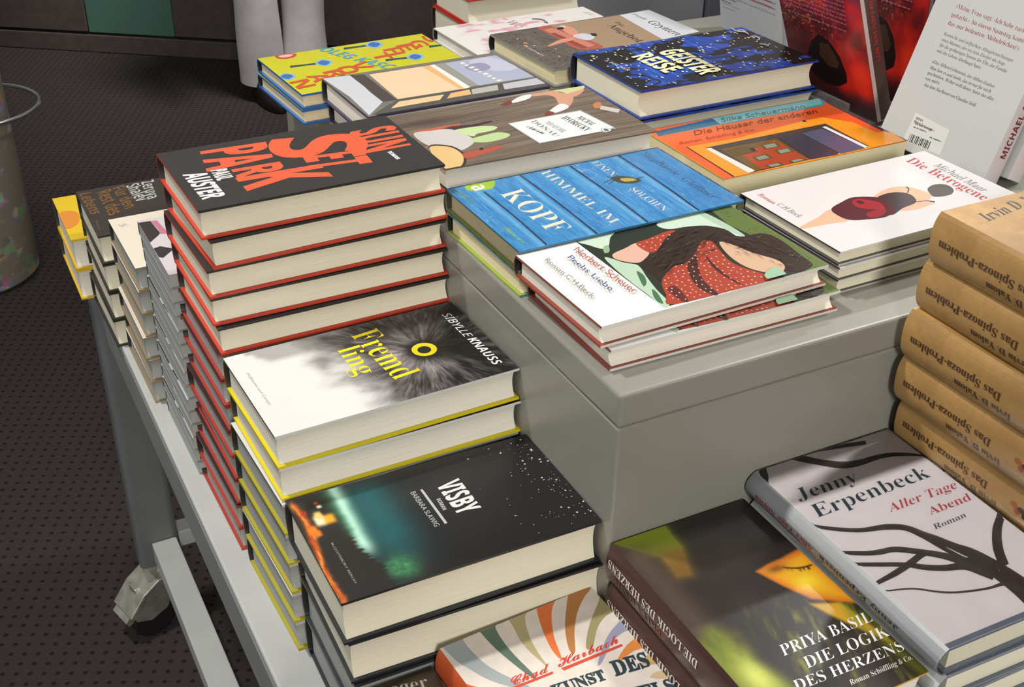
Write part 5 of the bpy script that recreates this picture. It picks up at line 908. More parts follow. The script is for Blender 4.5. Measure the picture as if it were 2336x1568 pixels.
def sdpoly(u, v, pts):
    """signed distance (negative inside) to a polygon, mm"""
    P = np.array(pts, float); d = np.full(u.shape, 1e9); ins = np.zeros(u.shape, bool); n = len(P)
    for i in range(n):
        a, b = P[i], P[(i+1) % n]; e = b-a; w0 = u-a[0]; w1 = v-a[1]
        t = np.clip((w0*e[0]+w1*e[1])/(e@e), 0, 1); d = np.minimum(d, np.hypot(w0-e[0]*t, w1-e[1]*t))
        c = ((a[1] > v) != (b[1] > v))
        with np.errstate(divide='ignore', invalid='ignore'): x = (b[0]-a[0])*(v-a[1])/(b[1]-a[1] if b[1] != a[1] else 1e-9)+a[0]
        ins ^= c & (u < x)
    return np.where(ins, -d, d)

# ------------------------------------------------------------------ the pictures printed on the covers (u = mm from spine, v = mm from foot)
def pic_fremd(u, v):
    du, dv = u-63.5, v-152.4; r = np.hypot(du, dv); a = np.arctan2(du, dv)
    st = fbm(a*9+3, r*0.07, 3, 4); st2 = vn(a*46, r*0.12, 9)*0.6+vn(a*90, r*0.2, 11)*0.4
    fur = 92+150*(st-0.5)+120*(st2-0.5)
    ring = np.exp(-((r-27)/11)**2)*(0.5+0.5*np.cos(a-2.6)); fur = fur+90*ring
    fur = fur*ss(9, 20, r)+26*(1-ss(9, 20, r))
    dark = np.exp(-((u-74)/20)**2-((v-174)/17)**2); fur = fur*(1-0.85*dark)+24*dark
    fur = fur-45*ss(165, 195, v)
    fur = np.clip(fur*0.82-8, 18, 225); col = fur[..., None]*np.array([1.0, 0.96, 0.98])
    w = ss(58, 118, v+26*(fbm(u*0.05, v*0.03, 5)-0.5)*2+8*(st2-0.5)-0.18*(u-60))
    return mix((221, 221, 220), col, w)
def pic_visby(u, v):
    col = mix((26, 26, 28), (42, 42, 43), np.exp(-((v-120)/50)**2-((u-40)/60)**2))
    w = 8*(fbm(u*0.05, v*0.05, 2)-0.5)
    teal = np.exp(-((v-58-w)/22)**2)*ss(-10, 20, u)*(1-ss(70, 122, u)); col = mix(col, (24, 92, 96), 0.9*teal)
    band = np.exp(-((v-38-w*.4+u*0.02)/6.5)**2)*(1-ss(70, 96, u)); col = mix(col, (186, 238, 214), 0.95*band)
    g2 = np.exp(-((v-52)/13)**2-((u-108)/13)**2)*(0.4+0.9*fbm(u*.3, v*.3, 8)); col = mix(col, (70, 150, 96), np.clip(g2, 0, 1))
    hill = 30+5*(fbm(u*0.08, v*0+3, 4)-0.5)*2+9*ss(60, 115, u)+6*(vn(u*0.7, v*0, 7)-0.5)*ss(50, 70, u)
    land = 1-ss(-1.5, 2.5, v-hill); col = mix(col, (36, 32, 30), land)
    green = np.exp(-((v-hill-1)/4)**2)*(1-ss(50, 70, u)); col = mix(col, (40, 96, 60), 0.6*green)
    fire = np.exp(-((v-3-2.5*np.sin(u*.05)-4*(fbm(u*.12, v*.1, 21)-.4))/2.6)**2)*ss(-2, 10, u); col = mix(col, mix((190, 74, 18), (250, 170, 64), np.clip(fbm(u*.1, v*.6, 33)*2-.6, 0, 1)), np.clip(fire*1.05, 0, 1))
    for (cu, cv, ru, rv, c) in ((34, 23, 6, 5, (250, 170, 40)), (33, 16, 7, 4, (250, 236, 190)), (42, 8, 5, 3.5, (240, 130, 30)), (27, 17, 5, 3, (240, 200, 120)), (17, 21, 2, 2, (220, 230, 170)), (12, 20, 1.8, 1.6, (200, 60, 40)), (47, 10, 4, 3, (230, 120, 30)), (20, 8, 3, 2, (170, 50, 40))):
        g = np.exp(-((u-cu)/ru)**4-((v-cv)/rv)**4); col = mix(col, c, g)
    return col
def pic_kopf(u, v):
    st = fbm(u*0.04, v*0.9, 3, 4); s2 = fbm(u*0.12, v*0.35, 8, 3)
    col = mix((28, 120, 186), (84, 172, 222), np.clip(st*1.4-0.2, 0, 1)); col = mix(col, (24, 104, 174), np.clip((s2-0.5)*1.6, 0, 0.7))
    for e in (26.5, 72, 122, 174): col = mix(col, (150, 206, 236), 0.55*np.exp(-((v-e+5)/3)**2)*(0.4+s2))
    col = mix(col, (50, 130, 190), ss(176, 182, v)*0.3)
    return col
def pic_haus(u, v): return mix((235, 104, 44), (226, 84, 44), np.clip(fbm(u*0.02, v*0.02, 4)*1.4-0.3, 0, 1))
def pic_geist(u, v):
    wu = u+9*(fbm(u*0.05, v*0.04, 1)-0.5); wv = v+14*(fbm(u*0.05+7, v*0.04, 2)-0.5)
    n = fbm(wu*0.05, wv*0.028, 21, 3); br = np.abs(fbm(wu*0.035+3, wv*0.022, 31, 3)-0.5)
    blue = ss(0.47, 0.55, n)*ss(0.015, 0.06, br)
    col = mix((24, 22, 24), (32, 66, 158), blue); return mix(col, (58, 112, 208), blue*np.clip(fbm(u*.06, v*.22, 4)*2.4-1.1, 0, 0.8))
def pic_hvor(u, v):
    w = u+8*np.sin(v*0.012)+0.06*v; st = fbm(w*0.35, v*0.012, 3, 4); pl = fbm(w*0.9, v*0.03, 6, 3)
    col = mix((100, 86, 73), (142, 124, 107), np.clip(st*1.5-0.25, 0, 1)); col = mix(col, (84, 70, 62), np.clip((pl-0.55)*2.2, 0, 0.6))
    return mix(col, (70, 50, 46), 0.75*np.exp(-((u-30)/9)**2-((v-30)/40)**2))
def pic_wind(u, v): return mix((108, 106, 98), (128, 126, 118), fbm(u*0.1, v*0.1, 3))
def pic_ange(u, v):
    n = fbm(u*0.5, v*0.5, 3, 3); n2 = fbm(u*0.06, v*0.06, 5, 3)
    col = mix((88, 80, 74), (118, 110, 100), n2); return mix(col, (46, 42, 40), np.clip((n-0.62)*5, 0, 0.9))
def pic_pink(u, v):
    n = fbm(u*0.09, v*0.05, 12, 5); p = np.clip((n-0.52)*6, 0, 1)*(1-ss(150, 195, v))*ss(14, 30, v+u*0.05)
    col = mix((244, 240, 238), (232, 140, 158), p*0.75); return mix(col, (244, 240, 238), 0.0*u)
def pic_harb(u, v): return mix((226, 217, 208), (212, 200, 188), np.clip(fbm(u*0.12, v*0.12, 5)*1.3-0.2, 0, 1))
def pic_priya(u, v):
    n = fbm(u*0.04, v*0.04, 3); col = mix((28, 24, 24), (46, 39, 36), n)
    leaf = np.exp(-np.maximum(sdpoly(u, v, [(4, 205), (30, 212), (46, 205), (44, 178), (33, 150), (24, 152), (26, 176)]), 0)/3.5)
    col = mix(col, (126, 142, 30), 0.9*leaf*(0.35+0.8*ss(150, 200, v))); col = mix(col, (150, 90, 30), 0.55*leaf*(1-ss(168, 192, v)))
    col = mix(col, (104, 84, 68), 0.55*np.exp(-((u-8)/14)**2)*(1-ss(185, 205, v)))
    face = [(78, 131), (90, 133.5), (104, 134.5), (116, 136.5), (126, 138), (126, 70), (112, 79), (96, 90), (86, 110)]
    d = sdpoly(u, v, face); f = 1-ss(-1.5, 2.0, d)
    fc = mix((236, 176, 30), (206, 110, 28), np.exp(-np.abs(d+1)/5)); fc = mix(fc, (248, 214, 50), np.exp(-((u-104)/10)**2-((v-106)/8)**2))
    fc = mix(fc, (110, 62, 24), 0.8*np.exp(-((u-93)/8)**2-((v-127)/4)**2)); fc = mix(fc, (176, 90, 30), ss(128, 140, v)*0.7)
    col = mix(col, fc, f)
    ev = 120.5-0.38*(u-108)+0.02*(u-108)**2; lid = np.exp(-((v-ev)/0.9)**2)*ss(97, 100, u)*(1-ss(118, 121, u)); col = mix(col, (40, 26, 14), lid*f)
    lash = np.exp(-((v-ev+2.0)/1.5)**2)*ss(99, 102, u)*(1-ss(118, 121, u))*(vn(u*1.2, v*0.1, 3) > 0.6); col = mix(col, (40, 26, 14), 0.85*lash*f)
    neck = 1-ss(-2, 3, sdpoly(u, v, [(92, 86), (112, 78), (116, 50), (118, 30), (106, 54), (98, 70)])); col = mix(col, (228, 176, 40), 0.9*neck)
    blur = 1-ss(-6, 9, sdpoly(u, v, [(-4, 92), (16, 98), (28, 84), (24, 60), (30, 40), (36, 8), (6, -4), (-4, 20)]))
    gc = mix((110, 124, 26), (206, 214, 96), np.exp(-((u-16)/11)**2-((v-46)/22)**2)); gc = mix(gc, (70, 66, 26), np.clip(fbm(u*.08, v*.05, 9)*2-0.8, 0, 1)*ss(55, 85, v))
    col = mix(col, gc, blur*0.95)
    s2 = np.clip(fbm(u*0.16-v*0.05, v*0.05, 15)*3.2-1.75, 0, 1)*(1-ss(70, 118, v))*ss(30, 50, u)*(1-f); col = mix(col, (134, 140, 36), 0.8*s2)
    s3 = np.exp(-((u-112-0.1*(60-v))/6)**2)*(1-ss(30, 70, v)); return mix(col, (120, 120, 30), 0.6*s3)
def pic_jenny(u, v): return mix((240, 233, 237), (247, 241, 244), fbm(u*0.05, v*0.05, 2))
def pic_spin(u, v):
    n = fbm(u*0.035, v*0.02, 4, 4); m = fbm(u*0.35, v*0.35, 6, 3)
    col = mix((150, 116, 66), (202, 158, 96), np.clip(n*1.5-0.2, 0, 1)); return mix(col, (142, 108, 62), np.clip((m-0.5)*0.9, 0, 0.35))
def pic_eger(u, v): return mix((44, 36, 28), (84, 66, 44), np.clip(fbm(u*0.04, v*0.02, 3)*1.5-0.4, 0, 1))
def pic_redback(u, v):
    n = fbm(u*0.035, v*0.03, 3, 4); n2 = fbm(u*0.09, v*0.09, 8, 4)
    col = mix((70, 18, 22), (176, 30, 26), np.clip(n*2.4-0.75, 0, 1)); col = mix(col, (214, 52, 28), np.exp(-((u-112)/16)**2-((v-50)/22)**2)*0.9)
    col = mix(col, (120, 44, 60), 0.8*ss(95, 135, v)*np.clip(n2*1.4-.2, 0, 1)); col = mix(col, (44, 16, 22), 1-ss(8, 34, v))
    sp = np.clip((fbm(u*0.55, v*0.55, 31, 2)-0.66)*7, 0, 1)*ss(70, 105, v)*(1-ss(70, 110, u)); return np.clip(mix(col, (190, 140, 70), 0.8*sp)*1.35, 0, 255)
def pic_kreiss(u, v): return flat((200, 202, 200))(u, v)

# ------------------------------------------------------------------ the room
FZ = 0.02                                    # carpet level
def plain(name, x0, x1, y0, y1, z0, z1): mb = MB(); mb.box(x0, x1, y0, y1, z0, z1); return fixn(mb.mesh(name))
M_CARPET = principled('carpet', srgb(70, 62, 63), 0.95, spec=0.1)
def carpet_nodes(m):
    nt = m.node_tree; L = nt.links.new; b = nt.nodes['Principled BSDF']
    tc = nt.nodes.new('ShaderNodeTexCoord'); sep = nt.nodes.new('ShaderNodeSeparateXYZ'); L(tc.outputs['Object'], sep.inputs[0])
    def math_(op, a, b_=None):
        n = nt.nodes.new('ShaderNodeMath'); n.operation = op
        for i, q in enumerate((a, b_)):
            if q is None: continue
            if isinstance(q, (int, float)): n.inputs[i].default_value = q
            else: L(q, n.inputs[i])
        return n.outputs[0]
    P = 2*math.pi/0.030
    s1 = math_('SINE', math_('MULTIPLY', math_('ADD', math_('MULTIPLY', sep.outputs[0], 0.94), math_('MULTIPLY', sep.outputs[1], 0.34)), P))
    s2 = math_('SINE', math_('MULTIPLY', math_('ADD', math_('MULTIPLY', sep.outputs[0], -0.34), math_('MULTIPLY', sep.outputs[1], 0.94)), P))
    dot = math_('MULTIPLY', s1, s2)
    r = nt.nodes.new('ShaderNodeValToRGB'); r.color_ramp.elements[0].position = 0.5; r.color_ramp.elements[1].position = 0.95
    r.color_ramp.elements[0].color = (0, 0, 0, 1); r.color_ramp.elements[1].color = (1, 1, 1, 1); L(dot, r.inputs['Fac'])
    n = nt.nodes.new('ShaderNodeTexNoise'); n.inputs['Scale'].default_value = 260; n.inputs['Detail'].default_value = 3; L(tc.outputs['Object'], n.inputs['Vector'])
    r2 = nt.nodes.new('ShaderNodeValToRGB'); r2.color_ramp.elements[0].color = (*srgb(50, 44, 45), 1); r2.color_ramp.elements[1].color = (*srgb(70, 62, 63), 1)
    L(n.outputs['Fac'], r2.inputs['Fac'])
    mx = nt.nodes.new('ShaderNodeMix'); mx.data_type = 'RGBA'; L(r.outputs['Color'], mx.inputs[0]); L(r2.outputs['Color'], mx.inputs[6]); mx.inputs[7].default_value = (*srgb(32, 28, 28), 1)
    L(mx.outputs[2], b.inputs['Base Color'])
carpet_nodes(M_CARPET)
o = obj('floor', plain('floor', -5, 7, -4, 8, 0.0, FZ), M_CARPET); o['kind'] = 'structure'

M_COUNTER = noise_color(principled('counter_laminate', rough=0.5), srgb(78, 70, 67), srgb(87, 78, 75), 30)
M_GLASSG = principled('green_glass', srgb(84, 122, 110), 0.15, coat=0.4)
M_DARK = principled('dark_plastic', srgb(26, 24, 24), 0.55)
ct = empty('shop_counter', (-0.0215, 4.304, FZ), math.atan2(-0.5692, 0.8098))
tag(ct, 'long dark brown shop counter with green glass panel behind light trousers', 'counter')
def cpart(name, x0, x1, y0, y1, z0, z1, m, bv=0.003): return bevel(obj(name, plain(name, x0, x1, y0, y1, z0, z1), m, ct), bv)
cpart('plinth', -2.5, 3.2, 0.0, 0.6, 0.001, 0.066, M_COUNTER)
for x0, x1 in ((-2.5, -1.2), (-1.19, 0.360), (0.696, 2.0), (2.01, 3.2)): cpart('front_panel', x0, x1, 0.0, 0.04, 0.076, 1.05, M_COUNTER)
cpart('glass_panel', 0.363, 0.693, 0.004, 0.04, 0.074, 1.05, M_GLASSG)
cpart('carcass', -2.49, 3.19, 0.041, 0.59, 0.067, 1.05, M_DARK)
cpart('counter_top', -2.52, 3.22, -0.03, 0.62, 1.051, 1.09, M_COUNTER)

# ------------------------------------------------------------------ display table
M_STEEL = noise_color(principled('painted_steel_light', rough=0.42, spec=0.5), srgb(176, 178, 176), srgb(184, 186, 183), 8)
M_STEEL_SHADED = noise_color(principled('painted_steel_shaded', rough=0.42, spec=0.5), srgb(132, 134, 134), srgb(140, 142, 142), 8)  # darker copy of the table paint, side shade put into the colour
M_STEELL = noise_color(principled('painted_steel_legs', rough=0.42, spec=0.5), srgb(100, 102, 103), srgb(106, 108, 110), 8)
M_RISER = noise_color(principled('painted_steel_riser', rough=0.3, spec=0.5), srgb(132, 131, 123), srgb(138, 137, 129), 6, bump=0.0)
M_ZINC = noise_color(principled('zinc_plated_steel', rough=0.35, metal=0.8), srgb(190, 186, 168), srgb(214, 214, 205), 60)
M_RUBBER = principled('black_rubber', srgb(20, 19, 19), 0.6)
TT = 0.70
def slab(mb, x0, x1, y0, y1, z0, z1): mb.box(x0, x1, y0, y1, z0, z1)
def caster(parent, x, y, rz):
    c = empty('caster', (x, y, FZ), rz); c.parent = parent
    mb = MB()   # zinc fork: sloping hood with two cheeks, swivel stem
    prof = [(-0.052, 0.056), (-0.048, 0.046), (-0.024, 0.036), (0.006, 0.046), (0.030, 0.094), (0.0, 0.104), (-0.028, 0.088)]
    for a in (-0.029, 0.026): mb.prism(prof, 'y', a, a+0.003)
    mb.prism([(-0.058, 0.058), (-0.053, 0.050), (-0.026, 0.083), (0.0, 0.100), (0.032, 0.097), (0.032, 0.103), (-0.002, 0.107), (-0.030, 0.091)], 'y', -0.029, 0.029)
    mb.tube([(0.022, 0, 0.098), (0.022, 0, 0.132)], 0.012, 14)
    mb.box(-0.036, -0.025, -0.010, 0.010, 0.080, 0.0935)
    bevel(obj('housing', fixn(mb.mesh('housing')), M_ZINC, c), 0.0015)
    for sy in (-1, 1):
        mb = MB(); q = 0.0165*sy; mb.tube([(-0.016, q-0.010, 0.0375), (-0.016, q-0.008, 0.0375), (-0.016, q+0.008, 0.0375), (-0.016, q+0.010, 0.0375)], [0.033, 0.037, 0.037, 0.033], 28)
        obj('wheel', fixn(mb.mesh('wheel', False)), M_RUBBER, c)
    mb = MB(); mb.prism([(-0.064, 0.048), (-0.060, 0.040), (-0.047, 0.044), (-0.045, 0.052), (-0.056, 0.056)], 'y', -0.022, 0.022)
    obj('brake_pedal', fixn(mb.mesh('brake_pedal')), M_ZINC, c)
def table(name, x0, x1, y0, y1, label, legs):
    t = empty(name, ((x0+x1)/2, (y0+y1)/2, 0)); ox, oy = t.location.x, t.location.y
    X0, X1, Y0, Y1 = x0-ox, x1-ox, y0-oy, y1-oy
    tag(t, label, 'table')
    mb = MB(); mb.box(X0, X1, Y0, Y1, TT-0.012, TT)
    bevel(obj('table_top', mb.mesh('table_top'), M_STEEL, t), 0.0025, 3)
    mb = MB()
    h = 0.066
    for a in ((X0, X0+0.02, Y0, Y1), (X1-0.02, X1, Y0, Y1), (X0+0.021, X1-0.021, Y0, Y0+0.02), (X0+0.021, X1-0.021, Y1-0.02, Y1)): mb.box(a[0], a[1], a[2], a[3], TT-h, TT-0.0125)
    bevel(obj('apron', fixn(mb.mesh('apron')), M_STEEL_SHADED, t), 0.0015)
    def rrect(cx, cy, w, d, r, n=5):
        p = []
        for sx, sy, a0 in ((1, 1, 0), (-1, 1, 90), (-1, -1, 180), (1, -1, 270)):
            for k in range(n+1):
                a = math.radians(a0+90*k/n); p.append((cx+sx*(w/2-r)+r*math.cos(a), cy+sy*(d/2-r)+r*math.sin(a)))
        return p
    for (sx, sy) in legs:
        cx = X0+0.034 if sx < 0 else X1-0.034; cy = Y0+0.03 if sy < 0 else Y1-0.03
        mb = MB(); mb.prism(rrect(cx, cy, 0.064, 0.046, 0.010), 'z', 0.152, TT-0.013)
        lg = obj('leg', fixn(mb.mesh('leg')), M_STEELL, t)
        caster(t, cx-0.016*(1 if sx < 0 else -1), cy, 0.28 if sx < 0 else 2.6)
    # foot rails between the legs
    for cx in (X0+0.043, X1-0.043):
        mb = MB(); mb.box(cx-0.019, cx+0.019, Y0+0.054, Y1-0.054, 0.165, 0.2)
        bevel(obj('foot_rail', mb.mesh('foot_rail'), M_STEEL, t), 0.002)
    for cy in (Y0+0.03, Y1-0.03):
        mb = MB(); mb.box(X0+0.067, X1-0.067, cy-0.016, cy+0.016, 0.17, 0.2)
        bevel(obj('foot_rail', mb.mesh('foot_rail'), M_STEEL, t), 0.002)
    return t
table('display_table', -0.2195, 0.80, -0.45, 1.035, 'low light grey metal display table on castors carrying all the near book stacks', ((-1, 1), (1, 1), (-1, -1), (1, -1)))
table('display_table', 0.395, 0.62, 1.085, 1.26, 'second grey display table behind, under the thick red-edged books', ((-1, 1), (1, 1), (-1, -1), (1, -1)))

r = empty('display_riser', (0.0169, 0.0254, TT))
tag(r, 'grey metal riser box standing on the near table with books on top', 'riser')
RX, RY, RH = 0.72, 0.75, 0.28
mb = MB(); mb.box(0, RX, 0, RY, 0.0, RH-0.0285); bevel(obj('riser_body', mb.mesh('riser_body'), M_RISER, r), 0.002, 3)
mb = MB(); mb.box(-0.0004, RX+0.0004, -0.0004, RY, RH-0.0282, RH); bevel(obj('riser_lid', mb.mesh('riser_lid'), M_RISER, r), 0.003, 3)

# ------------------------------------------------------------------ books
def arcx(t, bulge, p): return -bulge*(1-np.abs(2*t-1)**p)
def book(key, label, cat='book', pic=None, base=(200, 200, 200), edge=(200, 200, 200), back=None, spinec=None, spinepic=None, spineops=None, page=None,
         paper=None, bulge=0.004, pw=2.4, grid=1.0, board=0.0022, inset=0.0028, hollow=0.0045, scoop=0.004, ops=None, backpic=None, backops=None, dims=None, name='book', T=None, fore=None, etop=None):
    if dims: L, W, T = dims
    else: k = BK[key]; L, W, T = k['L'], k['W'], k['T']
    zt = T-0.0009; paper = paper or M_SATIN; page = page or M_PAGE
    root = empty(name)
    ec = lin(edge)*ALB; Wm, Lm = W*1000, L*1000
    # front cover: board and printed face
    et = ec if etop is None else lin(etop)*ALB
    ft, fb = (lin(q)*ALB for q in (fore or (etop or edge, edge)))
    def foreface(mb, z0, z1, c): mb.add([(W+2e-5, -1e-5, z0), (W+2e-5, L+1e-5, z0), (W+2e-5, L+1e-5, z1), (W+2e-5, -1e-5, z1)], [(0, 1, 2, 3)], c)
    mb = MB(); mb.box(0.0008, W, 0, L, zt-board, zt, et); foreface(mb, zt-board, zt, ft)
    def face(mb, pf, opsl, zf, mapper, g):
        if pf is not None:
            nu, nv = max(2, int(Wm/g)+1), max(2, int(Lm/g)+1)
            uu, vv = np.meshgrid(np.linspace(0, Wm, nu), np.linspace(0, Lm, nv)); uf, vf = uu.ravel(), vv.ravel()
            colr = lin(np.clip(pf(uf, vf), 0, 255))*ALB
            vs = mapper(np.stack([uf, vf], 1)/1000, zf)
            idx = np.arange(nu*nv).reshape(nv, nu); fs = np.stack([idx[:-1, :-1], idx[:-1, 1:], idx[1:, 1:], idx[1:, :-1]], -1).reshape(-1, 4)
            mb.add(vs, fs.tolist(), colr)
        draw(mb, opsl, mapper, Wm, Lm, z0=zf+1.5e-5)
    mf = lambda uv, h: np.stack([uv[:, 0], uv[:, 1], np.full(len(uv), zt+h)], 1)
    face(mb, pic if pic else flat(base), ART.get(key, []) if ops is None else ops, 2e-5, mf, grid if pic else 400)
    fc = obj('front_cover', mb.mesh('front_cover'), paper, root)
    mb = MB(); mb.box(0.0008, W, 0, L, 0.0001, board, ec); foreface(mb, 0.0001, board, fb)
    mbk = lambda uv, h: np.stack([W-uv[:, 0], uv[:, 1], np.full(len(uv), 0.0001-h)], 1)
    face(mb, backpic if backpic else flat(back or base), backops or [], 2e-5, mbk, grid if backpic else 400)
    obj('back_cover', mb.mesh('back_cover'), paper, root)
    # spine
    sc = lin(spinec if spinec is not None else base)*ALB; n = 14; t = np.linspace(0, 1, n+1)
    ox = arcx(t, bulge, pw); oz = zt*(1-t)+0.00005; th = 0.0012
    mb = MB(); nv = 2 if spinepic is None else int(Lm/1.5)+1; ys = np.linspace(0, L, nv)
    vs = [(ox[i], y, oz[i]) for y in ys for i in range(n+1)]
    if spinepic is None: cl = sc
    else: uu = np.array([t[i]*zt*1000 for y in ys for i in range(n+1)]); vv = np.array([y*1000 for y in ys for i in range(n+1)]); cl = lin(np.clip(spinepic(uu, vv), 0, 255))*ALB
    mb.add(vs, [(j*(n+1)+i, j*(n+1)+i+1, (j+1)*(n+1)+i+1, (j+1)*(n+1)+i) for j in range(nv-1) for i in range(n)], cl)
    ix = ox+th; iz = np.clip(oz, board*0.6, zt-board*0.6)
    mb.add([(ix[i], y, iz[i]) for y in (0, L) for i in range(n+1)], [(i, n+1+i, n+2+i, i+1) for i in range(n)], np.array([.02, .02, .02]))  # inner face coloured near-black, shade of the hollow painted in
    for y in (0, L):
        mb.add([(ox[i], y, oz[i]) for i in range(n+1)]+[(ix[i], y, iz[i]) for i in range(n+1)], [(i, i+1, n+2+i, n+1+i) for i in range(n)], ec if spinec is None else lin(edge)*ALB)
    if spineops:
        ms = lambda uv, h: np.stack([arcx(uv[:, 1]/zt, bulge, pw)-h, uv[:, 0], zt*(1-uv[:, 1]/zt)], 1)
        draw(mb, spineops, ms, z0=3.5e-4)
    obj('spine', mb.mesh('spine', False), paper, root)
    # page block with a hollowed fore-edge
    mb = MB(); m = 8; tt = np.linspace(0, 1, m+1); zb = board+0.0002; ze = zt-board-0.0002
    prof = [(hollow, zb)]+[(W-inset-scoop*(1-(2*q-1)**2), zb+(ze-zb)*q) for q in tt]+[(hollow, ze)]
    mb.prism(prof, 'y', inset, L-inset)
    obj('page_block', fixn(mb.mesh('page_block')), page, root)
    return root
def place(root, key, k=0, d=(0, 0, 0)):
    b = BK[key]; rot = b['rot']+math.radians(d[2]); ex0 = Vector((math.cos(b['rot']), math.sin(b['rot']))); ex = Vector((math.cos(rot), math.sin(rot)))
    p = Vector(b['o'])+ex0*b['W']+Vector((d[0], d[1]))-ex*b['W']
    root.location = (p.x, p.y, b['top']-(k+1)*b['T']); root.rotation_euler = (0, 0, rot)
def stack(key, root, labels, cat, group, offs=(), jit=0.0015, rj=0.6, n=None, low=None, lowfrom=99):
    """labels: one for the top, then a function of the index from the top"""
    b = BK[key]; n = n or b['n']; rng = random.Random(key)
    for k in range(n):
        if low is not None and k >= lowfrom: c = low if k == lowfrom else copy_tree(low)
        else: c = root if k == 0 else copy_tree(root)
        d = offs[k] if k < len(offs) else (rng.uniform(-jit, jit), rng.uniform(-jit, jit), rng.uniform(-rj, rj))
        place(c, key, k, d)
        tag(c, labels(k, n), cat, group)
ORD = ['topmost', 'second', 'third', 'fourth', 'fifth', 'sixth', 'seventh', 'eighth', 'ninth', 'tenth', 'eleventh', 'twelfth', 'thirteenth', 'fourteenth', 'fifteenth']
def lab(top, rest, where=''):
    def f(k, n):
        if k == 0: return top
        if k == n-1: return f'{rest}, lowest of stack'
        return f'{rest}, {ORD[k]} from top'
    return f

# black book with orange-red letters
root = book('sunset', '', pic=flat((50, 48, 46), 4), edge=(206, 68, 46), fore=((48, 46, 44), (206, 68, 46)), spinec=(200, 66, 44), back=(50, 48, 46), grid=6, paper=M_MATTE, bulge=0.0035, hollow=0.009)
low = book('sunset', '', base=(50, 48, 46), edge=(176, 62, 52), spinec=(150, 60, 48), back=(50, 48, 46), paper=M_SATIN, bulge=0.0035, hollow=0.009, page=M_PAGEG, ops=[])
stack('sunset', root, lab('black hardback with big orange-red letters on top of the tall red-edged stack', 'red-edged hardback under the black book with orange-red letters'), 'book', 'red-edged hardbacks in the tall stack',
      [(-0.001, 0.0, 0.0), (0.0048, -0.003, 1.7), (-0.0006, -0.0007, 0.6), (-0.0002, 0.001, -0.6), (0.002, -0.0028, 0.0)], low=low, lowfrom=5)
# owl book, yellow boards
root = book('fremd', '', pic=pic_fremd, edge=(226, 208, 20), etop=(84, 86, 78), fore=((226, 226, 222), (230, 212, 20)), spinec=(220, 220, 216), grid=0.7, paper=M_SATIN, bulge=0.004, page=M_PAGEW)
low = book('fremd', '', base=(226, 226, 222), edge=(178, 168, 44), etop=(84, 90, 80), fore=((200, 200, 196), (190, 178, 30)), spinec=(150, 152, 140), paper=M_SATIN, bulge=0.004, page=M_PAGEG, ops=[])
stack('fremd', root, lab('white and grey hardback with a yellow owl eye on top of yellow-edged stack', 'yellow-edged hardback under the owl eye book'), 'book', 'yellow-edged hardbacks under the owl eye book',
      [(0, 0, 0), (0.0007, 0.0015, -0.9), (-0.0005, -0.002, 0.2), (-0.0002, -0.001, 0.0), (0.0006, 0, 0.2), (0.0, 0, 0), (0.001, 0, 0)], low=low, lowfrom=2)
# night sky book
ART['visby'] += [('E', (215, 215, 215), (random.uniform(4, 120), 207-abs(random.gauss(0, 1))*26, ), round(random.choice([.25, .3, .35, .45, .8]), 2), round(random.choice([.25, .35, .45]), 2), 0) for _ in range(110)]
ART['visby'] = [(('E', q[1], q[2], q[3], q[3], 0) if q[0] == 'E' else q) for q in ART['visby']]
root = book('visby', '', pic=pic_visby, edge=(38, 40, 46), spinec=(30, 52, 74), grid=0.7, paper=M_SATIN, bulge=0.0045)
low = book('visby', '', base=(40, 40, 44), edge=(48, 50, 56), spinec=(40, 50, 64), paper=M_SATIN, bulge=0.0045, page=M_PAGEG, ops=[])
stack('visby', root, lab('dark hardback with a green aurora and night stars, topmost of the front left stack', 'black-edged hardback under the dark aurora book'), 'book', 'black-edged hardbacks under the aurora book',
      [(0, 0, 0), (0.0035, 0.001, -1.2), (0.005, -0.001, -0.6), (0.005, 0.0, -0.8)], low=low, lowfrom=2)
# blue plank book in wrap
root = book('kopf', '', pic=pic_kopf, edge=(150, 176, 60), etop=(90, 140, 160), fore=((40, 110, 160), (60, 130, 150)), spinec=(40, 120, 190), grid=0.8, paper=M_GLOSS, bulge=0.002, page=M_PAGEY, board=0.0018)
stack('kopf', root, lab('blue plank hardback with large cream capitals and a small insect, on the riser', 'blue and green edged hardback under the blue plank book'), 'book', 'blue plank hardbacks on the riser', [(0, 0, 0), (0.0002, -0.002, 0.2)])
# red polka dot dress book
root = book('peehs', '', base=(233, 233, 230), edge=(150, 62, 44), fore=((236, 236, 232), (232, 228, 220)), spinec=(70, 60, 50), paper=M_SATIN, bulge=0.004, page=M_PAGEW, scoop=0.005)
stack('peehs', root, lab('white hardback with a red polka dot dress picture at the riser corner', 'hardback under the red polka dot dress book'), 'book', 'polka dot dress hardbacks on the riser', [(0, 0, 0), (0.0065, -0.0041, -1.8)])
# white book with woman in dark dress
root = book('betro', '', base=(222, 219, 220), edge=(50, 52, 60), fore=((236, 234, 232), (214, 206, 200)), spinec=(230, 230, 230), paper=M_GLOSS, bulge=0.0015, page=M_PAGE, board=0.0014, scoop=0.001)
stack('betro', root, lab('white slim book with a woman in a dark red dress seen from behind', 'slim book under the white book with the woman in dress'), 'book', 'slim white books on the riser', [(0, 0, 0), (0.0003, -0.0022, 0.3), (0.004, 0.001, -0.6)])
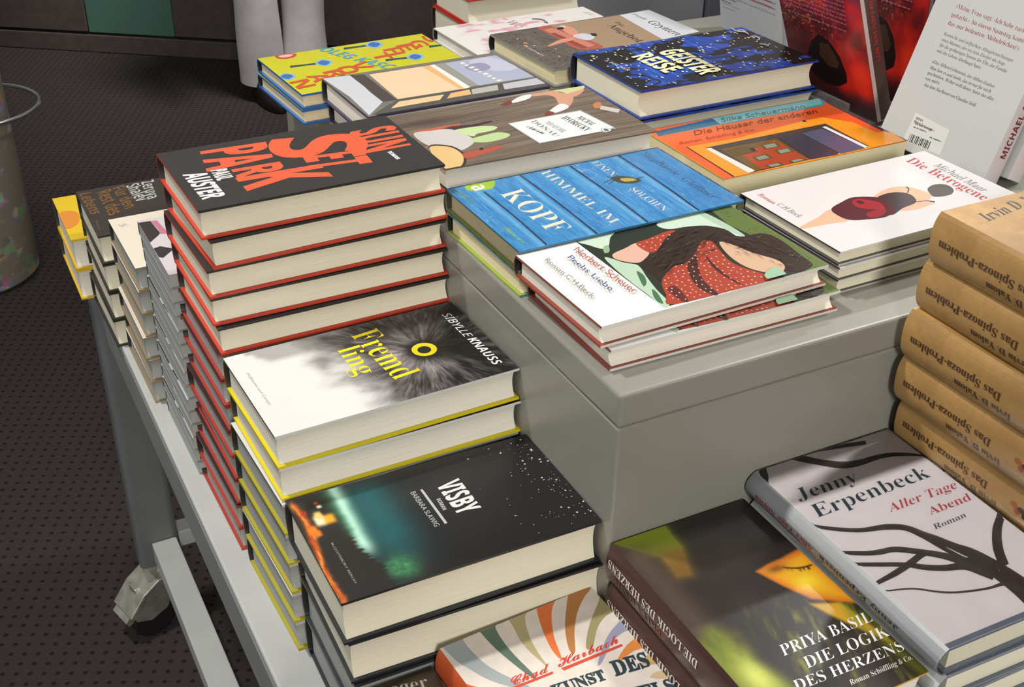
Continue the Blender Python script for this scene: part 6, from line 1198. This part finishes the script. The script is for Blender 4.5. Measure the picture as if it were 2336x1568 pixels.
# orange house book
root = book('haus', '', pic=pic_haus, edge=(230, 214, 40), fore=((226, 130, 50), (214, 200, 160)), spinec=(60, 60, 70), grid=4, paper=M_GLOSS, bulge=0.0015, page=M_PAGEY, board=0.0007, inset=0.0008, scoop=0.0)
place(root, 'haus'); tag(root, 'orange and teal book with a house seen through a window, on the riser', 'book')
# blue night book
rg = random.Random(4)
dots = [('E', (240, 236, 196), (rg.uniform(2, 129), rg.uniform(2, 219)), round(rg.choice([.8, 1.1, 1.4, 1.6, 2.1, 2.6]), 2), round(rg.choice([.6, .8, 1.0]), 2), 0) for _ in range(190)]
root = book('geist', '', pic=pic_geist, edge=(36, 70, 160), spinec=(24, 34, 80), grid=0.8, paper=M_SATIN, bulge=0.005, page=M_PAGE, ops=dots+ART['geist'], scoop=0.006)
stack('geist', root, lab('thick black and blue hardback with cream dots and outlined cream title letters', 'blue-edged hardback under the thick black and blue dotted book'), 'book', 'blue-edged hardbacks at the back of the riser', [(0, 0, 0), (0.002, -0.001, -0.4)])
# wooden floor book
root = book('hvor', '', pic=pic_hvor, edge=(120, 106, 90), spinec=(120, 106, 90), grid=0.8, paper=M_GLOSS, bulge=0.003, page=M_PAGEW, board=0.0014, scoop=0.004)
stack('hvor', root, lab('brown wooden floor book with a white label, behind the black orange-lettered book', 'copy under the brown wooden floor book'), 'book', 'wooden floor books on the riser', [(0, 0, 0), (0.001, -0.001, 0.3)])
# window book
root = book('wind', '', pic=pic_wind, edge=(64, 58, 92), spinec=(40, 38, 50), grid=4, paper=M_SATIN, bulge=0.004, page=M_PAGEW, scoop=0.001)
stack('wind', root, lab('grey book with a peach square between the yellow and the wooden floor books', 'purple-edged copy under the grey book with peach square'), 'book', 'grey window books on the riser', [(0, 0, 0), (0.008, 0.002, 0.5)])
# yellow spoon book
root = book('yell', '', pic=flat((208, 205, 18), 5), edge=(40, 110, 190), spinec=(60, 130, 200), grid=5, paper=M_GLOSS, bulge=0.003, page=M_PAGEY, scoop=0.002)
stack('yell', root, lab('bright yellow book with red letters and blue spoons on the riser edge', 'blue-edged copy under the bright yellow spoon book'), 'book', 'yellow spoon books on the riser', [(0, 0, 0), (0.0, 0.001, 0.3)])
# book with people on a red blanket
root = book('ange', '', pic=pic_ange, edge=(150, 150, 146), spinec=(70, 66, 60), grid=0.9, paper=M_SATIN, bulge=0.005, page=M_PAGEY, scoop=0.002)
stack('ange', root, lab('brown and white hardback with people on a red blanket, behind the dotted book', 'copy under the brown and white red blanket book'), 'book', 'red blanket hardbacks on the riser', [(0, 0, 0), (0.001, 0.001, 0.4)])
root = book('pink', '', pic=pic_pink, edge=(236, 232, 226), spinec=(236, 232, 226), grid=1.2, paper=M_GLOSS, bulge=0.003, page=M_PAGEW, board=0.0014)
place(root, 'pink'); tag(root, 'white book with pink watercolour blots at the back of the riser', 'book')

# left edge of the table
root = book('grey', '', base=(206, 200, 204), edge=(150, 152, 150), spinec=(60, 58, 56), back=(40, 38, 38), paper=M_SATIN, bulge=0.001, page=M_PAGEG, board=0.0007, inset=0.0006, scoop=0.0, hollow=0.001)
stack('grey', root, lab('black and white paperback on top of the thin grey stack beside red-edged books', 'thin grey paperback in the stack beside the tall red-edged stack'), 'book', 'thin grey paperbacks', jit=0.0007, rj=0.25)
root = book('cream', '', base=(232, 222, 204), edge=(150, 132, 104), spinec=(225, 215, 198), paper=M_SATIN, bulge=0.002, page=M_PAGEG, board=0.0016)
stack('cream', root, lab('cream paperback on its stack between the grey and the dark brown stacks', 'paperback under the cream one between grey and brown stacks'), 'book', 'cream paperbacks', jit=0.002)
root = book('brown', '', pic=flat((58, 52, 47), 4), edge=(40, 36, 34), spinec=(44, 40, 38), grid=6, paper=M_SATIN, bulge=0.003, page=M_PAGE, board=0.002)
stack('brown', root, lab('dark brown book with gold and white letters near the far table corner', 'black-edged copy under the dark brown gold-lettered book'), 'book', 'dark brown gold-lettered books', jit=0.0025)
root = book('yelstk', '', grid=2, pic=lambda u, v: mix((240, 204, 24), (46, 40, 38), ss(29, 30, v)), edge=(232, 190, 30), spinec=(196, 60, 50), paper=M_GLOSS, bulge=0.004, page=M_PAGEW, board=0.0025)
stack('yelstk', root, lab('yellow and orange thick book overhanging the far left table corner', 'yellow-edged thick book beneath the yellow and orange one'), 'book', 'thick yellow books', jit=0.002)
# second table
root = book('redstk', '', base=(206, 60, 44), edge=(196, 58, 44), spinec=(200, 60, 46), paper=M_MATTE, bulge=0.004, page=M_PAGE, scoop=0.007)
stack('redstk', root, lab('thick red-covered hardback, topmost on the second table behind', 'thick red-covered hardback on the second table behind'), 'book', 'thick red hardbacks on the second table', jit=0.002)

# front row, cut by the picture edge
VV = lambda p: p
jsp = [('T', 'Jenny Erpenbeck', 'serif', (37, 10.5), (121, 10.5), (37, 15), (60, 58, 54), None), ('T', 'Aller Tage Abend', 'serif', (128, 10.5), (199, 10.5), (128, 15), (170, 76, 80), None)]
ART['jenny'].append(('P', (112, 120, 138), [(0, 0), (134.5, 0), (134.5, 4.6), (0, 4.6)]))
root = book('jenny', '', pic=pic_jenny, edge=(104, 112, 130), spinec=(190, 194, 196), spineops=jsp, grid=6, paper=M_GLOSS, bulge=0.008, pw=2.2, page=M_PAGE, board=0.0022, scoop=0.003)
stack('jenny', root, lab('pale lilac wrapped hardback with dark branches and grey spine on its stack', 'grey-edged hardback under the pale lilac branch book'), 'book', 'lilac branch hardbacks', [(0, 0, 0), (0.003, -0.003, -0.5), (0.0, -0.002, 0.3)])
psp = [('T', 'DIE LOGIK DES HERZENS', 'serif', (84, 11), (201, 11), (84, 18.5), (222, 216, 208), None), ('T', 'PRIYA BASIL', 'serif', (128, 22), (194, 22), (128, 28), (104, 66, 56), None)]
root = book('priya', '', pic=pic_priya, edge=(222, 160, 40), spinec=(64, 36, 34), spineops=psp, grid=0.7, paper=M_SATIN, bulge=0.0045, page=M_PAGEW, board=0.0015)
stack('priya', root, lab('dark brown book with a yellow-lit face and green blurs below the riser', 'copy under the dark brown book with the yellow-lit face'), 'book', 'dark yellow-face books', [(0, 0, 0), (0.001, -0.002, 0.4)])
root = book('harb', '', pic=pic_harb, edge=(220, 206, 190), spinec=(196, 84, 40), grid=3, paper=M_MATTE, bulge=0.004, page=M_PAGE, board=0.0014)
stack('harb', root, lab('cream paperback with swirling orange, olive and grey rays below the aurora book', 'copy under the cream swirling rays paperback'), 'book', 'swirling rays paperbacks', [(0, 0, 0), (0.0, -0.001, 0.2)])
root = book('eger', '', pic=pic_eger, edge=(60, 50, 40), spinec=(50, 42, 34), grid=3, paper=M_SATIN, bulge=0.003, page=M_PAGE)
stack('eger', root, lab('dark brown book left of the swirling rays paperback, white serif letters', 'copy under the dark brown book left of the rays paperback'), 'book', 'dark brown books by the rays paperback')
ssp = [('T', 'Das Spinoza-Problem', 'serif', (108, 18), (199, 18), (108, 24.8), (74, 48, 32), None), ('T', 'Irvin D. Yalom', 'serif', (97, 29.5), (151, 29.5), (97, 35.2), (66, 46, 34), None),
       ('E', (158, 84, 52), (82, 20), 3.2, 2.2, 0), ('E', (150, 74, 48), (78, 24), 2.6, 2.4, 0), ('E', (62, 48, 42), (75, 21), 3.0, 2.2, 0), ('E', (54, 44, 42), (71, 24), 2.4, 3.0, 0), ('E', (96, 66, 46), (70, 18), 2.6, 1.6, 0)]
root = book('spin', '', pic=pic_spin, spinepic=lambda u, v: pic_spin(u+130, v)*0.97, spineops=ssp, edge=(176, 140, 86), spinec=(176, 140, 90), grid=2.0, paper=M_SATIN, bulge=0.006, pw=3.0, page=M_PAGE, board=0.002)
stack('spin', root, lab('golden brown thick hardback, topmost of the stack at the right edge', 'golden brown thick hardback of the right-hand stack'), 'book', 'golden brown hardbacks',
      [(0, 0, 0), (0.001, 0.004, -0.5), (-0.001, 0.0065, 0.3), (0.0025, 0.0075, 0.2), (0.011, 0.0068, -0.1)]+[(0.012, 0.006, 0.2)]*4)

# ------------------------------------------------------------------ books standing upright behind
def stand(root, O, phi, al, W):
    t = Vector((math.cos(phi), math.sin(phi), 0)); n = Vector((0, 0, 1)).cross(t); u = math.cos(al)*Vector((0, 0, 1))+math.sin(al)*n; nn = -t.cross(u)
    m = Matrix((-t, u, nn)).transposed().to_4x4(); m.translation = Vector(O)+t*W
    root.matrix_world = m
def wordlines(rows, col, h, seed):
    rg = random.Random(seed); out = []
    for (a0, a1, v) in rows:
        a = a0
        while a < a1:
            w = rg.uniform(2.2, 7.5)
            out.append(('P', col, [(a, v), (min(a+w, a1), v), (min(a+w, a1), v+h), (a, v+h)])); a += w+1.3
    return out
dA = (0.21, 0.132, 0.024)
stk = [('P', (222, 222, 218), [(31.5, 37.7), (75.8, 33.5), (77, 8), (30, 8)])]+ALTHEN_STICKER+[('P', (40, 40, 40), [(36+i*1.9, 17), (36+i*1.9+(0.5 + (i*7 % 3)*0.35), 17), (36+i*1.9+(0.5 + (i*7 % 3)*0.35), 9), (36+i*1.9, 9)]) for i in range(14)]
stk += wordlines([(36, 60, 27), (36, 52, 23.5), (58, 72, 20)], (120, 120, 118), 1.1, 3)
asp = [('T', 'MICHAEL ALTHEN', 'sansb', (26, 7.5), (110, 7.5), (26, 16), (132, 30, 40), None)]
def flipy(ops): return ops
root = book('', '', dims=dA, base=(190, 192, 190), back=(200, 202, 201), edge=(206, 206, 204), spinec=(226, 214, 216), spineops=asp, paper=M_MATTE, bulge=0.0015, page=M_PAGEW, board=0.0012, ops=[], backops=ALTHEN_BACK+stk)
QA = (0.4973, 0.3088, 0.9896, -1.4569, 0.3743)
stand(root, QA[:3], QA[3], QA[4], dA[1]); tag(root, 'grey book leaning upright, back cover with red and black text facing out', 'book', 'leaning grey books')
r2 = copy_tree(root); stand(r2, (QA[0]+0.0275, QA[1]-0.004, QA[2]), QA[3], QA[4], dA[1]); tag(r2, 'identical book leaning directly behind the grey back cover, only its spine showing', 'book', 'leaning grey books')
dR = (0.205, 0.128, 0.022)
rb = [('P', (30, 14, 18), [(42, 76), (56, 88), (71, 85), (84, 70), (91, 50), (90, 38), (76, 28), (58, 25), (44, 27), (33, 34), (31, 54)]), ('P', (74, 48, 32), [(56, 78), (70, 80), (82, 60), (78, 52), (64, 50), (52, 62)])]
rb += wordlines([(10, 106, 150-5.1*i) for i in range(8)]+[(14, 104, 106)], (170, 110, 140), 1.5, 9)
rb += wordlines([(30, 112, 196-6.5*i) for i in range(6)], (214, 170, 170), 1.8, 12)
rsp = [('P', (206, 186, 186), [(0, 20.9), (205, 20.9), (205, 16.4), (0, 16.4)]), ('T', 'SSEN', 'sansb', (180, 12.0), (150, 12.0), (180, 6.0), (225, 222, 220), None), ('T', 'IM FALSCHEN BETT', 'cond', (142, 11.2), (70, 11.2), (142, 6.8), (170, 46, 44), None)]
root = book('', '', dims=dR, base=(120, 30, 30), edge=(150, 40, 36), spinec=(84, 52, 50), spineops=rsp, paper=M_SATIN, bulge=0.001, page=M_PAGEW, board=0.001, ops=[], backpic=pic_redback, backops=rb, grid=0.9)
QR = (0.5325, 0.4820, 0.9840, -1.5125, -0.3854)
stand(root, QR[:3], QR[3], QR[4], dR[1]); tag(root, 'dark red book tilted in a clear stand, spine with red letters at right', 'book', 'red display books')
r2 = copy_tree(root); stand(r2, (0.604, 0.499, 0.9822), -1.54, -0.06, dR[1]); tag(r2, 'bright red book standing behind the dark red one, white text lines', 'book', 'red display books')
gb = wordlines([(6, 112, 182-6.6*i) for i in range(20)], (170, 92, 96), 2.0, 4)+wordlines([(4, 40, 46), (4, 30, 41)], (90, 90, 110), 1.3, 6)
root = book('', '', dims=(0.205, 0.125, 0.02), base=(200, 202, 206), back=(196, 198, 204), edge=(206, 206, 204), spinec=(200, 202, 206), paper=M_MATTE, bulge=0.001, page=M_PAGEW, board=0.001, ops=[], backops=gb)
stand(root, (0.600, 0.723, 0.9805), -1.54, -0.18, 0.125); tag(root, 'pale grey book standing behind the dotted blue book, faint red text', 'book')

# clear acrylic stand that holds the dark red book
M_ACR = principled('clear_acrylic', (0.9, 0.93, 0.93), 0.06); M_ACR.node_tree.nodes['Principled BSDF'].inputs['Transmission Weight'].default_value = 0.95
st = empty('book_easel', (0.51, 0.42, 0.98)); tag(st, 'clear acrylic book easel under the tilted dark red book', 'stand')
mb = MB(); mb.box(-0.012, 0.075, -0.065, 0.065, 0.0002, 0.0032); bevel(obj('base_plate', mb.mesh('base_plate'), M_ACR, st), 0.001)
mb = MB(); mb.prism([(-0.0105, 0.0035), (-0.0075, 0.0035), (-0.0085, 0.030), (-0.0115, 0.030)], 'y', -0.062, 0.062); bevel(obj('front_lip', fixn(mb.mesh('front_lip')), M_ACR, st), 0.001)

# ------------------------------------------------------------------ the tall panel of the second display, behind
M_PANEL = noise_color(principled('panel_grey', rough=0.45), srgb(128, 130, 134), srgb(134, 136, 140), 5)
M_POST = principled('post_dark_grey', srgb(86, 88, 96), 0.45)
p = empty('display_pillar', (0.86, 1.36, FZ)); tag(p, 'pale grey upright display pillar with a dark corner post, behind the riser', 'pillar')
mb = MB(); mb.box(-0.2, 0.178, 0, 0.35, 0.0005, 1.35); bevel(obj('panel_body', mb.mesh('panel_body'), M_PANEL, p), 0.003)
mb = MB(); mb.box(0.180, 0.222, -0.01, 0.34, 0.0005, 1.37); bevel(obj('corner_post', mb.mesh('corner_post'), M_POST, p), 0.003)

# ------------------------------------------------------------------ patterned bin with a wire hoop
M_BIN = principled('patterned_bin', rough=0.5); 
def bin_nodes(m):
    nt = m.node_tree; L = nt.links.new; b = nt.nodes['Principled BSDF']; tc = nt.nodes.new('ShaderNodeTexCoord')
    v = nt.nodes.new('ShaderNodeTexVoronoi'); v.inputs['Scale'].default_value = 40; L(tc.outputs['Object'], v.inputs['Vector'])
    h = nt.nodes.new('ShaderNodeHueSaturation'); h.inputs['Saturation'].default_value = 0.75; h.inputs['Value'].default_value = 0.8; L(v.outputs['Color'], h.inputs['Color'])
    n = nt.nodes.new('ShaderNodeTexNoise'); n.inputs['Scale'].default_value = 18; L(tc.outputs['Object'], n.inputs['Vector'])
    r = nt.nodes.new('ShaderNodeValToRGB'); r.color_ramp.elements[0].position = 0.5; r.color_ramp.elements[1].position = 0.66; L(n.outputs['Fac'], r.inputs['Fac'])
    mx = nt.nodes.new('ShaderNodeMix'); mx.data_type = 'RGBA'; L(r.outputs['Color'], mx.inputs[0]); mx.inputs[6].default_value = (*srgb(150, 142, 126), 1); L(h.outputs['Color'], mx.inputs[7])
    L(mx.outputs[2], b.inputs['Base Color'])
bin_nodes(M_BIN)
bn = empty('umbrella_bin', (-0.325, 2.42, FZ)); tag(bn, 'tall speckled round bin with a wire hoop at the left edge', 'bin')
mb = MB(); R = 0.155; seg = 48; prof = [(R-0.012, 0.002), (R, 0.016), (R*0.99, 0.5), (R*0.97, 0.86), (R*0.95, 0.86), (R*0.96, 0.5), (R-0.012, 0.02)]
vs = [(q*math.cos(2*math.pi*k/seg), q*math.sin(2*math.pi*k/seg), z) for q, z in prof for k in range(seg)]
fs = [(i*seg+k, i*seg+(k+1) % seg, (i+1)*seg+(k+1) % seg, (i+1)*seg+k) for i in range(len(prof)-1) for k in range(seg)]+[tuple(range(seg-1, -1, -1)), tuple(range(6*seg, 7*seg))]
mb.add(vs, fs, (.5, .5, .5)); obj('bin_body', fixn(mb.mesh('bin_body', True)), M_BIN, bn)
mb = MB(); mb.tube([(0.075+0.15*math.cos(2*math.pi*k/40), -0.02+0.15*math.sin(2*math.pi*k/40), 0.43) for k in range(40)], 0.005, 8, closed=True)
obj('wire_hoop', fixn(mb.mesh('wire_hoop', True)), principled('chrome_wire', srgb(200, 200, 200), 0.25, 0.9), bn)

# ------------------------------------------------------------------ the customer: only trousers and shoes reach into the picture
M_TROUS = noise_color(principled('pale_grey_cotton', rough=0.85, spec=0.2), srgb(222, 217, 219), srgb(238, 233, 235), 14, 5, (1, 1, 1), bump=0.3)
M_SKIN = principled('skin', srgb(196, 146, 120), 0.55); M_SHIRT = noise_color(principled('dark_shirt', rough=0.85), srgb(54, 58, 70), srgb(62, 66, 78), 30)
M_SHOE = principled('dark_leather', srgb(40, 28, 24), 0.45); M_HAIR = principled('dark_hair', srgb(44, 32, 26), 0.6)
PX, PY = 0.79, 3.36
pe = empty('person', (PX, PY, FZ), 0.0); tag(pe, 'person in pale grey trousers and dark shoes standing by the counter', 'person')
def skin(name, pts, edges, rad, mat, parent, root=0, lv=2):
    me = bpy.data.meshes.new(name); me.from_pydata(pts, edges, []); o = obj(name, me, mat, parent)
    m = o.modifiers.new('skin', 'SKIN'); m.use_smooth_shade = True
    for i, r in enumerate(rad): me.skin_vertices[0].data[i].radius = r if isinstance(r, tuple) else (r, r)
    me.skin_vertices[0].data[root].use_root = True
    s = o.modifiers.new('sub', 'SUBSURF'); s.levels = lv; s.render_levels = lv
    return o
# body: pelvis, spine, neck, head, arms with hands and fingers
pts = [(0, 0, 0.95), (0, 0, 1.15), (0, 0, 1.38), (0, 0, 1.50), (0, -0.01, 1.56), (0, -0.02, 1.66), (0, -0.01, 1.73)]
ed = [(i, i+1) for i in range(6)]; rad = [(0.15, 0.11), (0.135, 0.10), (0.15, 0.105), (0.06, 0.06), (0.058, 0.06), (0.075, 0.095), (0.06, 0.075)]
for s in (-1, 1):
    i0 = len(pts); pts += [(s*0.17, 0, 1.42), (s*0.225, 0.01, 1.15), (s*0.235, -0.05, 0.90), (s*0.235, -0.07, 0.82)]
    ed += [(2, i0), (i0, i0+1), (i0+1, i0+2), (i0+2, i0+3)]; rad += [0.06, 0.046, 0.03, (0.02, 0.04)]
    for f, (dy, ln) in enumerate(((-0.03, 0.075), (-0.01, 0.085), (0.01, 0.08), (0.03, 0.062))):
        j = len(pts); pts += [(s*0.235, -0.075+dy, 0.79), (s*0.230, -0.082+dy, 0.79-ln*0.55), (s*0.222, -0.08+dy, 0.79-ln)]
        ed += [(i0+3, j), (j, j+1), (j+1, j+2)]; rad += [0.0095, 0.0085, 0.007]
    j = len(pts); pts += [(s*0.226, -0.115, 0.83), (s*0.220, -0.13, 0.80)]; ed += [(i0+3, j), (j, j+1)]; rad += [0.011, 0.009]
for s in (-1, 1):
    j = len(pts); pts += [(s*0.09, 0, 0.86), (s*0.082, 0.0, 0.5), (s*0.076, 0.012, 0.28), (s*0.075, 0.02, 0.09)]
    ed += [(0, j), (j, j+1), (j+1, j+2), (j+2, j+3)]; rad += [0.085, 0.056, 0.05, 0.034]
skin('body', pts, ed, rad, M_SKIN, pe)
mb = MB()   # shirt: loft of rings around the torso
def loft(mb, rings, seg=28):
    vs = []; n = len(rings)
    for (cx, cy, z, rx, ry) in rings: vs += [(cx+rx*math.cos(2*math.pi*k/seg), cy+ry*math.sin(2*math.pi*k/seg), z) for k in range(seg)]
    fs = [(i*seg+k, i*seg+(k+1) % seg, (i+1)*seg+(k+1) % seg, (i+1)*seg+k) for i in range(n-1) for k in range(seg)]
    mb.add(vs, fs, (.5, .5, .5))
loft(mb, [(0, 0, 0.90, 0.185, 0.14), (0, 0, 1.0, 0.18, 0.135), (0, 0, 1.15, 0.17, 0.125), (0, 0, 1.32, 0.19, 0.13), (0, 0, 1.42, 0.19, 0.11), (0, 0, 1.48, 0.09, 0.075)])
obj('shirt', fixn(mb.mesh('shirt', True)), M_SHIRT, pe)
mb = MB(); loft(mb, [(0, 0.005, 1.64, 0.088, 0.105), (0, 0.01, 1.70, 0.09, 0.11), (0, 0.01, 1.76, 0.078, 0.095), (0, 0.01, 1.805, 0.045, 0.055), (0, 0.01, 1.815, 0.004, 0.004)])
obj('hair', fixn(mb.mesh('hair', True)), M_HAIR, pe)
mb = MB()   # trousers, straight legs with soft creases
for s in (-1, 1):
    rings = []
    for k in range(26):
        t = k/25; z = 0.055+0.88*t
        rx = 0.068+0.016*t*t+0.0025*math.sin(17*t+s)+(0.010*(1-t)**6); ry = 0.085+0.02*t+0.003*math.sin(13*t+2*s)
        rings.append((s*(0.076+0.012*t), 0.012*(1-t), z, rx, ry))
    loft(mb, rings, 32)
    n = 32
loft(mb, [(0, 0, 0.80, 0.165, 0.115), (0, 0, 0.90, 0.17, 0.12), (0, 0, 0.99, 0.16, 0.115)])
obj('trousers', fixn(mb.mesh('trousers', True)), M_TROUS, pe)
for s in (-1, 1):
    mb = MB(); x = s*0.078
    loft(mb, [(x, -0.055, 0.001, 0.043, 0.135), (x, -0.055, 0.022, 0.046, 0.138), (x, -0.05, 0.05, 0.043, 0.125), (x, -0.02, 0.075, 0.04, 0.09), (x, 0.01, 0.095, 0.036, 0.055)])
    mb.add([(x+0.043*math.cos(2*math.pi*k/28), -0.055+0.135*math.sin(2*math.pi*k/28), 0.001) for k in range(28)], [tuple(range(28))], (.5, .5, .5))
    obj('shoe', fixn(mb.mesh('shoe', True)), M_SHOE, pe)

# ------------------------------------------------------------------ clear shrink wrap around the two shiny books
M_WRAP = bpy.data.materials.new('clear_shrink_wrap'); M_WRAP.use_nodes = True
nt = M_WRAP.node_tree; nt.nodes.clear(); L = nt.links.new
out = nt.nodes.new('ShaderNodeOutputMaterial'); mx = nt.nodes.new('ShaderNodeMixShader'); tr = nt.nodes.new('ShaderNodeBsdfTransparent'); gl = nt.nodes.new('ShaderNodeBsdfGlossy')
gl.inputs['Roughness'].default_value = 0.1; fr = nt.nodes.new('ShaderNodeFresnel'); fr.inputs['IOR'].default_value = 1.3
tc = nt.nodes.new('ShaderNodeTexCoord'); n1 = nt.nodes.new('ShaderNodeTexNoise'); n1.inputs['Scale'].default_value = 120; n1.inputs['Detail'].default_value = 6
bp = nt.nodes.new('ShaderNodeBump'); bp.inputs['Strength'].default_value = 1.0; bp.inputs['Distance'].default_value = 0.008
L(tc.outputs['Object'], n1.inputs['Vector']); L(n1.outputs['Fac'], bp.inputs['Height']); L(bp.outputs['Normal'], gl.inputs['Normal'])
L(fr.outputs['Fac'], mx.inputs['Fac']); L(tr.outputs[0], mx.inputs[1]); L(gl.outputs[0], mx.inputs[2]); L(mx.outputs[0], out.inputs['Surface'])
def wrap(root, key, bulge):
    b = BK[key]; L_, W_, T_ = b['L'], b['W'], b['T']; e = 0.0004
    prof = [(W_+e, T_-0.0001), (W_+e, 0.0)]+[(float(arcx(np.array(t), bulge+e, 2.2)), T_*t-0.0001*t) for t in np.linspace(0, 1, 9)]
    mb = MB(); n = len(prof)
    mb.add([(x, y, z) for y in (-e, L_+e) for x, z in prof], [(i, (i+1) % n, n+(i+1) % n, n+i) for i in range(n)]+[tuple(range(n)), tuple(range(2*n-1, n-1, -1))], (.5, .5, .5))
    obj('shrink_wrap', fixn(mb.mesh('shrink_wrap')), M_WRAP, root)
for o in list(C.objects):
    if o.get('label', '').startswith('pale lilac wrapped'): wrap(o, "jenny", 0.008)
    if o.get('label', '').startswith('blue plank hardback'): wrap(o, 'kopf', 0.002)
bpy.data.objects.remove(_fo)
